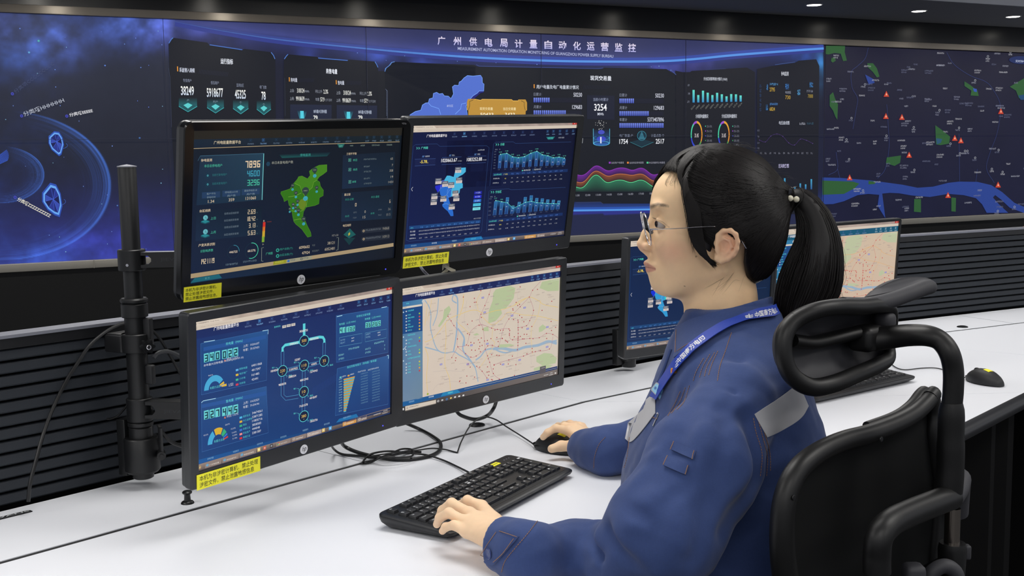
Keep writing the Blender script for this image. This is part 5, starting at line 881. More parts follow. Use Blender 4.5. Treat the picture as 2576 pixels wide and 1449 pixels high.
def frontpt(s, end):
    """front edge corners"""
    A0, A1 = outline('A', -DEP['A']); nA = sdir(SEG['A'][0])[1]
    # meeting of A's front line with the measured right front line
    K = np.linalg.solve(np.array([nA, [-ev[1], ev[0]]]), [SEG['A'][1] - DEP['A'], np.dot([-ev[1], ev[0]], e0)])
    far = e0 + ev * 3.4
    if s == 'A': return A0 if end == 0 else K + (A0 - K) / np.linalg.norm(A0 - K) * .0
    mid = K + ev * .62
    if s == 'B': return K if end == 0 else mid
    return mid if end == 0 else far
for s in 'ABC':
    g0, g1 = outline(s, -.007); h0, h1 = outline(s, .007); b0, b1 = outline(s, .2745); f0, f1 = frontpt(s, 0), frontpt(s, 1)
    D = empty('console_desk', ((f0[0] + f1[0]) / 2, (f0[1] + f1[1]) / 2, 0), 0, nm[s], 'desk'); off = np.array([-D.location.x, -D.location.y])
    g = .0008 * (g1 - g0) / np.linalg.norm(g1 - g0)
    def slab(pts, z0, z1, name, m, bev=0): MB().prism([tuple(np.array(p) + off) for p in pts], z0, z1).build(name, m, D, fix=True)
    slab([f0 + g, f1 - g, g1 - g, g0 + g], DESK - .028, DESK, 'front_worktop', M_TOP)
    slab([h0 + g, h1 - g, b1 - g, b0 + g], DESK - .028, DESK, 'rear_shelf', M_TOP)
    slab([g0, g1, h1, h0], DESK - .028, DESK - .0015, 'gap_channel', M_TOPE)
    # padded front edge
    t = (f1 - f0) / np.linalg.norm(f1 - f0); n = np.array([t[1], -t[0]])
    prof = [(0, -.0005), (.012, -.002), (.021, -.008), (.025, -.018), (.021, -.032), (.008, -.038), (0, -.038)]
    mb = MB(); L = np.linalg.norm(f1 - f0)
    G = [[np.array([*(f0 + off + t * x + n * a), DESK + z]) for a, z in prof] for x in (0, L)]
    mb.grid(G); mb.f += [tuple(range(7)), tuple(range(13, 6, -1))]; mb.mi += [0, 0]; mb.build('edge_trim', M_EDGE, D, fix=True)
    q0, q1 = f0 + (g0 - f0) * .84, f1 + (g1 - f1) * .84; k0, k1 = f0 + (g0 - f0) * .87, f1 + (g1 - f1) * .87
    slab([q0, q1, k1, k0], .04, DESK - .028, 'modesty_panel', M_BODY); 
    for P in ((f0 + (g0 - f0) * .05 + t * .04, b0 + t * .04), (f1 + (g1 - f1) * .05 - t * .07, b1 - t * .07)):
        slab([P[0], P[0] + t * .03, P[1] + t * .03, P[1]], 0, DESK - .028, 'side_panel', M_BODY)
    # seams between modules
    for u in {'A': (.756, 1.556), 'B': (), 'C': (3.633, 4.44)}[s]:
        mb = MB(); p0, p1 = spt(s, u, .008), spt(s, u, .2735); mb.prism([tuple(p + off) for p in (p0, p0 + .0016 * t, p1 + .0016 * t, p1)], DESK - .001, DESK + .0003); mb.build('seam', M_SEAM, D, fix=True)
    # slatted screen behind the desk
    a0, a1 = outline(s, .285); c0, c1 = outline(s, .315); cm = (a0 + a1) / 2
    P_ = empty('slatted_screen', (cm[0], cm[1], DESK - .03), 0, {'A': 'low black louvred desk screen with grey top rail behind the left monitors', 'B': 'low black louvred desk screen between the two groups of monitors', 'C': 'low charcoal louvred desk screen with grey top rail at the right edge'}[s], 'desk screen'); o2 = np.array([-cm[0], -cm[1], -(DESK - .03)])
    HT = .33
    def ext(d0, d1, z0, z1, name, m):
        p0, p1 = outline(s, d0); q0_, q1_ = outline(s, d1); V = [np.array([*p, z]) + o2 for z in (z0, z1) for p in (p0, p1, q1_, q0_)]
        MB().add(V, [(3, 2, 1, 0), (4, 5, 6, 7), (0, 1, 5, 4), (1, 2, 6, 5), (2, 3, 7, 6), (3, 0, 4, 7)]).build(name, m, P_)
    ext(.302, .322, DESK - .03, DESK + HT - .02, 'back_panel', M_BODY)
    ext(.281, .333, DESK + HT - .006, DESK + HT, 'top_rail', M_RAIL); ext(.283, .331, DESK + HT - .026, DESK + HT - .006, 'rail_face', M_RAILD)
    pz = (HT - .03) / 12
    for k in range(12):
        z1 = DESK + HT - .028 - k * pz; z0 = z1 - pz * .80
        prof = [(.289, z1), (.286, z1 - .002), (.284, z0 + .003), (.287, z0), (.301, z0 - .001), (.301, z1)]
        G = []
        for e in (0, 1): G.append([np.array([*outline(s, d)[e], z]) + o2 for d, z in prof])
        mb = MB(); mb.grid(G, closed_v=True); mb.f += [(0, 1, 2, 3, 4, 5), (11, 10, 9, 8, 7, 6)]; mb.mi += [0, 0]; mb.build('slat', M_SLAT, P_, smooth=30, fix=True)
# grommets, knob, maker's plate
M_BLK = mat('black_plastic', (20, 21, 23), rough=.34); M_BLKM = mat('matt_black_plastic', (26, 27, 30), rough=.55, bump=(1200, .15, .0002)); M_BLKMET = mat('black_powder_coat', (19, 20, 22), rough=.42, bump=(1500, .12, .0002)); M_SILV = mat('bright_steel', (200, 200, 205), rough=.25, metal=1.)
for (x, y), lab in (((1200, 1070), 'small black cable grommet in the white desk below the lower right monitor'), ((2421, 823), 'small black cable grommet in the far right white desk shelf')):
    p = at_z(x, y, DESK); o = MB().lathe([(.0, 0), (.02, 0), (.02, .001), (.0185, .0032), (.010, .0055), (.004, .0062), (0, .0062)], seg=32).build('cable_grommet', M_BLK); o.location = p; tag(o, lab, 'grommet')
p = at_z(472, 1266, DESK); o = MB().lathe([(0, 0), (.0125, 0), (.0125, .0015), (.0105, .004), (.0065, .006), (.0058, .016), (.0068, .0185), (.0092, .020), (.0094, .0225), (.007, .0245), (0, .0255)], seg=32).build('spool_knob', M_BLK); o.location = p; tag(o, 'little black spool-shaped knob standing on the desk below the lower left monitor', 'knob')
# nameplate decal on the desk
pl_ = empty('desk_nameplate', at_z(20, 1300, DESK), SEG['A'][0], 'small black oblong nameplate with white letters on the left desk', 'label')
mb = MB(); w_, h_ = .066, .015
mb.prism([(-w_ + .003, -h_ / 2), (w_ - .024, -h_ / 2), (w_ - .022, -h_ / 2 + .002), (w_ - .022, h_ / 2 - .004), (w_ - .026, h_ / 2), (-w_ + .003, h_ / 2)], .0002, .0012); mb.build('plate', M_BLK, pl_)
cn = Canvas(lambda p: np.asarray(p) * 1e-3, lambda V: np.column_stack([V[:, 0], V[:, 1], V[:, 2] + .0013]), 1e-4); cn.jac = lambda x, y: (np.array([x, y]) * 1e-3, 1e3, 1e3)
cn.text('JIEVANS', 41, 1.6, 84, 7.5, (225, 228, 232), 1, anchor='r', bold=.01); cn.text('www.jievansonline.com', 41, -4.6, 70, 2.2, (170, 172, 176), 1, anchor='r')
M_PRINT = mat_vcol('printed_ink', rough=.5); cn.build('lettering', M_PRINT, pl_)
# unidentified orange object over the right screen, held up by an unseen stand
p = at_y(2574, 572, 5.3); mb = MB(); mb.lathe([(.0, 0), (.06, 0), (.075, .03), (.07, .09), (.045, .125), (.015, .137), (0, .138)], seg=28)
o = mb.build('orange_object', mat('orange_plain', (205, 98, 40), rough=.7)); o.location = (p[0] + .03, p[1], p[2] - .128); tag(o, 'rounded orange cap just showing over the slatted screen at the right edge', 'cap')
o2_ = MB().lathe([(0, 0), (.09, 0), (.09, .02), (.03, .03), (.03, p[2] - .128 - .001), (0, p[2] - .128 - .001)], seg=24).build('object_stand', M_BLK); o2_.location = (p[0] + .03, p[1], 0); tag(o2_, 'slim black stand hidden behind the right slatted screen, carrying the orange cap', 'stand')
# ================================================================== monitors
M_CASE = mat('monitor_dark_grey_plastic', (31, 33, 36), rough=.36, spec=.65, bump=(1600, .1, .0001)); M_GLOSS = mat('monitor_gloss_black', (12, 13, 14), rough=.16); M_SCR = mat_vcol('lit_screen', rough=.25, emit=1.); M_SCRD = mat_vcol('lit_screen_dim', rough=.2, emit=1.)
M_LOGO = mat('silver_logo', (232, 232, 236), rough=.4); M_LED = mat('blue_power_led', (60, 60, 255), emit=(70, 70, 255), es=2.5); M_YEL = mat('yellow_label_stock', (248, 242, 48), rough=.6)
MON = {'TL': (-.3892, 2.1308, .5732, .827, .1613, -.0205), 'TR': (-.0344, 2.4889, .5881, .7456, .195, -.0224), 'BL': (-.3973, 2.1014, .2509, .8975, .087, -.0283), 'BR': (-.061, 2.5223, .2517, .7564, .0767, -.0276)}
eL = at_y(1582, 745, 2.70)[2]; eR = at_y(2258, 673, 3.22)[2]
MON['E'] = (.480, 2.828, (eL * .75 + eR * .25) - DESK, .566, .075, -.008); MON['F'] = (.897, 3.092, (eL * .25 + eR * .75) - DESK, .566, .075, -.008)
def rrect(w, h, r, n=5):
    P = []
    for cx_, cy_, a in ((w / 2 - r, h / 2 - r, 0), (-w / 2 + r, h / 2 - r, 90), (-w / 2 + r, -h / 2 + r, 180), (w / 2 - r, -h / 2 + r, 270)):
        for k in range(n + 1): t = math.radians(a + 90 * k / n); P.append((cx_ + r * math.cos(t), cy_ + r * math.sin(t)))
    return P
def loft_rings(mb, rings, cap=(True, True)):
    n = len(rings[0]); mb.grid(np.array(rings), closed_v=True); base = mb.n - n * len(rings)
    if cap[0]: mb.f.append(tuple(base + i for i in range(n))[::-1]); mb.mi.append(0)
    if cap[1]: mb.f.append(tuple(base + n * (len(rings) - 1) + i for i in range(n))); mb.mi.append(0)
def monitor(key, label, art, led=True, sticker=None, top=.0175, side=.0185, bot=.0305, rr=.004, gloss=False, group=None):
    x, y, z, yaw, tilt, rol = MON[key]; R = rotz(yaw) @ rotx(tilt) @ roty(rol)
    Mx = Matrix([[R[i][0], R[i][1], R[i][2], (x, y, z + DESK)[i]] for i in range(3)] + [[0, 0, 0, 1]])
    t = empty('monitor', mat=Mx, label=label, cat='monitor', group=group)
    w, h = SW + 2 * side, SH + top + bot; cz = (top - bot) / 2
    ring = lambda W_, H_, r, yy: [(px_, yy, pz_ + cz) for px_, pz_ in rrect(W_, H_, r)]
    # front bezel: frame with a real opening
    mb = MB(); n = 6; O = rrect(w, h, rr + .002); I = rrect(SW, SH, .0006); I = [(a, b - cz) for a, b in I]
    k = len(O); V = [(a, -.0025, b + cz) for a, b in O] + [(a, -.0025, b + cz) for a, b in I] + [(a, .0025, b + cz) for a, b in I] + [(a, .012, b + cz) for a, b in O]
    V[:k] = [(a * (1 - .0018 / w * 2), -.0035, (b) * (1 - .0018 / h * 2) + cz) for a, b in O]; V += [(a, -.0015, b + cz) for a, b in O]
    F = []
    for i in range(k):
        j = (i + 1) % k; F += [(i, k + i, k + j, j), (k + i, 2 * k + i, 2 * k + j, k + j), (i, j, 4 * k + j, 4 * k + i), (4 * k + i, 4 * k + j, 3 * k + j, 3 * k + i)]
    mb.add(V, F); mb.build('bezel', M_GLOSS if gloss else M_CASE, t, smooth=35, fix=True)
    mb = MB(); loft_rings(mb, [ring(w - .001, h - .001, rr + .002, .012), ring(w - .002, h - .002, rr + .003, .022), ring(w - .03, h - .03, .02, .030), ring(w * .62, h * .62, .03, .048), ring(w * .58, h * .58, .03, .052)])
    mb.build('back_shell', M_CASE, t, smooth=35, fix=True)
    c = Canvas(screen_pix({'E': 'TR', 'F': 'BR'}.get(key, key)), lambda Q: np.column_stack([Q[:, 0], .0022 - Q[:, 2], Q[:, 1]]), 1.2e-4); art(c); c.build('screen', M_SCR, t)
    MB().box((0, .0055, 0), (SW + .004, .006, SH + .004)).build('panel_backing', M_BLK, t)
    # round maker's mark on the lower bezel
    lz = -SH / 2 - bot * .56; mb = MB(); mb.lathe([(0, 0), (.0092, 0), (.0092, .0006), (0, .0006)], c=(0, -.0036, lz), R=rotx(PI / 2), seg=36); lg = mb.build('logo_disc', M_LOGO, t)
    cl = Canvas(lambda p: np.asarray(p) * 1e-3, lambda Q: np.column_stack([Q[:, 0], -.0044 - Q[:, 2], Q[:, 1] + lz]), 1e-4); cl.jac = lambda a, b: (np.array([a, b]) * 1e-3, 1e3, 1e3)
    cl.text('hp', .2, 0, 10.5, 12.5, (28, 30, 34), 1, anchor='c', shear=.28, res=3); cl.build('logo_letters', M_PRINT, lg)
    if led: MB().lathe([(0, 0), (.0012, 0), (.0012, .0006), (0, .0006)], c=(w / 2 - .045, -.0036, -SH / 2 - bot * .62), R=rotx(PI / 2), seg=10).build('power_light', M_LED, t)
    if not gloss:
        mb = MB()
        for q in range(4): mb.box((w / 2 - .075 - q * .018, 0.004, -SH / 2 - bot - .0006), (.008, .005, .0014), bev=.0004)
        mb.build('buttons', M_BLK, t)
    cm_ = Canvas(lambda p: np.asarray(p) * 1e-3, lambda Q: np.column_stack([Q[:, 0] + w / 2, -.0037 - Q[:, 2], Q[:, 1] + SH / 2 + top * .5]), 1e-4); cm_.jac = lambda a, b: (np.array([a, b]) * 1e-3, 1e3, 1e3)
    cm_.text('V221p' if gloss else 'V223', -15, 0, 0, 4.2, (150, 150, 152) if gloss else (62, 64, 68), 1, anchor='r'); cm_.build('model_mark', M_PRINT, t)
    if sticker:
        x0, x1, z0, z1, rt, lines = sticker; st = MB().box(((x0 + x1) / 2, -.0038, (z0 + z1) / 2), (x1 - x0, .0005, z1 - z0), roty(rt)).build('warning_label', M_YEL, t); st['label'] = 'yellow printed security label'
        cs = Canvas(lambda p: np.asarray(p) * 1e-3, lambda Q: np.column_stack([(x0 + x1) / 2 + Q[:, 0] * math.cos(rt) + Q[:, 1] * math.sin(rt), -.0042 - Q[:, 2], (z0 + z1) / 2 - Q[:, 0] * math.sin(rt) + Q[:, 1] * math.cos(rt)]), 1e-4); cs.jac = lambda a, b: (np.array([a, b]) * 1e-3, 1e3, 1e3)
        W_, H_ = (x1 - x0) * 1e3, (z1 - z0) * 1e3; nl = len(lines); lh = H_ * .86 / nl
        for i, (ln, fr) in enumerate(lines): cs.text(ln, -W_ * .46, H_ * .43 - lh * (i + .5), W_ * .92 * fr, lh * .84, (50, 60, 24), 1, bold=.004)
        cs.build('label_print', M_PRINT, st)
    # mounting plate and swivel on the back
    mb = MB(); mb.box((0, .057, 0), (.10, .008, .10), bev=.002); mb.build('mount_plate', M_BLKMET, t)
    return t, R, np.array([x, y, z + DESK])
L2 = [('本机为非涉密计算机，禁止处理', 1.), ('涉密文件，禁止泄露敏感信息', .93)]; L3 = [('本机为非涉密计算机，', .9), ('禁止处理涉密文件，', .82), ('禁止泄露局敏感信息。', .92)]
mons = {}
mons['TL'] = monitor('TL', 'upper left monitor with a glossy rounded frame, green district map on a dim dashboard', art_TL, top=.0165, side=.0195, bot=.033, rr=.014, gloss=True, sticker=(-.252, -.176, -.1655, -.1385, 0, L3))
mons['TR'] = monitor('TR', 'upper right monitor showing bar charts and a blue district map', art_TR, sticker=(-.240, -.117, -.1650, -.1395, .0, L2))
mons['BL'] = monitor('BL', 'lower left monitor showing the flow diagram of numbered circles', art_BL, sticker=(-.244, -.105, -.1665, -.1385, -.0, L2))
mons['BR'] = monitor('BR', 'lower right monitor showing a beige street map with red dots', art_BR)
mons['E'] = monitor('E', 'monitor partly hidden behind the face of the seated person', lambda c: art_TR(c, True), top=.009, side=.009, bot=.022)
mons['F'] = monitor('F', 'thin-framed monitor with a beige map behind the ponytail and headrest', lambda c: art_BR(c, True), top=.008, side=.0075, bot=.020)
def mloc(k, x, y, z): R, c = mons[k][1], mons[k][2]; return c + R @ np.array([x, y, z])
# ================================================================== pole stands with arms
def stand(px, ytop, ybot, Yd, label, zoff, arms, lean=None, knob=True):
    base = at_y(px[1], ybot, Yd); top_z = at_y(px[0], ytop, Yd)[2]; zf = DESK + zoff; base[2] = zf; H = top_z - zf
    t = empty('monitor_stand', base, SEG['A'][0], label, 'monitor stand'); return t, base, H
pb = at_z(361, 1202, DESK + .018); Yp = float(pb[1]); ptop = at_y(326, 417, Yp)[2]; H = ptop - pb[2]
zpx = lambda py, x=345: float(at_y(x, py, Yp)[2] - pb[2])
st = empty('monitor_stand', pb, SEG['A'][0], 'tall black pole stand with clamps and knobs left of the four monitors', 'monitor stand')
R0 = .0178
MB().lathe([(0, zpx(790)), (R0, zpx(790)), (R0, H - .003), (R0 - .001, H - .001), (0, H + .0025)], seg=40).build('upper_pole', M_BLKMET, st)
MB().lathe([(R0 + .001, H - .0025), (R0 + .0008, H - .0005), (0, H + .003)], seg=40).build('pole_cap', M_RAIL, st)
MB().lathe([(0, .01), (.0205, .01), (.0205, zpx(795)), (0, zpx(795))], seg=40).build('lower_pole', M_BLKMET, st)
def collar(z0, z1, r, name='collar', m=M_BLKMET, b=.0015): return MB().lathe([(R0 * .9, z0), (r - b, z0), (r, z0 + b), (r, z1 - b), (r - b, z1), (R0 * .9, z1)], seg=44).build(name, m, st)
co = collar(zpx(680), zpx(627), .0265)
MB().lathe([(0, 0), (.0028, 0), (.0028, .001), (0, .001)], c=(-.020, -.0172, zpx(664)), R=rotz(-.85) @ rotx(PI / 2), seg=14).build('grub_screw', M_SILV, co)
collar(zpx(797), zpx(763), .0258, b=.0015); collar(zpx(761), zpx(749), .0268, 'collar_ring', b=.003)
collar(zpx(884), zpx(838), .029)
# bracket lobe to the rear-left of the mid collar and star knob at the right
MB().box((-.012, .030, (zpx(884) + zpx(838)) / 2), (.052, .05, zpx(838) - zpx(884)), rotz(.2), bev=.004).build('rail_bracket', M_BLKMET, st)
kn = empty('x'); bpy.data.objects.remove(kn)
def star_knob(c, R):
    P = []
    for k in range(48): a = 2 * PI * k / 48; r = .0125 + .0024 * math.cos(6 * a); P.append((r * math.cos(a), r * math.sin(a)))
    mb = MB(); M = lambda V: V @ np.asarray(R).T + np.asarray(c); mb.prism(P, 0, .012, M); mb.prism([(x * .86, y * .86) for x, y in P], .012, .0145, M); o = mb.build('star_knob', M_BLK, st, smooth=50)
    mb = MB(); mb.lathe([(0, .0146), (.005, .0146), (.005, .0165), (.0038, .017), (.0034, .0155), (0, .0155)], c=c, R=R, seg=18); mb.build('knob_screw', M_SILV, o)
loc = lambda v: rotz(-SEG['A'][0]) @ np.asarray(v)   # world direction -> stand frame
tocam = loc(-np.array([pb[0], pb[1], 0]) / np.linalg.norm(pb[:2])); side_ = np.array([tocam[1], -tocam[0], 0]) * -1
def frame_to(d):
    z = np.asarray(d) / np.linalg.norm(d); x = np.cross([0, 0, 1], z); x /= np.linalg.norm(x); return np.column_stack([x, np.cross(z, x), z])
rgt = loc(np.array([1, -.15, 0]))
star_knob(tocam * .026 + rgt * .020 + np.array([0, 0, zpx(866)]), frame_to(tocam + rgt * .45))
# cable clips
for y0, y1 in ((880, 795), (968, 915)):
    MB().box(rgt * .024 + np.array([0, 0, (zpx(y0) + zpx(y1)) / 2]), (.014, .022, abs(zpx(y1) - zpx(y0)) * .9), rotz(.4), bev=.003).build('cable_clip', M_BLKM, st)
collar(zpx(1058), zpx(1000), .0215 + .004); collar(zpx(1070), zpx(1060), .025, 'collar_ring', b=.001); collar(zpx(1105), zpx(1072), .0235)
MB().lathe([(0, zpx(1186)), (.030, zpx(1186)), (.0345, zpx(1180)), (.0345, zpx(1103)), (.032, zpx(1099)), (0, zpx(1099))], seg=44).build('clamp_holder', M_BLKMET, st)
MB().lathe([(0, 0), (.017, 0), (.0205, .002), (.0215, zpx(1186)), (0, zpx(1186))], seg=36).build('foot_cap', M_BLK, st)
lft = loc(np.array([-1, .15, 0])); bk = -tocam
MB().box(lft * .030 + bk * .012 + np.array([0, 0, (zpx(1196) + zpx(1055)) / 2]), (.034, .022, zpx(1055) - zpx(1196)), rotz(.25), bev=.002).build('back_plate', M_BLKMET, st)
z0 = zpx(1040); mb = MB(); P = spline([lft * .018 + np.array([0, 0, z0 + .022]), lft * .026 + np.array([0, 0, z0 + .016]), lft * .045 + np.array([0, 0, z0 - .004]), lft * .062 + np.array([0, 0, z0 - .012]), lft * .07 + np.array([0, 0, z0 - .0125])], 6); mb.tube(P, .0042, 10, flat=.5); mb.build('clamp_lever', M_BLKMET, st)
# crank handle at the right of the holder
c0 = rgt * .040 + tocam * .02; mb = MB(); mb.tube([c0 + np.array([0, 0, zpx(1070)]), c0 + np.array([0, 0, zpx(1145)])], .007, 12, flat=.45); mb.tube([c0 + np.array([0, 0, zpx(1138)]) - tocam * .02, c0 + np.array([0, 0, zpx(1138)]) + tocam * .008], .0085, 20); mb.tube([c0 + np.array([0, 0, zpx(1138)]) + tocam * .008, c0 + np.array([0, 0, zpx(1138)]) + tocam * .011], .0045, 6); mb.build('crank_handle', M_BLKMET, st)
Rst = rotz(-SEG['A'][0]); tost = lambda p: Rst @ (np.asarray(p) - pb)
def arm_beam(A, B, h, w, name, txt=None):
    A, B = tost(A), tost(B); d = B - A; L = np.linalg.norm(d[:2]); ang = math.atan2(d[1], d[0]); Rz = rotz(ang); mb = MB()
    P = [(-.002, -h / 2), (L, -h / 2), (L, h / 2), (0.0, h / 2), (0.0, h * .3), (.014, h * .28), (.02, h * .1), (.02, -h * .1), (.014, -h * .28), (-.002, -h * .32)] if txt else [(0, -h / 2), (L, -h / 2), (L, h / 2), (0, h / 2)]
    sl = d[2] / L if L else 0
    M = lambda V: (np.column_stack([V[:, 0], V[:, 2], V[:, 1] + V[:, 0] * sl]) @ Rz.T) + A
    mb.prism(P, -w / 2, w / 2, M); o = mb.build(name, M_BLKMET, st, smooth=30, fix=True)
    MB().add((np.array([[a, b, h / 2 + .0004 + a * sl] for a in (0, L) for b in (-w / 2 + .001, w / 2 - .001)]) @ Rz.T) + A, [(0, 1, 3, 2)]).build('arm_top', M_RAIL if txt == 1 else M_BLKMET, o)
    c = Canvas(lambda p: np.asarray(p) * 1e-3, lambda Q: (np.column_stack([Q[:, 0], -w / 2 - .0002 - Q[:, 2], Q[:, 1] + Q[:, 0] * sl]) @ Rz.T) + A, 1e-4); c.jac = lambda a, b: (np.array([a, b]) * 1e-3, 1e3, 1e3)
    c.text('JIEVANS', 38, -2 if txt != 1 else 0, 58, 8, (44, 46, 50), 1); c.build('embossed_name', M_PRINT, o)
up_z = lambda y: at_y(360, y, Yp)[2]
vA = mloc('TL', 0, .07, 0); vB = mloc('BL', 0, .07, 0); vC = mloc('TR', 0, .07, 0); vD = mloc('BR', 0, .07, 0)
A1 = np.array([pb[0] + .022, pb[1], up_z(653)]); arm_beam(A1, np.array([vA[0] - .03, vA[1] + .05, up_z(653) + .0]), .030, .030, 'upper_arm', 1)
A2_ = np.array([pb[0] + .020, pb[1] - .005, up_z(1026)]); arm_beam(A2_, np.array([vB[0] - .02, vB[1] + .04, up_z(1026) - .004]), .034, .034, 'lower_arm', 2)
mb = MB()
for a, b in ((np.array([vA[0] - .03, vA[1] + .05, up_z(653)]), vA), (vA, vC + np.array([0, .06, 0])), (vC + np.array([0, .06, 0]), vC), (np.array([vB[0] - .02, vB[1] + .04, up_z(1026) - .004]), vB), (vB + np.array([0, .03, 0]), vD + np.array([0, .06, 0])), (vD + np.array([0, .06, 0]), vD)): mb.tube([tost(a), tost(b)], .013, 14)
mb.build('rear_linkage', M_BLKMET, st)
# second stand behind the right pair
pb2 = at_z(1582, 922, DESK + .012); Y2 = float(pb2[1]); zq = lambda py: float(at_y(1582, py, Y2)[2] - pb2[2])
s2 = empty('monitor_stand', pb2, SEG['B'][0], 'black pole stand beside the monitor hidden by the face', 'monitor stand')
MB().lathe([(0, 0.02), (.0178, .02), (.0178, zq(652)), (0, zq(650))], seg=36).build('upper_pole', M_BLKMET, s2); MB().lathe([(.0185, zq(652)), (.018, zq(650)), (0, zq(648))], seg=36).build('pole_cap', M_RAIL, s2)
MB().lathe([(0, zq(830)), (.0235, zq(830)), (.0235, zq(762)), (0, zq(762))], seg=36).build('collar', M_BLKMET, s2)
MB().lathe([(0, 0), (.020, 0), (.0215, .002), (.0215, zq(903)), (.031, zq(900)), (.031, zq(860)), (0, zq(856))], seg=36).build('clamp_holder', M_BLKMET, s2)
MB().box((-.034, .012, (zq(915) + zq(826)) / 2), (.03, .022, zq(826) - zq(915)), bev=.002).build('back_plate', M_BLKMET, s2)
MB().box((-.016, -.004, (zq(905) + zq(860)) / 2), (.03, .03, zq(860) - zq(905)), bev=.002).build('clamp_block', M_BLKMET, s2)
mb = MB(); mb.tube(spline([(-.016, -.01, zq(795)), (-.026, -.01, zq(800)), (-.044, -.012, zq(818)), (-.062, -.014, zq(822))], 6), .0045, 10, flat=.5); mb.build('clamp_lever', M_BLKMET, s2)
MB().lathe([(0, 0), (.0025, 0), (.0025, .001), (0, .001)], c=(-.018, -.0165, zq(787)), R=rotz(-.8) @ rotx(PI / 2), seg=12).build('grub_screw', M_SILV, s2)
Rs2 = rotz(-SEG['B'][0]); mb = MB(); t2 = lambda p: Rs2 @ (np.asarray(p) - pb2)
for a, b in ((pb2 + np.array([0, 0, .16]), mloc('E', 0, .07, 0) + np.array([0, .04, 0])), (mloc('E', 0, .07, 0) + np.array([0, .04, 0]), mloc('E', 0, .055, 0)), (mloc('E', 0, .07, 0) + np.array([0, .04, 0]), mloc('F', 0, .07, 0) + np.array([0, .04, 0])), (mloc('F', 0, .07, 0) + np.array([0, .04, 0]), mloc('F', 0, .055, 0))): mb.tube([t2(a), t2(b)], .012, 12)
mb.build('rear_linkage', M_BLKMET, s2)
# ================================================================== cables
M_CAB = mat('black_cable_rubber', (18, 19, 21), rough=.42); M_CABG = mat('grey_cable_rubber', (60, 62, 66), rough=.5)
def cable(P, r, label, m=M_CAB, name='cable', cat='cable', n=10, parent=None):
    S = spline(np.array(P), n); mb = MB(); mb.tube(S, r, 8); o = mb.build(name, m, parent)
    if parent is None: tag(o, label, cat)
    return o
D3 = lambda px, py, z=.0: at_z(px, py, DESK + z)
Yc = Yp + .03
cable([at_y(318, 812, Yp - .002), at_y(298, 818, Yp), at_y(262, 838, Yp + .0), at_y(225, 870, Yp - .01), at_y(196, 912, Yp - .02), at_y(166, 960, Yp - .04), at_y(132, 1030, Yp - .08), at_y(108, 1095, Yp - .12), at_y(90, 1160, Yp - .15), at_y(76, 1215, Yp - .17), at_y(71, 1262, Yp - .175)], .0036, 'black cable looping from the pole stand down the left slatted screen')
cable([at_y(380, 828, Yp), at_y(402, 852, Yp + .02), at_y(428, 895, Yp + .05), at_y(462, 955, Yp + .09)], .003, 'thin black cable slanting behind the lower left monitor from the star knob')
cable([at_y(386, 900, Yp), at_y(398, 888, Yp + .01), at_y(420, 884, Yp + .03), at_y(445, 892, Yp + .05), at_y(470, 908, Yp + .07)], .004, 'grey arched cable entering behind the lower left monitor', M_CABG)
cable([at_y(398, 1068, Yp), at_y(410, 1090, Yp), at_y(432, 1112, Yp + .02), at_y(475, 1128, Yp + .05)], .004, 'black cable bending under the lower arm behind the lower left monitor')
# cables under the right monitors and on the desk
cable([at_y(1145, 1030, 2.62), at_y(1160, 1045, 2.62), D3(1195, 1055, .02), D3(1225, 1046, .02), at_y(1240, 1030, 2.62), at_y(1248, 1010, 2.66), at_y(1251, 985, 2.68)], .0045, 'thick black cable hanging in a curve below the lower right monitor')
cable([at_y(1056, 668, 2.5), at_y(1066, 682, 2.5), at_y(1080, 695, 2.52), at_y(1096, 704, 2.53), at_y(1120, 720, 2.56)], .0032, 'light grey cable between the two right-hand monitors', mat('light_grey_cable', (165, 166, 180), rough=.5))
o = cable([D3(1020, 1064, .02), D3(1060, 1082, .004), D3(1092, 1100, .004), D3(1108, 1115, .004), D3(1105, 1134, .004), D3(1082, 1147, .004), D3(1040, 1155, .004), D3(1000, 1156, .004), D3(950, 1150, .006), D3(900, 1138, .008), D3(866, 1122, .02), D3(858, 1105, .06)], .0042, 'thick black cable coiled on the desk below the lower left monitor')
cable([D3(832, 1118, .04), D3(842, 1132, .012), D3(862, 1143, .004), D3(905, 1147, .0045), D3(950, 1152, .013), D3(985, 1146, .014), D3(1020, 1139, .004), D3(1060, 1137, .003)], .0026, 'black cable crossing the coil below the lower left monitor')
cable([D3(905, 1166, .003), D3(930, 1164, .003), D3(955, 1152, .0145), D3(985, 1140, .018), D3(1010, 1130, .012), D3(1032, 1130, .008), D3(1040, 1138, .012), D3(1034, 1148, .012), D3(1005, 1151, .016), D3(968, 1149, .02), D3(940, 1158, .006), D3(915, 1163, .0075)], .0022, 'thin black cable knotted round the coil on the desk')
kbc = cable([D3(910, 1166, .006), D3(922, 1150, .008), D3(940, 1140, .014), D3(980, 1135, .018), D3(1030, 1140, .01), D3(1075, 1145, .006), D3(1115, 1158, .004), D3(1150, 1174, .004), D3(1178, 1188, .008)], .0021, 'thin black keyboard lead running over the coil to the keyboard')
cable([D3(935, 1147, .018), D3(990, 1139, .022), D3(1040, 1134, .008), D3(1085, 1128, .011), D3(1120, 1131, .004), D3(1148, 1138, .002), D3(1152, 1134, .004), D3(1160, 1112, .012), D3(1180, 1075, .022), D3(1200, 1056, .03), D3(1222, 1049, .03), D3(1248, 1056, .022), D3(1275, 1074, .012), D3(1310, 1096, .008), D3(1340, 1116, .008), D3(1346, 1124, .010)], .0017, 'thin black mouse lead arching over the desk to the mouse in hand')
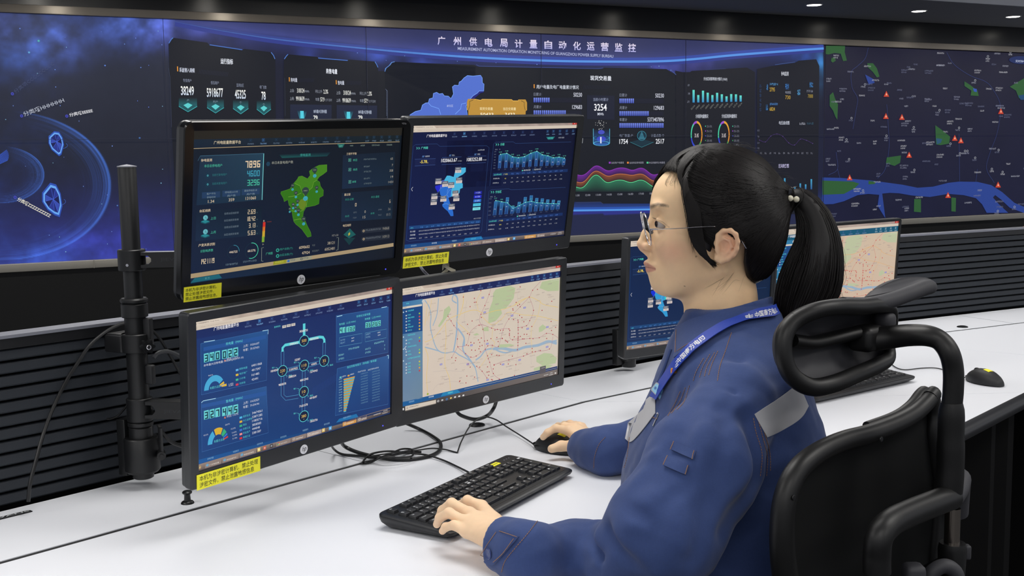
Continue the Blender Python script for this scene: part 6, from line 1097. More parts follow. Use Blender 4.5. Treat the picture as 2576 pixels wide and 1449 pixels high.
cable([D3(2235, 905, .003), D3(2250, 922, .003), D3(2275, 930, .003), D3(2320, 926, .003), D3(2355, 926, .003), D3(2385, 934, .003), D3(2415, 946, .004), D3(2440, 953, .008)], .0016, 'thin black lead of the spare mouse at the right')
# paper tag strip above the lower right monitor
M_PAP = mat('paper_strip', (205, 200, 178), rough=.8); yy = 2.47
G = []
for k, (x, y, dy) in enumerate([(1146, 683, .0), (1130, 676, -.004), (1116, 668, -.008), (1113, 676, -.01), (1118, 668, .0), (1122, 664, .008), (1129, 667, .012), (1128, 676, .008), (1120, 683, .0), (1111, 690, -.004)]): G.append((x, y, dy))
Sx = spline(np.array([[a, b, c] for a, b, c in G], float), 6); mb = MB()
Gd = [[at_y(a, b - 4.5, yy + c), at_y(a, b, yy + c + .001), at_y(a, b + 4.5, yy + c)] for a, b, c in Sx]; mb.sheet(Gd, .0006); o = mb.build('paper_tag', M_PAP); tag(o, 'curled strip of cream paper tag on top of the lower right monitor', 'paper tag')
# ================================================================== keyboards
M_KEY = mat('black_keycap', (27, 28, 31), rough=.45, bump=(1500, .2, .0001)); M_INK = mat('white_key_print', (215, 218, 222), rough=.5); M_KB = mat('keyboard_black_shell', (24, 25, 28), rough=.42, bump=(1500, .15, .0001))
KW, KH = .452, .157
def kz(v): return .0165 + (v + KH / 2) / KH * .012     # top surface of the shell
def keyboard(loc, yaw, label):
    t = empty('keyboard', loc, yaw, label, 'keyboard')
    mb = MB(); rings = []
    for ins, f in ((.010, -1), (.002, -.62), (0, -.3), (0, -.08), (.0015, 0.), (.004, .12)):
        R = []
        for a, b in rrect(KW - 2 * ins, KH - 2 * ins, .012, 4): h = kz(b); R.append((a, b, .004 + (h - .004) * (1 + f) if f < 0 else h + .0008 * f * 8))
        rings.append(R)
    loft_rings(mb, rings); mb.build('shell', M_KB, t, smooth=50, fix=True)
    mb = MB(); mb.box((0, -KH / 2 + .012, kz(-KH / 2 + .012) + .0008), (KW - .03, .0012, .0006)); mb.build('front_groove', M_BLK, t)
    U = .0187; UY = .0207
    cache = {}
    def key(x, y, w, h, leg, n=0):
        k = (w, h, leg)
        if k not in cache:
            mb = MB(); W_, H_ = w * U - .0028, h * UY - .0032; r = []
            for ins, z in ((0, 0), (0.0001, .0025), (.0016, .0062), (.0024, .0066)): r.append([(a, b, z) for a, b in rrect(W_ - 2 * ins, H_ - 2 * ins, .0016, 2)])
            loft_rings(mb, r)
            if leg:
                for tx, ox, oy, sz in leg:
                    V, T, asp = text_mesh(tx, .01, 1, 0.)
                    if len(V): ww = min(sz * asp, W_ * .62); hh = min(sz, ww / asp * 1.15); mb.add(np.column_stack([(V[:, 0] - 0) * ww - W_ * .34 + ox, (V[:, 1] - .5) * hh + oy, np.full(len(V), .0068)]), T, 1)
            o = mb.build('key', M_KEY, t, smooth=40, fix=False); o.data.materials.append(M_INK); cache[k] = o
            for p in o.data.polygons:
                pass
        else: o = cache[k].copy(); COL.objects.link(o); o.parent = t
        o.location = (x, y, kz(y) - .0006); o.rotation_euler = (math.atan(.012 / KH), 0, 0)
    L = lambda s: ((s, 0, .0026, .0044),) if len(s) == 1 else ((s, 0, .0026, .0030),)
    D = lambda a, b: ((a, 0, .0036, .0036), (b, 0, -.0022, .0036))
    x0 = -KW / 2 + .0135; top = KH / 2 - .0185
    y = top; key(x0 + U / 2, y, 1, 1, L('Esc'))
    for k in range(12): key(x0 + U * (2.5 + k + .5 * (k // 4)), y, 1, 1, L('F%d' % (k + 1)))
    rows = [([('`', 1)] + [(c, 1) for c in '1234567890-='] + [('Backspace', 2)]), ([('Tab', 1.5)] + [(c, 1) for c in 'QWERTYUIOP[]'] + [('\\', 1.5)]), ([('Caps Lock', 1.75)] + [(c, 1) for c in "ASDFGHJKL;'"] + [('Enter', 2.25)]),
            ([('Shift', 2.25)] + [(c, 1) for c in 'ZXCVBNM,./'] + [('Shift', 2.75)]), [('Ctrl', 1.25), ('Win', 1.25), ('Alt', 1.25), ('', 6.25), ('Alt', 1.25), ('Win', 1.25), ('Menu', 1.25), ('Ctrl', 1.25)]]
    sh = dict(zip('1234567890-=', '!@#$%^&*()_+'))
    for r, row in enumerate(rows):
        y = top - UY * (1.25 + r); x = x0
        for c, w in row: key(x + w * U / 2, y, w, 1, D(sh[c], c) if c in sh else (L(c) if c else ())); x += w * U
    xn = x0 + 15.25 * U
    for k, s in enumerate(('PrtSc', 'ScrLk', 'Pause')): key(xn + U * (k + .5), top, 1, 1, L(s))
    for r, rw in enumerate((('Insert', 'Home', 'PgUp'), ('Delete', 'End', 'PgDn'))):
        for k, s in enumerate(rw): key(xn + U * (k + .5), top - UY * (1.25 + r), 1, 1, L(s))
    key(xn + U * 1.5, top - UY * 4.25, 1, 1, L('^'))
    for k, s in enumerate('<v>'): key(xn + U * (k + .5), top - UY * 5.25, 1, 1, L(s))
    xp = xn + 3.25 * U
    for r, rw in enumerate((('NumLk', '/', '*', '-'), ('7', '8', '9', ''), ('4', '5', '6', ''), ('1', '2', '3', ''))):
        for k, s in enumerate(rw):
            if s: key(xp + U * (k + .5), top - UY * (1.25 + r), 1, 1, L(s))
    key(xp + U * 3.5, top - UY * 2.75, 1, 2, L('+')); key(xp + U * 3.5, top - UY * 4.75, 1, 2, L('Enter')); key(xp + U, top - UY * 5.25, 2, 1, L('0')); key(xp + U * 2.5, top - UY * 5.25, 1, 1, L('.'))
    st_ = MB().box((xp + U * .6, top + .001, kz(top) + .0012), (.030, .012, .0005), rotx(math.atan(.012 / KH))).build('label_sticker', M_YEL, t); st_['label'] = 'small yellow sticker'
    c = Canvas(lambda p: np.asarray(p) * 1e-3, lambda Q: np.column_stack([xp + U * .6 + Q[:, 0], top + .001 + Q[:, 1], kz(top + Q[:, 1]) + .0016 + Q[:, 2]]), 1e-4); c.jac = lambda a, b: (np.array([a, b]) * 1e-3, 1e3, 1e3); c.text('专用键盘', 0, 0, 22, 5, (120, 120, 30), 1, anchor='c'); c.build('sticker_print', M_PRINT, st_)
    for k in range(3): MB().lathe([(0, 0), (.0016, 0), (.0016, .0004), (0, .0004)], c=(xp + U * (2.6 + k * .5), top + .001, kz(top) + .0009), seg=10).build('indicator_light', M_RAIL, t)
    for sx in (-1, 1):
        for sy in (-1, 1): MB().box((sx * (KW / 2 - .03), sy * (KH / 2 - .025), .0024), (.02, .01, .0044)).build('rubber_foot', M_BLK, t)
    return t
kb1 = keyboard((-.062, 2.087, DESK), 1.036, 'black keyboard under the left hand of the seated person')
f2 = at_z(2306, 952, DESK + .01); ya = .655; d2 = np.array([math.cos(ya), math.sin(ya), 0]); n2 = np.array([-math.sin(ya), math.cos(ya), 0])
kc = f2 - d2 * KW / 2 + n2 * KH / 2
kb2 = keyboard((kc[0], kc[1], DESK), ya, 'black keyboard on the far desk half hidden by the chair headrest')
# ================================================================== mice
def mouse(front, yaw, label):
    """front: cable end; yaw: heading of the nose"""
    t = empty('computer_mouse', front, yaw, label, 'computer mouse'); Lm, Wm, Hm = .116, .031, .038
    rings = []
    for u in np.linspace(0, 1, 22):
        x = -Lm * u; wv_ = Wm * (math.sin(PI * min(1, (u * .93 + .045))) ** .42) * (.9 + .14 * math.sin(PI * u)); hz = Hm * (math.sin(PI * (u * .90 + .055) ** .88)) ** .62
        ring = []
        for k in range(24):
            a = 2 * PI * k / 24; c, s = math.cos(a), math.sin(a)
            ring.append((x, wv_ * (abs(c) ** .8) * np.sign(c), .003 + max(0., hz * (abs(s) ** .75)) if s > 0 else .003 - .002 * abs(s)))
        rings.append(ring)
    mb = MB(); loft_rings(mb, rings); mb.build('shell', M_BLKM, t, smooth=60, fix=True)
    top = lambda u: .003 + Hm * (math.sin(PI * (u * .90 + .055) ** .88)) ** .62
    mb = MB(); mb.tube([(-Lm * u, 0, top(u) + .0002) for u in np.linspace(.03, .42, 8)], .0006, 6); mb.build('button_split', M_BLK, t)
    MB().lathe([(0, -.003), (.009, -.003), (.0098, -.001), (.0098, .001), (.009, .003), (0, .003)], c=(-.028, 0, top(.24) - .006), R=rotx(PI / 2), seg=24).build('scroll_wheel', M_RAILD, t)
    G = [[(-Lm * u, y, top(u) * (1 - .35 * (y / Wm) ** 2) + .0008) for y in np.linspace(-.009, .009, 5)] for u in np.linspace(.50, .66, 5)]
    o = MB().sheet(G, .0005).build('label_sticker', M_YEL, t); o['label'] = 'small yellow sticker'
    mb = MB(); mb.tube([(-.002, 0, .012), (.006, 0, .011), (.012, 0, .009)], [.0035, .003, .0022], 10); mb.build('cable_boot', M_BLK, t)
    return t
m1f = at_z(1353, 1127, DESK); m1b = at_z(1452, 1143, DESK); v = m1f - m1b; ms1 = mouse(m1f, math.atan2(v[1], v[0]), 'black mouse under the right hand of the seated person')
m2f = at_z(2437, 956, DESK); m2b = at_z(2538, 978, DESK); v = m2f - m2b; ms2 = mouse(m2f, math.atan2(v[1], v[0]), 'spare black mouse alone on the far right desk')
# ================================================================== office chair
M_CH = mat('chair_black_nylon', (13, 13, 14), rough=.44, spec=.4, bump=(900, .2, .0002)); M_CHG = mat('chair_soft_grey_pad', (48, 48, 53), rough=.6, bump=(900, .25, .0003)); M_MESH = mat('chair_black_mesh', (7, 8, 9), rough=.8, spec=.2, bump=(2500, .3, .0003)); M_STEEL = mat('polished_steel_post', (170, 160, 150), rough=.18, metal=1.)
cb, cnv = np.array([.55, 1.66, 0]), np.array([.66, -.75, 0]) / np.hypot(.66, .75)
def CB(px, py, off=0.): return at_plane(px, py, cb + cnv * off, cnv)
chair = empty('office_chair', (.50, 1.74, 0), 0, 'black high-back mesh office chair with curved headrest, occupied by the seated person', 'chair'); ci = np.array([.50, 1.74, 0])
def cpart(mb, name, m, smooth=60, fix=True, parent=None):
    mb.v = [V - ci for V in mb.v]; return mb.build(name, m, parent or chair, smooth=smooth, fix=fix)
# back frame: broad flattened tube
fp = [(1990, 1560), (1975, 1449), (1968, 1380), (1968, 1312), (1975, 1255), (1992, 1206), (2020, 1168), (2066, 1134), (2125, 1108), (2185, 1092), (2250, 1068), (2298, 1042), (2330, 1014), (2350, 990)]
fr = [.018, .018, .0175, .017, .0165, .016, .0155, .015, .0145, .0145, .014, .0135, .013, .012]
F3 = spline([CB(x, y) for x, y in fp], 6); Rr = np.interp(np.linspace(0, 1, len(F3)), np.linspace(0, 1, len(fr)), fr)
cpart(MB().tube(F3, Rr, 16, up=cnv), 'back_frame', M_CH)
rp = [(2346, 1000), (2350, 1040), (2345, 1090), (2352, 1160), (2360, 1220), (2358, 1300), (2350, 1400), (2340, 1560)]
R3 = spline([CB(x, y) for x, y in rp], 6); cpart(MB().tube(R3, np.linspace(.012, .016, len(R3)), 14, up=cnv), 'side_frame', M_CH)
B3 = spline([CB(1990, 1560), CB(2080, 1640, .0), CB(2250, 1650), CB(2340, 1560)], 8); cpart(MB().tube(B3, .016, 14, up=cnv), 'bottom_frame', M_CH)
# second rounded horn at the top right (pad edge in front of the frame)
H3 = spline([CB(2180, 1072, -.012), CB(2250, 1048, -.014), CB(2292, 1022, -.016), CB(2316, 996, -.018), CB(2332, 984, -.018)], 6); cpart(MB().tube(H3, np.concatenate([np.linspace(.007, .012, len(H3) - 3), [.0115, .010, .006]]), 14, up=cnv), 'pad_edge', M_CH)
cap = CB(2352, 990); mb = MB(); mb.tube(spline([CB(2340, 1000), CB(2350, 988), CB(2354, 984)], 4), [.0125, .0125, .0125, .0125, .0120, .0115, .010, .008, .004], 14); cpart(mb, 'frame_tip', M_CH)
# mesh between
G = []
for t_ in np.linspace(0, 1, 18):
    iL = F3[int(t_ * len(F3) * .0)]; row = []
    yl = 1600 - t_ * 560
    xl = np.interp(yl, [1040, 1075, 1100, 1134, 1168, 1206, 1255, 1312, 1449, 1600], [2305, 2240, 2150, 2066, 2020, 1992, 1975, 1968, 1975, 1995]); xr = np.interp(yl, [1000, 1090, 1220, 1400, 1560, 1640], [2348, 2346, 2360, 2350, 2340, 2335])
    for s in np.linspace(0, 1, 14): row.append(CB(xl + (xr - xl) * s, yl, -.0 - .022 * math.sin(PI * s) * (1 - .6 * t_)))
    G.append(row)
cpart(MB().sheet(G, .003), 'back_mesh', M_MESH)
for x, y in ((1997, 1252), (2217, 1105)):
    cpart(MB().lathe([(0, 0), (.004, 0), (.0035, .001), (0, .0012)], c=CB(x, y, .0165), R=frame_to(cnv), seg=14), 'frame_plug', M_RAILD)
# spine and bracket
SP = lambda px, py, Y=1.60: at_y(px, py, Y)
cpart(MB().tube(spline([SP(2383, 1262), SP(2390, 1180), SP(2392, 1100), SP(2394, 1012)], 5), [.020] * 4 + [.0195] * 4 + [.0185] * 4 + [.0185 * .82 + .001 * 0], 20), 'spine_sleeve', M_CH)
cpart(MB().tube(spline([SP(2394, 1025), SP(2398, 980), SP(2398, 930), SP(2388, 888), SP(2366, 858, 1.61), SP(2335, 845, 1.62), SP(2290, 843, 1.64), SP(2240, 848, 1.66), SP(2195, 853, 1.67)], 6), [.0130] * 24 + list(np.linspace(.0130, .0165, 25)), 18, flat=1.15), 'headrest_arm', M_CH)
cpart(MB().tube(spline([SP(2392, 1250), SP(2345, 1268, 1.56), SP(2290, 1290, 1.52), SP(2240, 1315, 1.48), SP(2212, 1350, 1.46), SP(2206, 1400, 1.46), SP(2206, 1440, 1.46)], 6), .0185, 18), 'back_bracket', M_CH)
cpart(MB().tube(spline([SP(2390, 1255, 1.60), SP(2408, 1228, 1.66), SP(2414, 1205, 1.70), SP(2412, 1230, 1.74), SP(2408, 1290, 1.76)], 6), [.017] * 25, 16), 'back_bracket', M_CHG)
cpart(MB().lathe([(0, -.075), (.0115, -.075), (.0115, .02), (0, .02)], c=SP(2396, 1310, 1.655), seg=20), 'steel_post', M_STEEL); cpart(MB().lathe([(0, -.14), (.0125, -.14), (.0125, .01), (0, .01)], c=SP(2212, 1438, 1.46), seg=20), 'steel_post', M_STEEL)
cpart(MB().lathe([(0, -.06), (.019, -.06), (.021, -.01), (.019, 0), (0, 0)], c=SP(2396, 1365, 1.655), seg=24), 'post_socket', M_CH)
cpart(MB().box(SP(2432, 1388, 1.655), (.010, .014, .022), bev=.003), 'lock_button', M_CHG)
cpart(MB().tube(spline([SP(2335, 1470, 1.6), SP(2345, 1440, 1.6), SP(2375, 1424, 1.6), SP(2402, 1438, 1.6), SP(2412, 1475, 1.6)], 6), .011, 14), 'tilt_knob', M_CHG)
cpart(MB().box(SP(2298, 1460, 1.58), (.03, .03, .05), bev=.008), 'tilt_housing', M_CHG)
# headrest
hl = [(2000, 806, 1.560), (2050, 782, 1.57), (2105, 772, 1.59), (2160, 772, 1.63), (2205, 768, 1.665), (2240, 775, 1.70), (2246, 810, 1.715), (2238, 860, 1.71), (2236, 900, 1.70), (2205, 920, 1.67), (2150, 944, 1.62), (2095, 966, 1.58), (2045, 974, 1.56), (2005, 957, 1.55), (1980, 925, 1.545), (1970, 880, 1.545), (1976, 838, 1.55)]
hr = [.0125, .012, .012, .0125, .012, .009, .008, .008, .010, .0125, .0125, .013, .013, .013, .0125, .0125, .0125]
HL = spline([at_y(x, y, Y) for x, y, Y in hl], 6, closed=True); hr2 = spline(np.array([[r, 0, 0] for r in hr]), 6, closed=True)[:, 0]
n = len(HL); P = np.vstack([HL, HL[:1]]); mb = MB(); mb.tube(P, np.append(hr2, hr2[0]), 16, cap=False); cpart(mb, 'headrest_rim', M_CHG if False else M_CH)
# cushion behind the rim (front side of the headrest)
ctr = HL.mean(0); fw = np.array([-.62, .78, 0]); mb = MB(); rings = []
for k, (sc, dp) in enumerate([(1.0, 0.), (1.0, .012), (.97, .022), (.88, .030), (.6, .036), (.3, .036), (.02, .035)]): rings.append([ctr + (p - ctr) * sc + fw * (dp - .0 + .03 * (1 - sc) * 0) for p in HL])
mb.grid(np.array(rings), closed_v=True); cpart(mb, 'headrest_cushion', M_CHG)
# upper wing and pad, coloured greyer for the light on their front
W3 = spline([at_y(x, y, Y) for x, y, Y in ((2120, 768, 1.61), (2180, 768, 1.65), (2235, 757, 1.69), (2290, 738, 1.735), (2328, 724, 1.765), (2346, 722, 1.785))], 6)
cpart(MB().tube(W3, np.concatenate([np.full(len(W3) - 4, .0122), [.0118, .011, .009, .004]]), 16), 'headrest_wing', M_CHG)
G = []
for a in np.linspace(0, 1, 14):
    x = 2180 + 166 * a; yb = np.interp(x, [2180, 2240, 2330, 2346], [756, 742, 714, 720]); yt = yb - 36 * math.sin(PI * a ** .8) ** .8; G.append([at_y(x, yb + (yt - yb) * s, 1.66 + .125 * a + .035 * math.sin(s * PI / 2)) for s in np.linspace(0, 1, 7)])
cpart(MB().sheet(G, .012), 'wing_pad', M_CHG)
# inner web and mount
cpart(MB().tube(spline([at_y(x, y, Y) for x, y, Y in ((1990, 856, 1.575), (2040, 862, 1.60), (2090, 852, 1.63), (2150, 838, 1.66), (2190, 836, 1.68))], 6), .014, 12, flat=.7), 'headrest_web', M_CH)
cpart(MB().box(at_y(2180, 850, 1.672), (.05, .04, .038), rotz(.75), bev=.01), 'headrest_mount', M_CH); cpart(MB().box(at_y(2226, 806, 1.70), (.026, .03, .026), rotz(.75), bev=.009), 'mount_cap', M_CHG)
# seat, column and base (below the picture)
cpart(MB().box((.40, 1.86, .405), (.46, .48, .075), rotz(math.atan2(.75, -.66) - PI / 2 + PI / 2), bev=.035), 'seat', M_CHG); cpart(MB().lathe([(0, 0), (.03, 0), (.03, .27), (0, .27)], c=(.40, 1.84, .09), seg=20), 'gas_column', M_STEEL)
for k in range(5):
    a = 2 * PI * k / 5 + .3; e = np.array([.40 + .3 * math.cos(a), 1.84 + .3 * math.sin(a), .075]); cpart(MB().tube([(.40, 1.84, .11), e], [.026, .016], 12), 'base_leg', M_CH); cpart(MB().lathe([(0, -.012), (.027, -.012), (.028, 0), (.027, .012), (0, .012)], c=e - np.array([0, 0, .046]), R=rotz(a) @ rotx(PI / 2), seg=18), 'castor', M_CH)
cpart(MB().tube([SP(2396, 1420, 1.655), (.47, 1.78, .60), (.44, 1.82, .40)], [.018, .02, .02], 12), 'back_support', M_CH)
for s_ in (-1, 1):
    b = np.array([.38, 1.86, 0]) + np.array([.75, .66, 0]) * .26 * s_; cpart(MB().tube([b + [0, 0, .45], b + [0.02 * s_, 0, .60]], .014, 12), 'arm_post', M_CH)
# ================================================================== implicit-surface modelling (organic shapes)
def s_min(a, b, k):
    h = np.clip(.5 + .5 * (b - a) / k, 0, 1); return b + (a - b) * h - k * h * (1 - h)
def s_max(a, b, k): return -s_min(-a, -b, k)
def d_ell(P, c, r, R=None):
    q = P - np.asarray(c, np.float32)
    if R is not None: q = q @ np.asarray(R, np.float32)
    r = np.asarray(r, np.float32); k0 = np.sqrt(((q / r) ** 2).sum(-1)); k1 = np.sqrt(((q / r ** 2) ** 2).sum(-1)) + 1e-9; return k0 * (k0 - 1) / k1
def d_cone(P, a, b, ra, rb, sq=None):
    a = np.asarray(a, np.float32); b = np.asarray(b, np.float32); ab = b - a; L2 = float(ab @ ab) + 1e-12; q = P - a
    t = np.clip((q @ ab) / L2, 0, 1); return np.sqrt(((q - t[..., None] * ab) ** 2).sum(-1)) - (ra + (rb - ra) * t)
def d_chain(P, pts, rad, k=.006):
    d = None
    for i in range(len(pts) - 1):
        e = d_cone(P, pts[i], pts[i + 1], rad[i], rad[i + 1]); d = e if d is None else (np.minimum(d, e) if k <= 0 else s_min(d, e, k))
    return d
def d_poly2(X, Y, poly):
    """signed distance to a closed polygon (negative inside)"""
    P = np.asarray(poly, float); d = np.full(X.shape, 1e18); ins = np.zeros(X.shape, bool); n = len(P)
    for i in range(n):
        a, b = P[i], P[(i + 1) % n]; ex, ey = b - a; wx, wy = X - a[0], Y - a[1]; t = np.clip((wx * ex + wy * ey) / (ex * ex + ey * ey + 1e-12), 0, 1)
        d = np.minimum(d, (wx - ex * t) ** 2 + (wy - ey * t) ** 2)
        c = ((a[1] > Y) != (b[1] > Y)) & (X < (b[0] - a[0]) * (Y - a[1]) / (b[1] - a[1] + 1e-12) + a[0]); ins ^= c
    return np.where(ins, -1, 1) * np.sqrt(d)
def surface(fn, lo, hi, h, B=8):
    """blockwise surface-nets extraction -> V, F, N"""
    lo = np.asarray(lo, float); n = np.ceil((np.asarray(hi, float) - lo) / (h * B)).astype(int); g = np.indices(n).reshape(3, -1).T
    cen = (lo + (g + .5) * B * h).astype(np.float32); dc = fn(cen); keep = g[np.abs(dc) < B * h * .87 * 1.45 + .002]
    o = np.arange(B + 1); off = np.stack(np.meshgrid(o, o, o, indexing='ij'), -1)
    VV = []; KK = []; EE = []; Nn = n * B + 3; key = lambda c: (c[..., 0] * Nn[1] + c[..., 1]) * Nn[2] + c[..., 2]
    for s in range(0, len(keep), 400):
        kb = keep[s:s + 400]; idx = kb[:, None, None, None, :] * B + off; P = (lo + idx * h).astype(np.float32); D = fn(P.reshape(-1, 3)).reshape(P.shape[:-1])
        D = np.where(np.abs(D) < 1e-7, 1e-7, D); I = D < 0; c8 = [(slice(None),) + tuple(slice(1, None) if b else slice(None, -1) for b in (i, j, k)) for i in (0, 1) for j in (0, 1) for k in (0, 1)]
        cnt = sum(I[c].astype(np.int8) for c in c8); act = (cnt > 0) & (cnt < 8)
        acc = np.zeros(act.shape + (3,), np.float32); w = np.zeros(act.shape, np.float32)
        for ax in range(3):
            for u in (0, 1):
                for v in (0, 1):
                    b0 = [0, 0, 0]; oth = [a for a in range(3) if a != ax]; b0[oth[0]], b0[oth[1]] = u, v; b1 = list(b0); b1[ax] = 1
                    s0 = (slice(None),) + tuple(slice(1, None) if b else slice(None, -1) for b in b0); s1 = (slice(None),) + tuple(slice(1, None) if b else slice(None, -1) for b in b1)
                    d0, d1 = D[s0], D[s1]; cr = (d0 < 0) != (d1 < 0); t = np.where(cr, d0 / (d0 - d1 + (d0 == d1)), 0); p = np.zeros(act.shape + (3,), np.float32); p[..., oth[0]] = u; p[..., oth[1]] = v; p[..., ax] = t; acc += p * cr[..., None]; w += cr
        ci_ = idx[:, :-1, :-1, :-1][act]; VV.append(lo + (ci_ + acc[act] / w[act][:, None]) * h); KK.append(key(ci_))
        for ax in range(3):
            s0 = [slice(None)] + [slice(None, -1)] * 3; s1 = list(s0); s1[ax + 1] = slice(1, None)
            a, b = I[tuple(s0)], I[tuple(s1)]; m = a != b; EE.append((ax, idx[:, :-1, :-1, :-1][m], a[m]))
    V = np.concatenate(VV); K = np.concatenate(KK); o_ = np.argsort(K); K, V = K[o_], V[o_]; K, ui = np.unique(K, return_index=True); V = V[ui]; F = []
    for ax, c, ins in EE:
        if not len(c): continue
        u, v = [(1, 2), (2, 0), (0, 1)][ax]; q = []
        for du, dv in ((0, 0), (1, 0), (1, 1), (0, 1)): cc = c.copy(); cc[:, u] -= du; cc[:, v] -= dv; k = key(cc); i = np.searchsorted(K, k); i = np.minimum(i, len(K) - 1); q.append(np.where(K[i] == k, i, -1))
        q = np.stack(q, 1); ok = (q >= 0).all(1); q = q[ok]; ins = ins[ok]; F.append(np.where(ins[:, None], q, q[:, ::-1]))
    return V, np.concatenate(F)
def mesh_np(name, V, F, m, parent=None, colors=None, inv=None):
    me = bpy.data.meshes.new(name); V = np.asarray(V, np.float32); F = np.asarray(F, np.int32)
    if inv is not None: V = V - np.asarray(inv, np.float32)
    me.vertices.add(len(V)); me.vertices.foreach_set('co', V.ravel()); k = F.shape[1]; me.loops.add(F.size); me.loops.foreach_set('vertex_index', F.ravel()); me.polygons.add(len(F)); me.polygons.foreach_set('loop_start', np.arange(0, F.size, k, dtype=np.int32)); me.polygons.foreach_set('loop_total', np.full(len(F), k, np.int32))
    me.update(calc_edges=True); me.validate(); me.polygons.foreach_set('use_smooth', [True] * len(me.polygons))
    if colors is not None: a = me.color_attributes.new('Col', 'FLOAT_COLOR', 'POINT'); a.data.foreach_set('color', np.column_stack([colors, np.ones(len(V))]).astype(np.float32).ravel())
    return link(name, me, m, parent)
def relax(V, F, it=2, lam=.5):
    for _ in range(it):
        S = np.zeros_like(V); C = np.zeros(len(V))
        for i in range(4): j = (i + 1) % 4; np.add.at(S, F[:, i], V[F[:, j]]); np.add.at(C, F[:, i], 1); np.add.at(S, F[:, j], V[F[:, i]]); np.add.at(C, F[:, j], 1)
        V = V + lam * (S / np.maximum(C, 1)[:, None] - V)
    return V
def grad(fn, P, e=.0008):
    P = np.asarray(P, np.float32); g = np.stack([fn(P + np.eye(3, dtype=np.float32)[i] * e) - fn(P - np.eye(3, dtype=np.float32)[i] * e) for i in range(3)], -1); return g / (np.linalg.norm(g, axis=-1, keepdims=True) + 1e-9)
def project(fn, P, off=0., it=3):
    for _ in range(it): P = P - grad(fn, P) * (fn(P.astype(np.float32)) - off)[:, None]
    return P
# ================================================================== seated person
YH = 1.90
def Q(px, py, dy=0., Y=YH): return at_y(px, py, Y + dy)
def Qs(L): return [Q(*p) for p in L]
person = empty('person', (.40, 1.84, 0), 0, 'person with black ponytail, glasses and navy work jacket, seated typing at the left desk', 'person'); PI0 = np.array([.40, 1.84, 0])
def bilat(f):  # evaluate for near (-1) and far (+1) side
    return [f(-1), f(1)]
def head_sdf(P):
    d = d_ell(P, Q(1818, 533), (.094, .073, .090)); d = s_min(d, d_ell(P, Q(1722, 515), (.0570, .061, .066)), .02)
    d = s_min(d, d_ell(P, Q(1712, 612), (.0500, .053, .074)), .02)
    for s in (-1, 1):
        d = s_min(d, d_ell(P, Q(1704, 606, s * .036), (.028, .022, .026)), .018)
        d = s_min(d, d_cone(P, Q(1812, 672, s * .050), Q(1690, 722, s * .020), .014, .015), .03)
        d = s_min(d, d_ell(P, Q(1738, 640, s * .036), (.040, .024, .040)), .02)
        d = s_min(d, d_ell(P, Q(1655, 519, s * .022), (.009, .022, .007)), .012)
    d = s_min(d, d_ell(P, Q(1730, 690), (.050, .040, .032)), .025); d = s_min(d, d_ell(P, Q(1664, 716), (.0155, .019, .0145)), .014)
    d = s_min(d, d_ell(P, Q(1670, 676), (.0270, .027, .030)), .014)
    d = s_min(d, d_chain(P, Qs([(1822, 680), (1814, 760), (1806, 850)]), (.050, .0565, .062), .02), .022)
    for s in (-1, 1):   # socket
        d = s_max(d, -d_ell(P, Q(1645, 561, s * .031), (.013, .018, .0125)), .014)
        d = s_min(d, d_ell(P, Q(1666, 563, s * .0305), (.0136, .0150, .0130)), .005)
        d = s_max(d, -d_ell(P, Q(1652, 564, s * .034), (.017, .0165, .0050), rotz(0) @ roty(.35)), .0022)
    d = s_min(d, d_chain(P, Qs([(1648, 540), (1641, 560), (1626, 588), (1615, 613)]), (.006, .0062, .0066, .0088), .008), .008)
    for s in (-1, 1):
        d = s_min(d, d_ell(P, Q(1630, 621, s * .0105), (.0095, .0070, .0068)), .007); d = s_max(d, -d_ell(P, Q(1624, 631, s * .0072), (.0052, .0032, .0042)), .003)
    d = s_min(d, d_cone(P, Q(1618, 625), Q(1634, 640), .0060, .0055), .006)
    lip = lambda x, y, r, w: d_chain(P, [Q(x + 24, y + 5, -w), Q(x + 6, y, -w * .5), Q(x, y - 1, 0), Q(x + 6, y, w * .5), Q(x + 24, y + 5, w)], (r * .35, r * .85, r, r * .85, r * .35), .002)
    d = s_min(d, lip(1626, 663, .0043, .021), .007); d = s_min(d, lip(1633, 679, .0046, .019), .007)
    d = s_max(d, -d_chain(P, [Q(1658, 678, -.0215), Q(1636, 673, -.010), Q(1627, 672, 0), Q(1636, 673, .010), Q(1658, 678, .0215)], (.0003, .0006, .0008, .0006, .0003), 0), .0018)
    return d
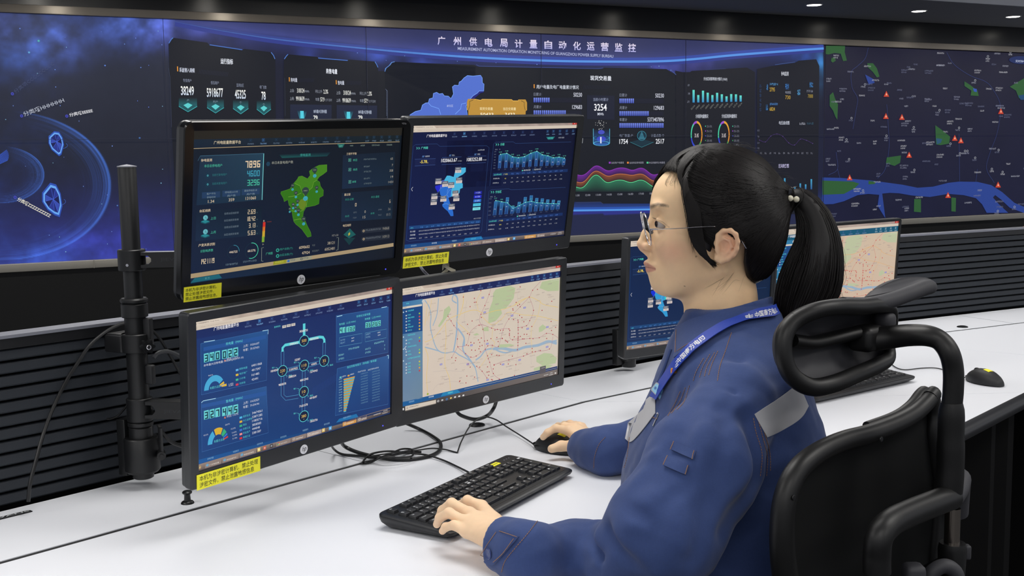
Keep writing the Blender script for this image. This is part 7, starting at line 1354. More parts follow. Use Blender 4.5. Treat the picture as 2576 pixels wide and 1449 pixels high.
def ear_sdf(P):
    O = [(1805, 632, -.074), (1801, 612, -.076), (1806, 592, -.080), (1820, 581, -.086), (1838, 580, -.090), (1851, 590, -.092), (1856, 608, -.092), (1853, 626, -.090), (1844, 641, -.087), (1831, 651, -.084), (1816, 655, -.081), (1806, 650, -.078), (1803, 640, -.075)]
    O = [Q(*p) for p in O]; d = d_chain(P, O, (.0028, .003, .0032, .0036, .0038, .0038, .0036, .0036, .0038, .0046, .0058, .0055, .004), .003)
    T = rotx(0) @ rotz(.20); pl = d_ell(P, Q(1829, 615, -.0800), (.0205, .0045, .0275), T); d = s_min(d, pl, .004)
    d = s_min(d, d_ell(P, Q(1832, 618, -.072), (.016, .010, .020)), .006)
    d = s_max(d, -d_ell(P, Q(1821, 622, -.0915), (.0092, .0100, .0125)), .002); d = s_max(d, -d_chain(P, [Q(1814, 602, -.0885), Q(1826, 592, -.0915), Q(1842, 595, -.0945), Q(1848, 608, -.0950), Q(1845, 626, -.0920)], (.0022, .0024, .0024, .0022, .0018), .002), .003)
    d = s_min(d, d_chain(P, [Q(1822, 600, -.086), Q(1836, 606, -.0885), Q(1840, 620, -.088), Q(1834, 634, -.086), Q(1822, 641, -.084)], (.0020, .0024, .0026, .0024, .0022), .002), .003)
    return s_min(d, d_ell(P, Q(1805, 627, -.081), (.0040, .0042, .0062)), .003)
def headear(P): return s_min(head_sdf(P), ear_sdf(P), .004)
# ---- hands: joints read in the photo, heights above the desk
Z = lambda px, py, z: at_z(px, py, DESK + z)
def hand_sdf_L(P):
    W = Z(1282, 1368, .050); d = d_cone(P, Z(1345, 1395, .055), W, .026, .0235)
    mc = [Z(1212, 1274, .060), Z(1182, 1292, .062), Z(1170, 1313, .058), Z(1174, 1339, .048)]
    for m, r in zip(mc, (.0105, .0108, .0105, .0095)): d = s_min(d, d_cone(P, W + (m - W) * .25, m, .0185, r), .012)
    d = s_min(d, d_ell(P, (mc[0] + mc[2] + W) / 3 - np.array([0, 0, .004]), (.030, .030, .015)), .014)
    F = [[mc[0], Z(1176, 1259, .068), Z(1158, 1271, .052), Z(1152, 1284, .038)], [mc[1], Z(1136, 1266, .070), Z(1113, 1284, .053), Z(1105, 1300, .038)], [mc[2], Z(1130, 1290, .068), Z(1106, 1303, .054), Z(1099, 1319, .039)], [mc[3], Z(1142, 1321, .056), Z(1121, 1326, .048), Z(1113, 1336, .039)]]
    f = None
    for k, ch in enumerate(F): r = np.array([.0094, .0086, .0078, .0068]) * (1, 1.02, .97, .88)[k]; e = d_chain(P, ch, r, .004); f = e if f is None else np.minimum(f, e)
    d = s_min(d, f, .006)
    th = d_chain(P, [Z(1262, 1330, .040), Z(1228, 1318, .036), Z(1196, 1310, .036), Z(1172, 1302, .038)], (.013, .0115, .010, .0085), .006); return s_min(d, th, .008)
def hand_sdf_R(P):
    W = Z(1482, 1118, .032); d = d_cone(P, Z(1530, 1128, .036), W, .025, .0225)
    mc = [Z(1432, 1084, .056), Z(1446, 1076, .058), Z(1456, 1073, .054), Z(1464, 1074, .044)]
    for m, r in zip(mc, (.0108, .011, .0105, .0095)): d = s_min(d, d_cone(P, W + (m - W) * .25, m, .018, r), .012)
    F = [[mc[0], Z(1398, 1077, .057), Z(1378, 1088, .048), Z(1366, 1100, .036)], [mc[1], Z(1420, 1072, .060), Z(1404, 1072, .050), Z(1392, 1080, .040)], [mc[2], Z(1434, 1066, .054), Z(1419, 1068, .042), Z(1410, 1076, .030)], [mc[3], Z(1448, 1068, .040), Z(1438, 1072, .028), Z(1432, 1080, .018)]]
    f = None
    for k, ch in enumerate(F): r = np.array([.0094, .0086, .0078, .0068]) * (1, 1, .96, .88)[k]; e = d_chain(P, ch, r, .004); f = e if f is None else np.minimum(f, e)
    d = s_min(d, f, .006)
    th = d_chain(P, [Z(1466, 1119, .036), Z(1440, 1122, .033), Z(1412, 1122, .030), Z(1388, 1129, .026)], (.015, .0125, .0108, .0090), .006); return s_min(d, th, .010)
def body_sdf(P):   # under the clothes: trunk, arms, lap and legs
    S = lambda *a: np.array(a, float); hipc = S(.46, 1.86, .56)
    d = d_ell(P, S(.41, 1.88, .94), (.075, .14, .20)); d = s_min(d, d_ell(P, hipc, (.12, .17, .12)), .06); d = s_min(d, d_cone(P, S(.375, 1.90, 1.05), Q(1808, 830), .075, .052), .05)
    d = s_min(d, d_chain(P, [Q(1852, 1030, 0, 1.74), Q(1770, 1170, 0, 1.68), Q(1640, 1370, 0, 1.64), Q(1500, 1396, 0, 1.71), Z(1330, 1392, .052)], (.045, .042, .036, .030, .025), .01), .03); d = s_min(d, d_chain(P, [S(.40, 2.06, 1.03), S(.335, 2.26, .84), Z(1535, 1135, .044)], (.04, .034, .024), .01), .03)
    for s in (-1, 1): d = s_min(d, d_chain(P, [S(.48, 1.88 + s * .09, .55), S(.08, 1.98 + s * .10, .54), S(.10, 1.99 + s * .10, .09)], (.085, .055, .035), .02), .04); d = s_min(d, d_cone(P, S(.11, 1.99 + s * .10, .045), S(-.03, 2.02 + s * .10, .035), .038, .03), .03)
    return d
Vh, Fh = surface(headear, Q(1590, 800, -.11) - [.02, 0, .06], Q(1960, 400, .10) + [.03, 0, .05], .0014)
Vh = relax(Vh, Fh, 1, .4)
lipP = [Q(1620, 662), Q(1632, 682)]
def skin_col(V):
    p = to_px(V); X, Yp_ = p[:, 0], p[:, 1]; base = np.tile(np.array(lin((238, 202, 160))), (len(V), 1)); d = V[:, 1] - YH
    def mixin(c, w): nonlocal base; base = base * (1 - w[:, None]) + np.array(lin(c)) * w[:, None]
    g = lambda x, y, sx, sy: np.exp(-((X - x) / sx) ** 2 - ((Yp_ - y) / sy) ** 2)
    mixin((226, 160, 138), .45 * g(1690, 632, 45, 32)); mixin((222, 156, 136), .4 * g(1612, 622, 14, 12)); mixin((218, 150, 130), .55 * g(1834, 618, 34, 48) * (d < -.07)); mixin((205, 150, 130), .25 * g(1680, 583, 26, 8))
    yl = np.interp(X, [1612, 1620, 1630, 1640, 1656], [659, 657, 660, 667, 677]); yb = np.interp(X, [1620, 1632, 1640, 1656], [685, 687, 685, 679])
    w = np.clip((Yp_ - yl) / 2.5, 0, 1) * np.clip((yb - Yp_) / 3, 0, 1) * np.clip((1658 - X) / 6, 0, 1) * (np.abs(d) < .025); mixin((196, 128, 116), .75 * w)
    m = np.clip(1 - np.abs(Yp_ - (673 + (X - 1630) * .18)) / 1.6, 0, 1) * (X < 1658) * (np.abs(d) < .025); mixin((110, 52, 52), .7 * m)
    yb_ = np.interp(X, [1638, 1655, 1680, 1700], [520, 514, 518, 530]); n = vnoise(X * .9, Yp_ * .35, 4); w = np.clip(1 - np.abs(Yp_ - yb_) / np.interp(X, [1638, 1660, 1695], [7, 6, 3]), 0, 1) ** .6 * np.clip((1694 - X) / 26, 0, 1) * (np.abs(d) > .008) * (np.abs(d) < .05); mixin((62, 52, 48), np.clip(.95 * w * (.55 + .7 * n), 0, .85))
    lid = np.clip(1 - np.abs(Yp_ - np.interp(X, [1645, 1655, 1668, 1682], [553, 553, 559, 571])) / 1.8, 0, 1) * (X < 1684) * (X > 1640) * (np.abs(d) > .012) * (np.abs(d) < .055); mixin((96, 62, 52), .55 * lid)
    for x, y, r in ((1751, 645, 2.0), (1722, 720, 1.6)): mixin((90, 56, 44), .8 * (((X - x) ** 2 + (Yp_ - y) ** 2) < r * r) * (d < 0))
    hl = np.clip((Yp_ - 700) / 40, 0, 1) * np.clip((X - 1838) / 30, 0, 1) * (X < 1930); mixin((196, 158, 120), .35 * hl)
    return base * (.97 + .06 * vnoise(V[:, 0] * 160 + 9, V[:, 2] * 160 + V[:, 1] * 90 + 5, 6))[:, None]
parts = [(Vh, Fh, skin_col(Vh))]
sk = lambda V, c=(238, 204, 168): np.tile(np.array(lin(c)), (len(V), 1)) * (.96 + .08 * vnoise(V[:, 0] * 120 + 50, V[:, 1] * 120 + V[:, 2] * 60, 8))[:, None]
for fn, lo, hi in ((hand_sdf_L, (-.19, 1.66, .76), (.08, 2.05, .86)), (hand_sdf_R, (.02, 2.28, .74), (.28, 2.66, .85))):
    V, F = surface(fn, lo, hi, .0014); V = relax(V, F, 1, .4); c = sk(V)
    parts.append((V, F, c))
V, F = surface(body_sdf, (-.12, 1.55, 0), (.72, 2.42, 1.2), .009); parts.append((V, F, sk(V)))
nv = 0; AV, AF, AC = [], [], []
for V, F, c in parts: AV.append(V); AF.append(F + nv); AC.append(c); nv += len(V)
M_SKIN = mat_vcol('skin', rough=.52, spec=.35, sss=.12, bump=(700, .12, .0003))
body = mesh_np('body', np.concatenate(AV), np.concatenate(AF), M_SKIN, person, np.concatenate(AC), PI0)
def pp(mb, name, m, parent=None, **k):
    mb.v = [V - PI0 for V in mb.v]; return mb.build(name, m, parent or person, **k)
# eyes
M_EYE = mat_vcol('eye', rough=.08, spec=.6)
for s in (-1, 1):
    c = Q(1666, 563, s * .0305); look = np.array([-1., -.22, .02]); look /= np.linalg.norm(look); V = []; F = []; C = []; nr, ns = 20, 28
    x_, y_, z_ = None, None, look; a_ = np.cross([0, 0, 1], z_); a_ /= np.linalg.norm(a_); b_ = np.cross(z_, a_)
    for i in range(nr):
        th = PI * i / (nr - 1); r = .0121 + (.0006 if th < .45 else 0)
        for k in range(ns): ph = 2 * PI * k / ns; V.append(c + r * (math.cos(th) * z_ + math.sin(th) * (math.cos(ph) * a_ + math.sin(ph) * b_))); C.append(lin((14, 10, 10)) if th < .26 else (lin((40, 25, 20)) if th < .66 else lin((178, 168, 162))))
    F = [(i * ns + k, i * ns + (k + 1) % ns, (i + 1) * ns + (k + 1) % ns, (i + 1) * ns + k) for i in range(nr - 1) for k in range(ns)]
    mesh_np('eye', V, F, M_EYE, person, np.array(C), PI0)
# lashes
M_HAIR = mat('black_hair', (17, 15, 16), rough=.5, spec=.3); M_LASH = mat('dark_lashes', (24, 18, 16), rough=.6)
mb = MB()
for s in (-1, 1):
    for k in range(13):
        u = k / 12; p0 = Q(1650 + 26 * u, 551 + 15 * u ** 1.5, s * (.026 + .0115 * u * 1.3)); mb.tube([p0, p0 + np.array([-.004, s * .001, .001]), p0 + np.array([-.0066, s * .0015, .0035])], [.0003, .00022, .0001], 4)
pp(mb, 'eyelashes', M_LASH)
# ---- hair: solid under-layer plus strands
bnd = [(1560, 300), (1560, 500), (1640, 492), (1648, 470), (1664, 444), (1690, 425), (1706, 440), (1716, 470), (1724, 500), (1730, 540), (1736, 585), (1748, 620), (1768, 646), (1790, 662), (1796, 655), (1792, 632), (1796, 606), (1812, 584), (1838, 568), (1860, 578), (1872, 610), (1868, 660), (1876, 700), (1896, 720), (1925, 705), (1990, 700), (2100, 700), (2100, 300)]
def hair_sdf(P):
    d = d_ell(P, Q(1826, 531), (.0995, .0865, .1070)); d = s_min(d, d_ell(P, Q(1768, 478), (.074, .075, .070)), .03); d = s_min(d, d_ell(P, Q(1876, 600), (.061, .066, .084)), .03); d = s_min(d, d_cone(P, Q(1940, 505), Q(1982, 498), .034, .014), .03)
    p = to_px(P); e = d_poly2(p[..., 0], p[..., 1], bnd) / F_PX * YH; return s_max(d, e.astype(np.float32), .006)
def hair_flow(P):
    d = d_ell(P, Q(1826, 531), (.0995, .0865, .1070)); d = s_min(d, d_ell(P, Q(1768, 478), (.074, .075, .070)), .03); d = s_min(d, d_ell(P, Q(1876, 600), (.061, .066, .084)), .03); return s_min(d, d_cone(P, Q(1940, 505), Q(1982, 498), .034, .014), .03)
Vc, Fc = surface(lambda P: hair_sdf(P) + .0014, Q(1620, 750, -.10) - [0.02, 0, 0], Q(2010, 350, .10) + [.03, 0, .02], .0022); Vc = relax(Vc, Fc, 2, .5); hair = mesh_np('hair', Vc, Fc, M_HAIR, person, None, PI0)
tail_pts = [(1984, 497, 0), (2012, 500, -.005), (2040, 535, -.01), (2056, 590, -.015), (2052, 650, -.02), (2036, 715, -.02), (2012, 775, -.02), (1990, 830, -.02), (1978, 870, -.02)]; tail_r = [.012, .017, .025, .033, .043, .049, .042, .028, .010]
TC = spline([Q(*p) for p in tail_pts], 8); TR = spline([[r, 0, 0] for r in tail_r], 8)[:, 0]
def tail_sdf(P): return d_chain(P * np.array([1, 1, 1], np.float32), list(TC[::4]), list(TR[::4] * .80), .008)
Vt, Ft = surface(tail_sdf, Q(1920, 900, -.09), Q(2140, 470, .06) + [.02, 0, .02], .003); Vt = relax(Vt, Ft, 2, .5)
mesh_np('ponytail', Vt, Ft, M_HAIR, person, None, PI0)
STR = []
def strand(P, r0, off, sdf, n=15, j=.0015):
    S = spline(P, max(2, n // (len(P) - 1)))
    if sdf is not None: S = project(sdf, S, off, 2)
    return S
def ribbon(S, r, mb_):
    """three-sided tapered hair lock"""
    n = len(S); rr_ = r * np.clip(np.minimum(np.arange(n) / (n * .12) + .3, (n - 1 - np.arange(n)) / (n * .25) + .12), 0, 1); mb_.append((S, rr_))
bag = []
rs = np.random.RandomState(3); tie = Q(1984, 497)
def add_group(fn, count, r, sdf=hair_flow, n=16, lift=(-.0002, .0014)):
    if r > .0005: r *= .72; count = int(count * 1.35)
    Ps = []
    for i in range(count): Ps.append(spline(fn(i / count, rs), 5)[:n * 3])
    m = min(len(p) for p in Ps); A = np.array([p[np.linspace(0, len(p) - 1, n).round().astype(int)] for p in Ps]); sh = A.shape
    off = np.repeat(rs.uniform(lift[0], lift[1], count), n)
    if sdf is not None: A = project(sdf, A.reshape(-1, 3), off[:], 2).reshape(sh)
    rr_ = np.repeat(rs.uniform(.55, 1.2, count)[:, None] * r, n, 1) * np.clip(np.minimum(np.arange(n) / 2. + .25, (n - 1 - np.arange(n)) / 4. + .12), 0, 1)[None]; bag.append((A, rr_))
G_ = lambda r_, s: r_.normal(0, s)
# near side, swept back from the parting and the temple lock to the tie
def f_back(u, r):
    t = r.rand(); x0 = np.interp(t, [0, .35, .6, 1], [1770, 1735, 1738, 1760]) + G_(r, 3); y0 = np.interp(t, [0, .35, .6, 1], [395, 440, 520, 600]) + G_(r, 5)
    dy0 = np.interp(t, [0, .3, 1], [-.02, -.055, -.078]); return [Q(x0, y0, dy0), Q(x0 + 55, y0 + 8 + 26 * t + G_(r, 4), -.085), Q(1870 + G_(r, 8), np.interp(t, [0, 1], [400, 600]) + G_(r, 7), -.088), Q(1935 + G_(r, 5), np.interp(t, [0, 1], [440, 556]) + G_(r, 5), -.065), tie + [G_(r, .003), G_(r, .006), G_(r, .006)]]
add_group(f_back, 900, .0011)
def f_top(u, r): t = r.rand(); dy = -.03 + .08 * t; return [Q(1772 + G_(r, 8), 384, dy), Q(1830, 368 + G_(r, 3), dy * 1.1), Q(1900, 385 + G_(r, 4), dy * 1.1), Q(1950, 430 + G_(r, 4), dy * .8), tie + [G_(r, .003), G_(r, .006), G_(r, .006)]]
add_group(f_top, 450, .0011)
def f_top2(u, r): t = r.rand(); dy = -.075 + .06 * t; return [Q(1775 + G_(r, 8), 392 + 10 * (1 - t), dy * .7), Q(1835, 385 + 30 * (1 - t) + G_(r, 5), dy), Q(1900, 410 + 35 * (1 - t) + G_(r, 5), dy * 1.05), Q(1948, 450 + 15 * (1 - t), dy * .8), tie + [G_(r, .003), G_(r, .006), G_(r, .006)]]
add_group(f_top2, 450, .0011)
def f_nape(u, r): t = r.rand(); return [Q(np.interp(t, [0, .5, 1], [1868, 1895, 1935]) + G_(r, 3), np.interp(t, [0, .5, 1], [600, 716, 700]) + G_(r, 4), -.07 + .04 * t), Q(np.interp(t, [0, 1], [1900, 1955]), np.interp(t, [0, 1], [580, 640]) + G_(r, 6), -.07 + .04 * t), Q(np.interp(t, [0, 1], [1945, 1972]) + G_(r, 3), np.interp(t, [0, 1], [535, 570]), -.05 + .03 * t), tie + [G_(r, .003), G_(r, .006), G_(r, .004)]]
add_group(f_nape, 420, .0010)
# temple lock hanging in front of the ear
def f_lock(u, r): t = r.rand(); o = G_(r, 3.5); return [Q(1768 + 8 * t + o, 396 + G_(r, 3), -.035), Q(1722 + 26 * t + o, 455, -.066), Q(1731 + 26 * t + o, 535, -.080), Q(1744 + 20 * t + o, 600, -.082), Q(1766 + 10 * t + o * .7, 641, -.082), Q(1797 + 3 * t + G_(r, 3), 666 + G_(r, 4), -.080)]
add_group(f_lock, 340, .0009, sdf=None)
def f_far(u, r): t = r.rand(); return [Q(1762 + G_(r, 6), 386, .0 + .02 * t), Q(1700 + 10 * t + G_(r, 2), 398 + 6 * t, .006 + .02 * t), Q(1668 + 12 * t + G_(r, 2), 424 + 6 * t, .010 + .02 * t), Q(1652 + 10 * t + G_(r, 2), 450, .016 + .03 * t), Q(1641 + 8 * t + G_(r, 1.5), 476 + G_(r, 6), .03 + .03 * t)]
add_group(f_far, 240, .0009, sdf=None)
def f_front(u, r): t = r.rand(); return [Q(1768 + G_(r, 5), 392, -.01 - .02 * t), Q(1738 - 10 * t + G_(r, 3), 402 + 6 * t, -.02 - .03 * t), Q(1716 - 6 * t + G_(r, 3), 432 + 8 * t, -.04 - .018 * t), Q(1722 + G_(r, 3), 480, -.066)]
def f_far2(u, r): t = r.rand(); return [Q(1776 + G_(r, 5), 386, -.015 + .04 * t), Q(1738, 388 + G_(r, 2), -.02 + .06 * t), Q(1704 - 6 * t, 402 + G_(r, 3), -.025 + .075 * t), Q(1676 + 34 * (1 - t) ** 2 + G_(r, 3), 438 + G_(r, 4), -.045 + .10 * t)]
add_group(f_far2, 600, .0010, sdf=hair_flow)
def f_wisp(u, r): x = r.uniform(1722, 1748); y = np.interp(x, [1722, 1730, 1748], [480, 560, 625]); return [Q(x + 6, y - 40, -.072), Q(x - 3 + G_(r, 2), y - 10, -.076), Q(x - 1 + G_(r, 3), y + 22, -.078)]
add_group(f_wisp, 30, .00025, sdf=None)
add_group(f_front, 260, .0009, sdf=hair_flow)
def f_baby(u, r): x = r.uniform(1668, 1724); return [Q(x + 6, 424 + G_(r, 5), -.03 - (x - 1668) * .0004), Q(x - 3 + G_(r, 5), 446 + G_(r, 6), -.036 - (x - 1668) * .0004), Q(x + 2 + G_(r, 6), 464 + G_(r, 12), -.040 - (x - 1668) * .0004)]
def onface(P): return head_sdf(P)
add_group(f_baby, 30, .00014, sdf=onface, lift=(.0003, .001))
def f_fly(u, r): x = r.uniform(1680, 1960); y = np.interp(x, [1680, 1750, 1850, 1960], [412, 374, 364, 450]); return [Q(x - 20, y + 12, G_(r, .02)), Q(x, y - r.uniform(1, 5), G_(r, .02)), Q(x + 22, y - r.uniform(0, 7), G_(r, .02)), Q(x + 45, y + r.uniform(-4, 6), G_(r, .02))]
add_group(f_fly, 60, .00022, sdf=None)
def f_neckh(u, r): x = r.uniform(1800, 1890); return [Q(x + 10, 690 + G_(r, 6), -.052), Q(x - 8, 712 + G_(r, 6), -.055), Q(x - 30 + G_(r, 6), 735 + G_(r, 8), -.054)]
add_group(f_neckh, 9, .0001, sdf=onface, lift=(.0002, .0008))
def f_tail(u, r):
    a = r.uniform(0, 2 * PI); q = math.sqrt(r.uniform(.62, 1.08)); n = len(TC); k = np.linspace(0, n - 1, 9).astype(int); k[-1] = int(n - 1 - r.randint(0, 14)); w = G_(r, .25); P = []
    for j, i in enumerate(k):
        T = TC[min(i + 1, n - 1)] - TC[max(i - 1, 0)]; T /= np.linalg.norm(T); b = np.cross(T, [0, 1, 0]); b /= np.linalg.norm(b); P.append(TC[i] + (b * math.cos(a + w * j / 8) + np.array([0, .8, 0]) * math.sin(a + w * j / 8)) * TR[i] * q * 1.04)
    return P
add_group(f_tail, 900, .0013, sdf=None, n=20)
def f_tailfly(u, r): i = r.randint(10, 50); p = TC[i] + np.array([TR[i] * .95, G_(r, .01), 0]); return [p, p + [.006 + G_(r, .004), 0, -.03], p + [G_(r, .008) - .002, 0, -.07]]
add_group(f_tailfly, 50, .0002, sdf=None)
# strands -> one mesh per region, three-sided tubes
def strands_mesh(name, lst, m, parent):
    VV, FF, n0 = [], [], 0
    for A, rr_ in lst:
        c, n = A.shape[:2]; T = np.gradient(A, axis=1); T /= np.linalg.norm(T, axis=2, keepdims=True) + 1e-9; ref = A - Q(1830, 560); b = np.cross(T, ref); b /= np.linalg.norm(b, axis=2, keepdims=True) + 1e-9; u = np.cross(b, T)
        ring = np.stack([A + rr_[..., None] * (math.cos(t) * b + math.sin(t) * u) for t in (-.5, 1.57, 3.64)], 2); VV.append(ring.reshape(-1, 3)); idx = np.arange(c * n * 3).reshape(c, n, 3) + n0
        for k in range(3): k2 = (k + 1) % 3; FF.append(np.stack([idx[:, :-1, k], idx[:, 1:, k], idx[:, 1:, k2], idx[:, :-1, k2]], -1).reshape(-1, 4))
        n0 += c * n * 3
    return mesh_np(name, np.concatenate(VV), np.concatenate(FF), m, parent, None, PI0)
M_HAIRS = mat('black_hair_strands', (22, 19, 19), rough=.42, spec=.24)
o = strands_mesh('hair_strands', bag, M_HAIRS, person); o['kind'] = 'stuff'
# scalp glint at the parting
# hair tie with pearls and ribbon
tieo = empty('hair_tie', (0, 0, 0)); tieo.parent = person; tieo['label'] = 'black hair tie with two pearls'
def loc_part(mb, name, m, par): mb.v = [V - PI0 for V in mb.v]; return mb.build(name, m, par)
a = tie; mb = MB(); ring = []
for k in range(25): t = 2 * PI * k / 24; ring.append(a + np.array([.002 * math.sin(t), .0145 * math.cos(t), .0150 * math.sin(t)]))
mb.tube(ring, .0035, 10); loc_part(mb, 'band', M_BLK, tieo)
M_PEARL = mat('cream_pearl', (226, 220, 196), rough=.2, coat=.6)
for x, y, dy in ((1988, 499, -.030), (2003.5, 501.5, -.028)):
    mb = MB(); mb.lathe([(.0052 * math.sin(t), -.0052 * math.cos(t)) for t in np.linspace(.05, PI - .05, 12)], c=Q(x, y, dy), seg=20); loc_part(mb, 'pearl', M_PEARL, tieo)
mb = MB(); mb.tube(spline([Q(x, y, -.028) for x, y in ((1990, 486), (1994, 473), (2008, 470), (2019, 480), (2022, 494), (2014, 508), (2001, 522), (1991, 535))], 6), .0016, 6, flat=.5); loc_part(mb, 'ribbon_loop', M_BLK, tieo)
mb = MB(); mb.box(Q(1987, 483, -.030), (.0055, .003, .010), roty(.15), bev=.001); loc_part(mb, 'metal_clip', mat('dark_clip', (60, 60, 64), rough=.25, metal=.8), tieo)
# glasses
M_WIRE = mat('silver_wire', (205, 203, 205), rough=.2, metal=1.); M_LENS = mat('clear_lens', (250, 252, 255), rough=.02, trans=1., ior=1.02); M_GLAS = mat('lens_edge', (70, 90, 120), rough=.1, trans=.4)
gl = empty('glasses', (0, 0, 0)); gl.parent = person; gl['label'] = 'thin silver wire glasses'
for s, xc, yc, zc in ((-1, 1627.5, 577, -.033), (1, 1620, 573, .036)):
    c = Q(xc, yc, zc); A = []
    wrap = .30 * s
    for k in range(33):
        t = 2 * PI * k / 32; u, v_ = .0245 * math.cos(t), .0272 * math.sin(t); A.append(c + np.array([.05 * u * s * -1 * -1 - .20 * v_, u, v_]))
    mb = MB(); mb.tube(A, .0011, 8); loc_part(mb, 'lens_rim', M_WIRE, gl)
    mb = MB(); mb.add([c] + A[:-1], [(0, 1 + k, 1 + (k + 1) % 32) for k in range(32)]); loc_part(mb, 'lens', M_LENS, gl)
    h = c + np.array([.010, s * .0245, .001]); 
    e = Q(1850, 585 if s < 0 else 580, s * .080); hinge = Q(1636, 577, s * .062) if s < 0 else Q(1628, 573, s * .064)
    mb = MB(); mb.tube(spline([c + np.array([.003, s * .0235, .001]), c + np.array([.006, s * .0285, .0005]), hinge], 5), .0011, 8); mb.tube([hinge - [.001, 0, 0], hinge + [.012, 0, .0002]], .0015, 8); loc_part(mb, 'hinge', M_WIRE, gl)
    mb = MB(); mb.tube(spline([hinge, Q(1700, 575, s * .078), Q(1760, 571, s * .0845), Q(1788, 570, s * .0845), Q(1815, 571, s * .078), Q(1848, 580, s * .079), Q(1868, 610, s * .080), Q(1877, 625, s * .077)], 6), .0007, 8); loc_part(mb, 'temple_arm', M_WIRE, gl)
    mb = MB(); mb.tube(spline([c + np.array([.001, -s * .020, .004]), c + np.array([.006, -s * .019, .0]), c + np.array([.009, -s * .017, -.004])], 4), .0005, 6); mb.lathe([(0, -.001), (.003, -.0008), (.0038, 0), (.003, .0008), (0, .001)], c=c + np.array([.0095, -s * .0165, -.006]), R=rotx(PI / 2 + .2), seg=12); loc_part(mb, 'nose_pad', M_WIRE, gl)
bA, bB = Q(1627.5, 577, -.033) + [-.001, .0235, .007], Q(1620, 573, .036) + [-.001, -.0235, .007]
mb = MB(); mb.tube(spline([bA, (bA + bB) / 2 + [-.004, 0, .003], bB], 6), .0009, 8); mb.tube(spline([bA + [0, -.004, .009], (bA + bB) / 2 + [-.005, 0, .011], bB + [0, .004, .009]], 6), .0007, 8); loc_part(mb, 'bridge', M_WIRE, gl)
# ================================================================== work jacket
JY = 1.88
secs = np.array([[790, 1722, 1962, .074], [830, 1700, 1975, .096], [870, 1684, 1992, .132], [920, 1668, 2012, .162], [980, 1645, 2030, .178], [1040, 1618, 2050, .186], [1100, 1592, 2062, .190], [1180, 1570, 2070, .192], [1300, 1560, 2076, .192], [1449, 1560, 2080, .192], [1560, 1570, 2085, .19], [1700, 1580, 2090, .19]], float)
zS = np.array([at_y(1850, y, JY)[2] for y in secs[:, 0]]); xL = np.array([at_y(x, y, JY)[0] for x, y in secs[:, [1, 0]]]); xR = np.array([at_y(x, y, JY)[0] for x, y in secs[:, [2, 0]]])
def fold(P, c, dirv, L, w, amp, curve=0.):
    """a soft crease: elongated gaussian ridge through c along dirv"""
    dirv = np.asarray(dirv, float) / np.linalg.norm(dirv); q = P - c; t = q @ dirv; r = q - t[..., None] * dirv; rr_ = np.sqrt((r ** 2).sum(-1)); return amp * np.exp(-(t / L) ** 2 - (rr_ / w) ** 2)
def crease(P, a, b, w, amp):
    """ridge (amp>0) or furrow (amp<0) along the segment a-b"""
    d = d_cone(P, a, b, 0, 0); return amp * np.exp(-(d / w) ** 2)
aS, aE, aW = Q(1852, 1012, 0, 1.715), Q(1640, 1392, 0, 1.62), Z(1250, 1372, .052)
def fnz(P, f, s):
    q = P * f; return (np.sin(q[..., 0] * 1.3 + 2.1 * np.sin(q[..., 2] * .7 + s)) * np.sin(q[..., 2] * 1.1 + 1.7 * np.sin(q[..., 1] * .9 + s * 2)) + .5 * np.sin(q[..., 1] * 2.1 + 1.3 * np.sin(q[..., 0] * 1.7 + s * 3) + q[..., 2]))
C_ = lambda *L: [(Q(a[0], a[1], 0, a[2]), Q(b[0], b[1], 0, b[2]), w, amp) for a, b, w, amp in L]
FOLDS = C_(((1742, 1000, 1.64), (1700, 1130, 1.58), .018, -.007), ((1625, 1125, 1.60), (1585, 1190, 1.58), .014, .008), ((1690, 1120, 1.56), (1600, 1200, 1.56), .016, -.008), ((1560, 1210, 1.56), (1680, 1150, 1.54), .014, .007), ((1880, 1060, 1.62), (1905, 1200, 1.6), .016, -.012), ((1905, 1200, 1.6), (1830, 1340, 1.55), .016, -.012), ((1760, 1200, 1.54), (1700, 1380, 1.52), .028, .006),
           ((1800, 1220, 1.54), (1740, 1400, 1.52), .018, -.006), ((1525, 1340, 1.58), (1600, 1440, 1.52), .012, -.011), ((1470, 1330, 1.66), (1520, 1400, 1.60), .010, -.008), ((1440, 1325, 1.70), (1425, 1365, 1.66), .010, .006), ((1500, 1345, 1.62), (1480, 1440, 1.58), .012, .007), ((1400, 1345, 1.72), (1450, 1445, 1.62), .012, .005), ((1350, 1350, 1.76), (1390, 1440, 1.70), .010, -.004), ((1560, 1330, 1.56), (1640, 1445, 1.52), .014, .006),
           ((1530, 1250, 1.57), (1620, 1300, 1.53), .012, -.005), ((1850, 900, 1.72), (1900, 1010, 1.70), .014, -.005), ((1780, 870, 1.75), (1740, 960, 1.72), .014, -.003), ((1960, 1090, 1.80), (1990, 1300, 1.80), .018, -.009), ((1980, 1060, 1.80), (2040, 1120, 1.80), .016, -.006), ((1920, 1250, 1.74), (1960, 1420, 1.74), .02, .008), ((1900, 1140, 1.70), (1950, 1180, 1.76), .014, .007),
           ((1722, 968, 1.66), (1790, 958, 1.66), .004, -.004), ((1790, 958, 1.66), (1842, 982, 1.65), .004, -.004), ((1842, 982, 1.65), (1892, 1052, 1.66), .004, -.004), ((1690, 1240, 1.53), (1610, 1420, 1.50), .012, -.005), ((1655, 1180, 1.54), (1570, 1330, 1.53), .012, .004), ((1820, 1040, 1.62), (1800, 1180, 1.56), .016, -.004), ((1860, 1080, 1.62), (1850, 1220, 1.58), .012, .005))
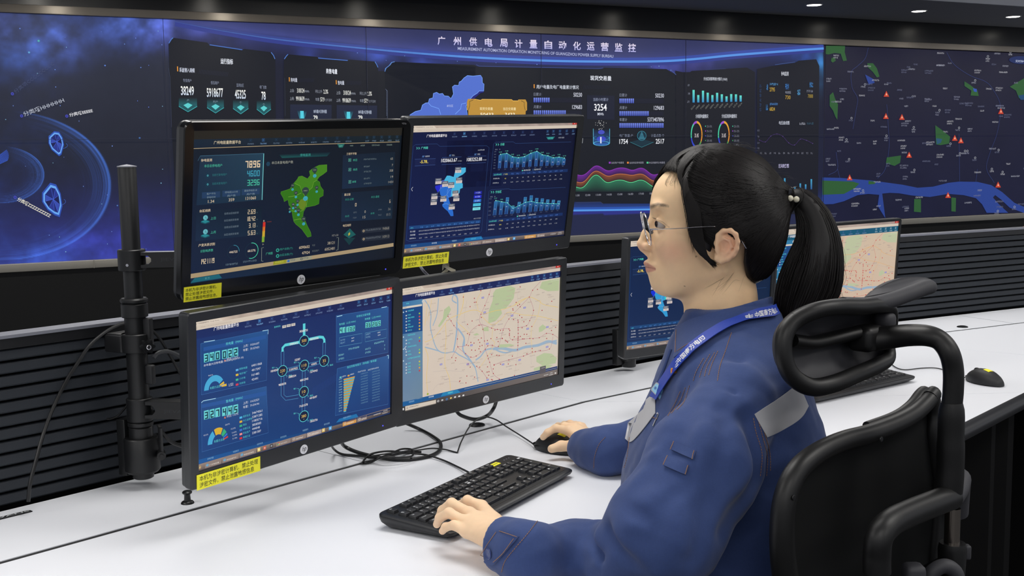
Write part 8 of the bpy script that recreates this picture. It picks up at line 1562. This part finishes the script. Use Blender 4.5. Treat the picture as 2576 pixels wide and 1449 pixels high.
def torso_sdf(P):
    z = P[..., 2]; o = np.argsort(zS); cl = np.interp(z, zS[o], xL[o]); cr = np.interp(z, zS[o], xR[o]); hw = np.interp(z, zS[o], secs[o, 3]); cx_, rx = (cl + cr) / 2, (cr - cl) / 2
    u = (P[..., 0] - cx_) / rx; v = (P[..., 1] - JY) / hw; k = (np.abs(u) ** 2.4 + np.abs(v) ** 2.4) ** (1 / 2.4); d = (k - 1) * np.minimum(rx, hw) * .9
    ztop = at_y(1850, 800, JY)[2] + .02; return s_max(d, z - ztop, .02)
def arm_near(P): return d_chain(P, [aS, Q(1770, 1170, 0, 1.645), Q(1672, 1335, 0, 1.60), Q(1606, 1412, 0, 1.635), Q(1460, 1400, 0, 1.73), Z(1330, 1392, .052)], (.066, .082, .081, .067, .051, .045), .03)
fS, fE, fW = np.array([.385, 2.055, 1.02]), np.array([.335, 2.26, .84]), Z(1475, 1127, .034)
def arm_far(P): return d_chain(P, [fS, fE, Z(1530, 1135, .046), Z(1480, 1128, .040)], (.062, .060, .043, .039), .04)
def cuffcut(P, W, out, r, L=.05, inner=.0):
    """flat cut at the cuff plus hollow"""
    q = P - W; t = q @ out; rad = np.sqrt(np.maximum((q ** 2).sum(-1) - t * t, 0)); return t, rad
cN = Z(1256, 1366, .050); oN = (cN - Z(1420, 1398, .055)); oN = oN / np.linalg.norm(oN); cF = Z(1462, 1122, .036); oF = cF - Z(1560, 1140, .05); oF = oF / np.linalg.norm(oF)
def jacket_sdf(P):
    d = torso_sdf(P); an, af = arm_near(P), arm_far(P); an = s_min(an, d_cone(P, Z(1330, 1392, .052), cN + oN * .004, .046, .0415), .02); af = s_min(af, d_cone(P, Z(1530, 1135, .044), cF + oF * .004, .039, .0345), .02)
    d = s_min(d, d_ell(P, Q(1850, 960, 0, 1.78), (.085, .075, .07)), .04); d = s_min(d, an, .018); d = s_min(d, af, .03)
    f = 0
    for a, b, w, amp in FOLDS: f = f + crease(P, a, b, w * (1.25 if amp > 0 else 1.), amp * (.75 if amp > 0 else 1.45))
    d = d - f - .0013 * fnz(P, 34., .3) - .0007 * fnz(P, 80., 1.7)
    for c, o, A, r in ((cN, oN, an, .0345), (cF, oF, af, .0285)):
        t, rad = cuffcut(P, c, o, r); near = np.sqrt(((P - c) ** 2).sum(-1)) < .12
        d = np.where(near, s_max(d, t, .003), d); d = np.where(near, s_max(d, -np.maximum(rad - r, -t - .035), .002), d)
    cz = d_cone(P, Q(1824, 870), Q(1838, 700), .083, .070); p = to_px(P); e = ((815 + (p[..., 0] - 1700) * -.29) - p[..., 1]) / F_PX * YH; d = s_min(d, s_max(cz, e.astype(np.float32), .003), .006)
    return s_max(d, -d_cone(P, Q(1818, 840), Q(1832, 700), .060, .0665), .003)
Vj, Fj = surface(jacket_sdf, (-.10, 1.42, .66), (.60, 2.52, 1.24), .0036); Vj = relax(Vj, Fj, 1, .5)
from mathutils.bvhtree import BVHTree
bvh = BVHTree.FromPolygons([tuple(v) for v in Vj.tolist()], [tuple(f) for f in Fj.tolist()])
def fabric(name, col):
    m = mat(name, col, rough=.82, spec=.25, sheen=.12, noise=(260, .10, 2)); nt = m.node_tree; b = nt.nodes['Principled BSDF']; tc = nt.nodes.new('ShaderNodeTexCoord'); h = None
    hs = []
    for ax in ('X', 'Z'):
        w = nt.nodes.new('ShaderNodeTexWave'); w.bands_direction = ax; w.inputs['Scale'].default_value = 330; w.inputs['Distortion'].default_value = 1.5; nt.links.new(tc.outputs['Object'], w.inputs['Vector']); hs.append(w)
    a = nt.nodes.new('ShaderNodeMath'); a.operation = 'ADD'; nt.links.new(hs[0].outputs['Fac'], a.inputs[0]); nt.links.new(hs[1].outputs['Fac'], a.inputs[1]); bp = nt.nodes.new('ShaderNodeBump'); bp.inputs['Strength'].default_value = .12; bp.inputs['Distance'].default_value = .0003; nt.links.new(a.outputs[0], bp.inputs['Height']); nt.links.new(bp.outputs[0], b.inputs['Normal']); return m
M_NAVY = fabric('navy_work_cloth', (54, 72, 120)); M_TROU = mat('dark_trousers', (36, 42, 66), rough=.85)
jacket = mesh_np('jacket', Vj, Fj, M_NAVY, person, None, PI0); jacket['label'] = 'navy blue work jacket'
def trou(P):
    S = lambda *a: np.array(a, float); d = d_ell(P, S(.50, 1.86, .57), (.15, .19, .13))
    for s in (-1, 1): d = s_min(d, d_chain(P, [S(.48, 1.88 + s * .09, .565), S(.08, 1.98 + s * .10, .555), S(.10, 1.99 + s * .10, .12)], (.10, .072, .055), .02), .04)
    return d
V, F = surface(trou, (-.12, 1.6, .05), (.75, 2.3, .8), .009); mesh_np('trousers', V, F, M_TROU, person, None, PI0)
M_SHOE = mat('black_shoe', (22, 22, 24), rough=.4)
for s in (-1, 1): mb = MB(); mb.box((.04, 2.0 + s * .10, .045), (.25, .09, .085), bev=.035); pp(mb, 'shoe', M_SHOE)
# ---- helper: paths laid on the jacket surface
jf = jacket_sdf
def hitn(px, py):
    """first point and normal of the jacket along a line of sight"""
    d = ray(px, py); d = d / np.linalg.norm(d); p, n, _, _ = bvh.ray_cast(Vector(CAM), Vector(d), 5)
    if p is None: p, n, _, _ = bvh.find_nearest(Vector(CAM + d * 1.85))
    n = np.array(n); return np.array(p), n * (-1 if n @ d > 0 else 1)
def hit(px, py): return hitn(px, py)[0]
def lay(pts, n=8, off=.0008): return np.array([p + g * off for p, g in (hitn(x, y) for x, y in spline(np.array(pts, float), n))])
M_STI = mat('tan_stitching', (150, 112, 84), rough=.8); M_REF = mat('silver_reflective_tape', (184, 184, 188), rough=.5, metal=0., bump=(900, .25, .0003)); M_LAN = mat('royal_blue_lanyard', (28, 62, 168), rough=.5)
def stitches(pts, dash=True, r=.00055, n=None):
    S = lay(pts, 10); L = np.concatenate([[0], np.cumsum(np.linalg.norm(np.diff(S, axis=0), axis=1))]); mb = MB(); step = .0042; k = 0
    while k * step < L[-1] - .003:
        a = [np.interp(k * step + e, L, S[:, i]) for e in (0,) for i in range(3)]; b = [np.interp(k * step + .0029, L, S[:, i]) for i in range(3)]; mb.tube([a, b], r, 5); k += 1
    return pp(mb, 'stitching', M_STI, jacket and person)
def band_on(p0, p1, wpx, name, m, parent=None, off=.0015, th=.0008, nu=16, nv=5):
    """strip following the cloth between two polylines of equal count"""
    A, B = spline(np.array(p0, float), 6), spline(np.array(p1, float), 6); G = []
    for a, b in zip(A, B): G.append([(lambda q: q[0] + q[1] * off)(hitn(*(a + (b - a) * s))) for s in np.linspace(0, 1, nv)])
    G = np.array(G); G[1:-1] = (G[:-2] + 2 * G[1:-1] + G[2:]) / 4; mb = MB(); mb.sheet(G, th); return pp(mb, name, m, parent), G
band_on([(1897, 1042), (1960, 1000), (1992, 976), (2010, 972)], [(1928, 1100), (1980, 1075), (2015, 1050), (2032, 1022)], 0, 'reflective_strip', M_REF)
band_on([(1584, 1052), (1600, 1030), (1632, 1002), (1650, 990)], [(1572, 1104), (1590, 1112), (1620, 1080), (1650, 1040)], 0, 'reflective_strip', M_REF)
for P in ([(1840, 838), (1826, 880), (1812, 920), (1805, 960)], [(1806, 884), (1792, 915), (1782, 948)], [(1798, 888), (1780, 922), (1772, 950)], [(1786, 892), (1768, 925), (1760, 952)], [(1770, 902), (1752, 935), (1744, 960)], [(1735, 970), (1722, 1010), (1700, 1035)], [(1725, 975), (1710, 1012), (1688, 1042)], [(1712, 985), (1696, 1020), (1680, 1048)],
          [(1634, 1046), (1648, 1052), (1656, 1055)], [(1895, 1052), (1902, 1090), (1916, 1140), (1912, 1200)], [(1908, 1062), (1918, 1100), (1930, 1150), (1928, 1200)], [(1920, 1080), (1936, 1140), (1938, 1190)], [(1584, 1100), (1578, 1150), (1570, 1180)], [(1352, 1311), (1330, 1340), (1300, 1375), (1272, 1410), (1262, 1440)], [(1523, 1100), (1506, 1120), (1496, 1150), (1494, 1178)]): stitches(P)
# pen loops on the sleeve
for a, b in (([(1700, 1114), (1725, 1124), (1752, 1136)], [(1690, 1134), (1718, 1146), (1744, 1158)]), ([(1682, 1150), (1708, 1162), (1734, 1172)], [(1672, 1174), (1700, 1186), (1726, 1196)])): band_on(a, b, 0, 'sleeve_loop', M_NAVY, off=.003, th=.002)
for P in ([(1696, 1113), (1687, 1134)], [(1748, 1136), (1741, 1158)], [(1680, 1150), (1671, 1173)], [(1732, 1172), (1724, 1195)]):
    S = lay(P, 6, .0042); mb = MB(); mb.tube(S, .0006, 5); pp(mb, 'stitching', M_STI)
# cuff tab and button
tab, G = band_on([(1256, 1336), (1280, 1342), (1308, 1352)], [(1208, 1398), (1222, 1412), (1246, 1420)], 0, 'cuff_tab', M_NAVY, off=.0035, th=.0025)
bp, bn = hitn(1238, 1392); mb = MB(); mb.lathe([(0, .005), (.007, .005), (.0082, .0058), (.0082, .0072), (.0072, .008), (.006, .0072), (.002, .0072), (0, .0076)], c=bp, R=frame_to(bn), seg=28); pp(mb, 'button', mat('navy_button', (52, 66, 116), rough=.35), tab)
for P in ([(1262, 1340), (1284, 1347), (1303, 1354)], [(1254, 1342), (1232, 1372), (1214, 1398)], [(1296, 1358), (1272, 1390), (1248, 1412)]): 
    S = lay(P, 8, .0053); mb = MB(); mb.tube(S, .0005, 5); pp(mb, 'stitching', M_STI)
# collar wing folded over the standing band
cw_, G = band_on([(1704, 826), (1745, 806), (1800, 790), (1860, 778), (1915, 768), (1948, 764)], [(1702, 902), (1752, 866), (1806, 834), (1864, 808), (1915, 799), (1952, 796)], 0, 'collar', M_NAVY, off=.004, th=.003)
for P in ([(1709, 832), (1707, 865), (1706, 890)], [(1710, 888), (1755, 858), (1808, 826)]): pp(MB().tube(lay(P, 8, .0062), .0005, 5), 'stitching', M_STI)
# front placket edge below the collar wing
S = lay([(1690, 880), (1668, 940), (1640, 1000)], 8, .002); mb = MB(); mb.tube(S, .003, 8, flat=.6); pp(mb, 'placket', M_NAVY)
# lanyard
LP = [(1950, 786), (1932, 792), (1900, 798), (1866, 806), (1830, 822), (1790, 848), (1752, 876), (1720, 904), (1694, 936), (1668, 975), (1650, 1004)]
Gl = []; SL = spline(np.array(LP, float), 6); Tn = np.gradient(SL, axis=0)
for (x, y), t in zip(SL, Tn):
    n_ = np.array([-t[1], t[0]]); n_ /= np.linalg.norm(n_); w = 10.5 if x > 1700 else 9; row = []
    for s in (-1, -.33, .33, 1): p, g_ = hitn(x + n_[0] * w * s, y + n_[1] * w * s); row.append(p + g_ * .0085 * (1 if x > 1740 else .7) + (CAM - p) / np.linalg.norm(CAM - p) * .002)
    Gl.append(row)
Gl = np.array(Gl)
for _ in range(2): Gl[1:-1] = (Gl[:-2] + 2 * Gl[1:-1] + Gl[2:]) / 4
mb = MB(); mb.sheet(Gl, .0012); lan = pp(mb, 'lanyard', M_LAN); lan['label'] = 'royal blue printed lanyard'
def on_lan(u, v): # u index along, v -1..1 across
    i = np.clip(u, 0, len(Gl) - 1.001); k = int(i); f = i - k; r = Gl[k] * (1 - f) + Gl[k + 1] * f; j = np.clip((v + 1) / 2 * 3, 0, 2.999); q = int(j); g = j - q; return r[q] * (1 - g) + r[q + 1] * g
Ll = np.concatenate([[0], np.cumsum(np.linalg.norm(np.diff(Gl[:, 1], axis=0), axis=1))])
def lan_text(t, px0, px1, v0, v1, m):
    xs = SL[:, 0]; i0, i1 = [np.interp(-x, -xs, np.arange(len(xs))) for x in (px0, px1)]; V, T, asp = text_mesh(t, .02, 2) if isinstance(t, str) else t; 
    W = np.array([on_lan(i0 + (i1 - i0) * a, v0 + (v1 - v0) * b) for a, b in V]); dv = CAM - W; W = W + dv / np.linalg.norm(dv, axis=1)[:, None] * .0016; mb.add(W, T)
def rects(L): V = []; T = []; 
def logo():
    V, T = [], []
    for x0, x1, y0, y1 in ((0, .42, .70, .85), (0, .42, .42, .57), (0, .50, .14, .29), (.45, .58, .0, 1.), (.58, 1., .62, .78), (.58, 1., .3, .46), (.52, .9, -.02, .12)): k = len(V); V += [(x0, y0), (x1, y0), (x1, y1), (x0, y1)]; T.append((k, k + 1, k + 2, k + 3))
    return np.array(V, float), T, 1.
M_WHT = mat('white_print', (232, 234, 238), rough=.6)
for t_, a, b in (('中国南方电网', 1894, 1946), (logo(), 1872, 1890), ('中国南方电网', 1712, 1776), (logo(), 1697, 1711)): mb = MB(); lan_text(t_, a, b, -.6, .62, M_WHT); pp(mb, 'lanyard_print', M_WHT, lan)
# name badge, party pin, card edge
def plate(px, py, w, h, rot, name, m, bev=.001, lift=.004, th=.0016, parent=None):
    p, n_ = hitn(px, py); n_ = n_ * .5 + (CAM - p) / np.linalg.norm(CAM - p) * .5; n_ /= np.linalg.norm(n_); R = frame_to(n_); c, s = math.cos(rot), math.sin(rot); R = R @ np.array([[c, -s, 0], [s, c, 0], [0, 0, 1]]); P = [(a, b) for a, b in rrect(w, h, min(w, h) * .16, 4)]
    M = lambda V: V @ R.T + p + n_ * lift; mb = MB(); mb.prism(P, 0, th, M); return pp(mb, name, m, parent, smooth=30), (p + n_ * (lift + th), R)
bd, (bo, bR) = plate(1662, 986, .030, .017, -.55, 'name_badge', mat('badge_silver_edge', (190, 194, 196), rough=.3, metal=.6), parent=None); bd['label'] = 'small light blue name badge'
mb = MB(); mb.prism(rrect(.0265, .0135, .002, 3), .0, .0005, lambda V: V @ bR.T + bo); pp(mb, 'badge_face', mat('badge_blue', (150, 205, 232), rough=.35), bd, smooth=30)
mb = MB(); V, T, a_ = text_mesh('中国南方电网', .01, 1); mb.add(np.column_stack([(V[:, 0] - .3) * .015, (V[:, 1] - .5) * .0036, np.full(len(V), .0008)]) @ bR.T + bo, T); V, T, a_ = logo(); mb.add(np.column_stack([V[:, 0] * .005 - .0112, V[:, 1] * .005 - .0025, np.full(len(V), .0008)]) @ bR.T + bo, T); pp(mb, 'badge_print', mat('badge_ink', (40, 80, 170), rough=.5), bd)
pn, (po, pR) = plate(1700, 934, .011, .009, .2, 'pin_badge', mat('gold_pin', (190, 150, 60), rough=.3, metal=.9), lift=.005); pn['label'] = 'tiny red and gold enamel pin'
mb = MB(); mb.prism(rrect(.007, .006, .0015, 3), 0, .0006, lambda V: V @ pR.T + po); pp(mb, 'enamel', mat('red_enamel', (190, 40, 36), rough=.3), pn, smooth=30)
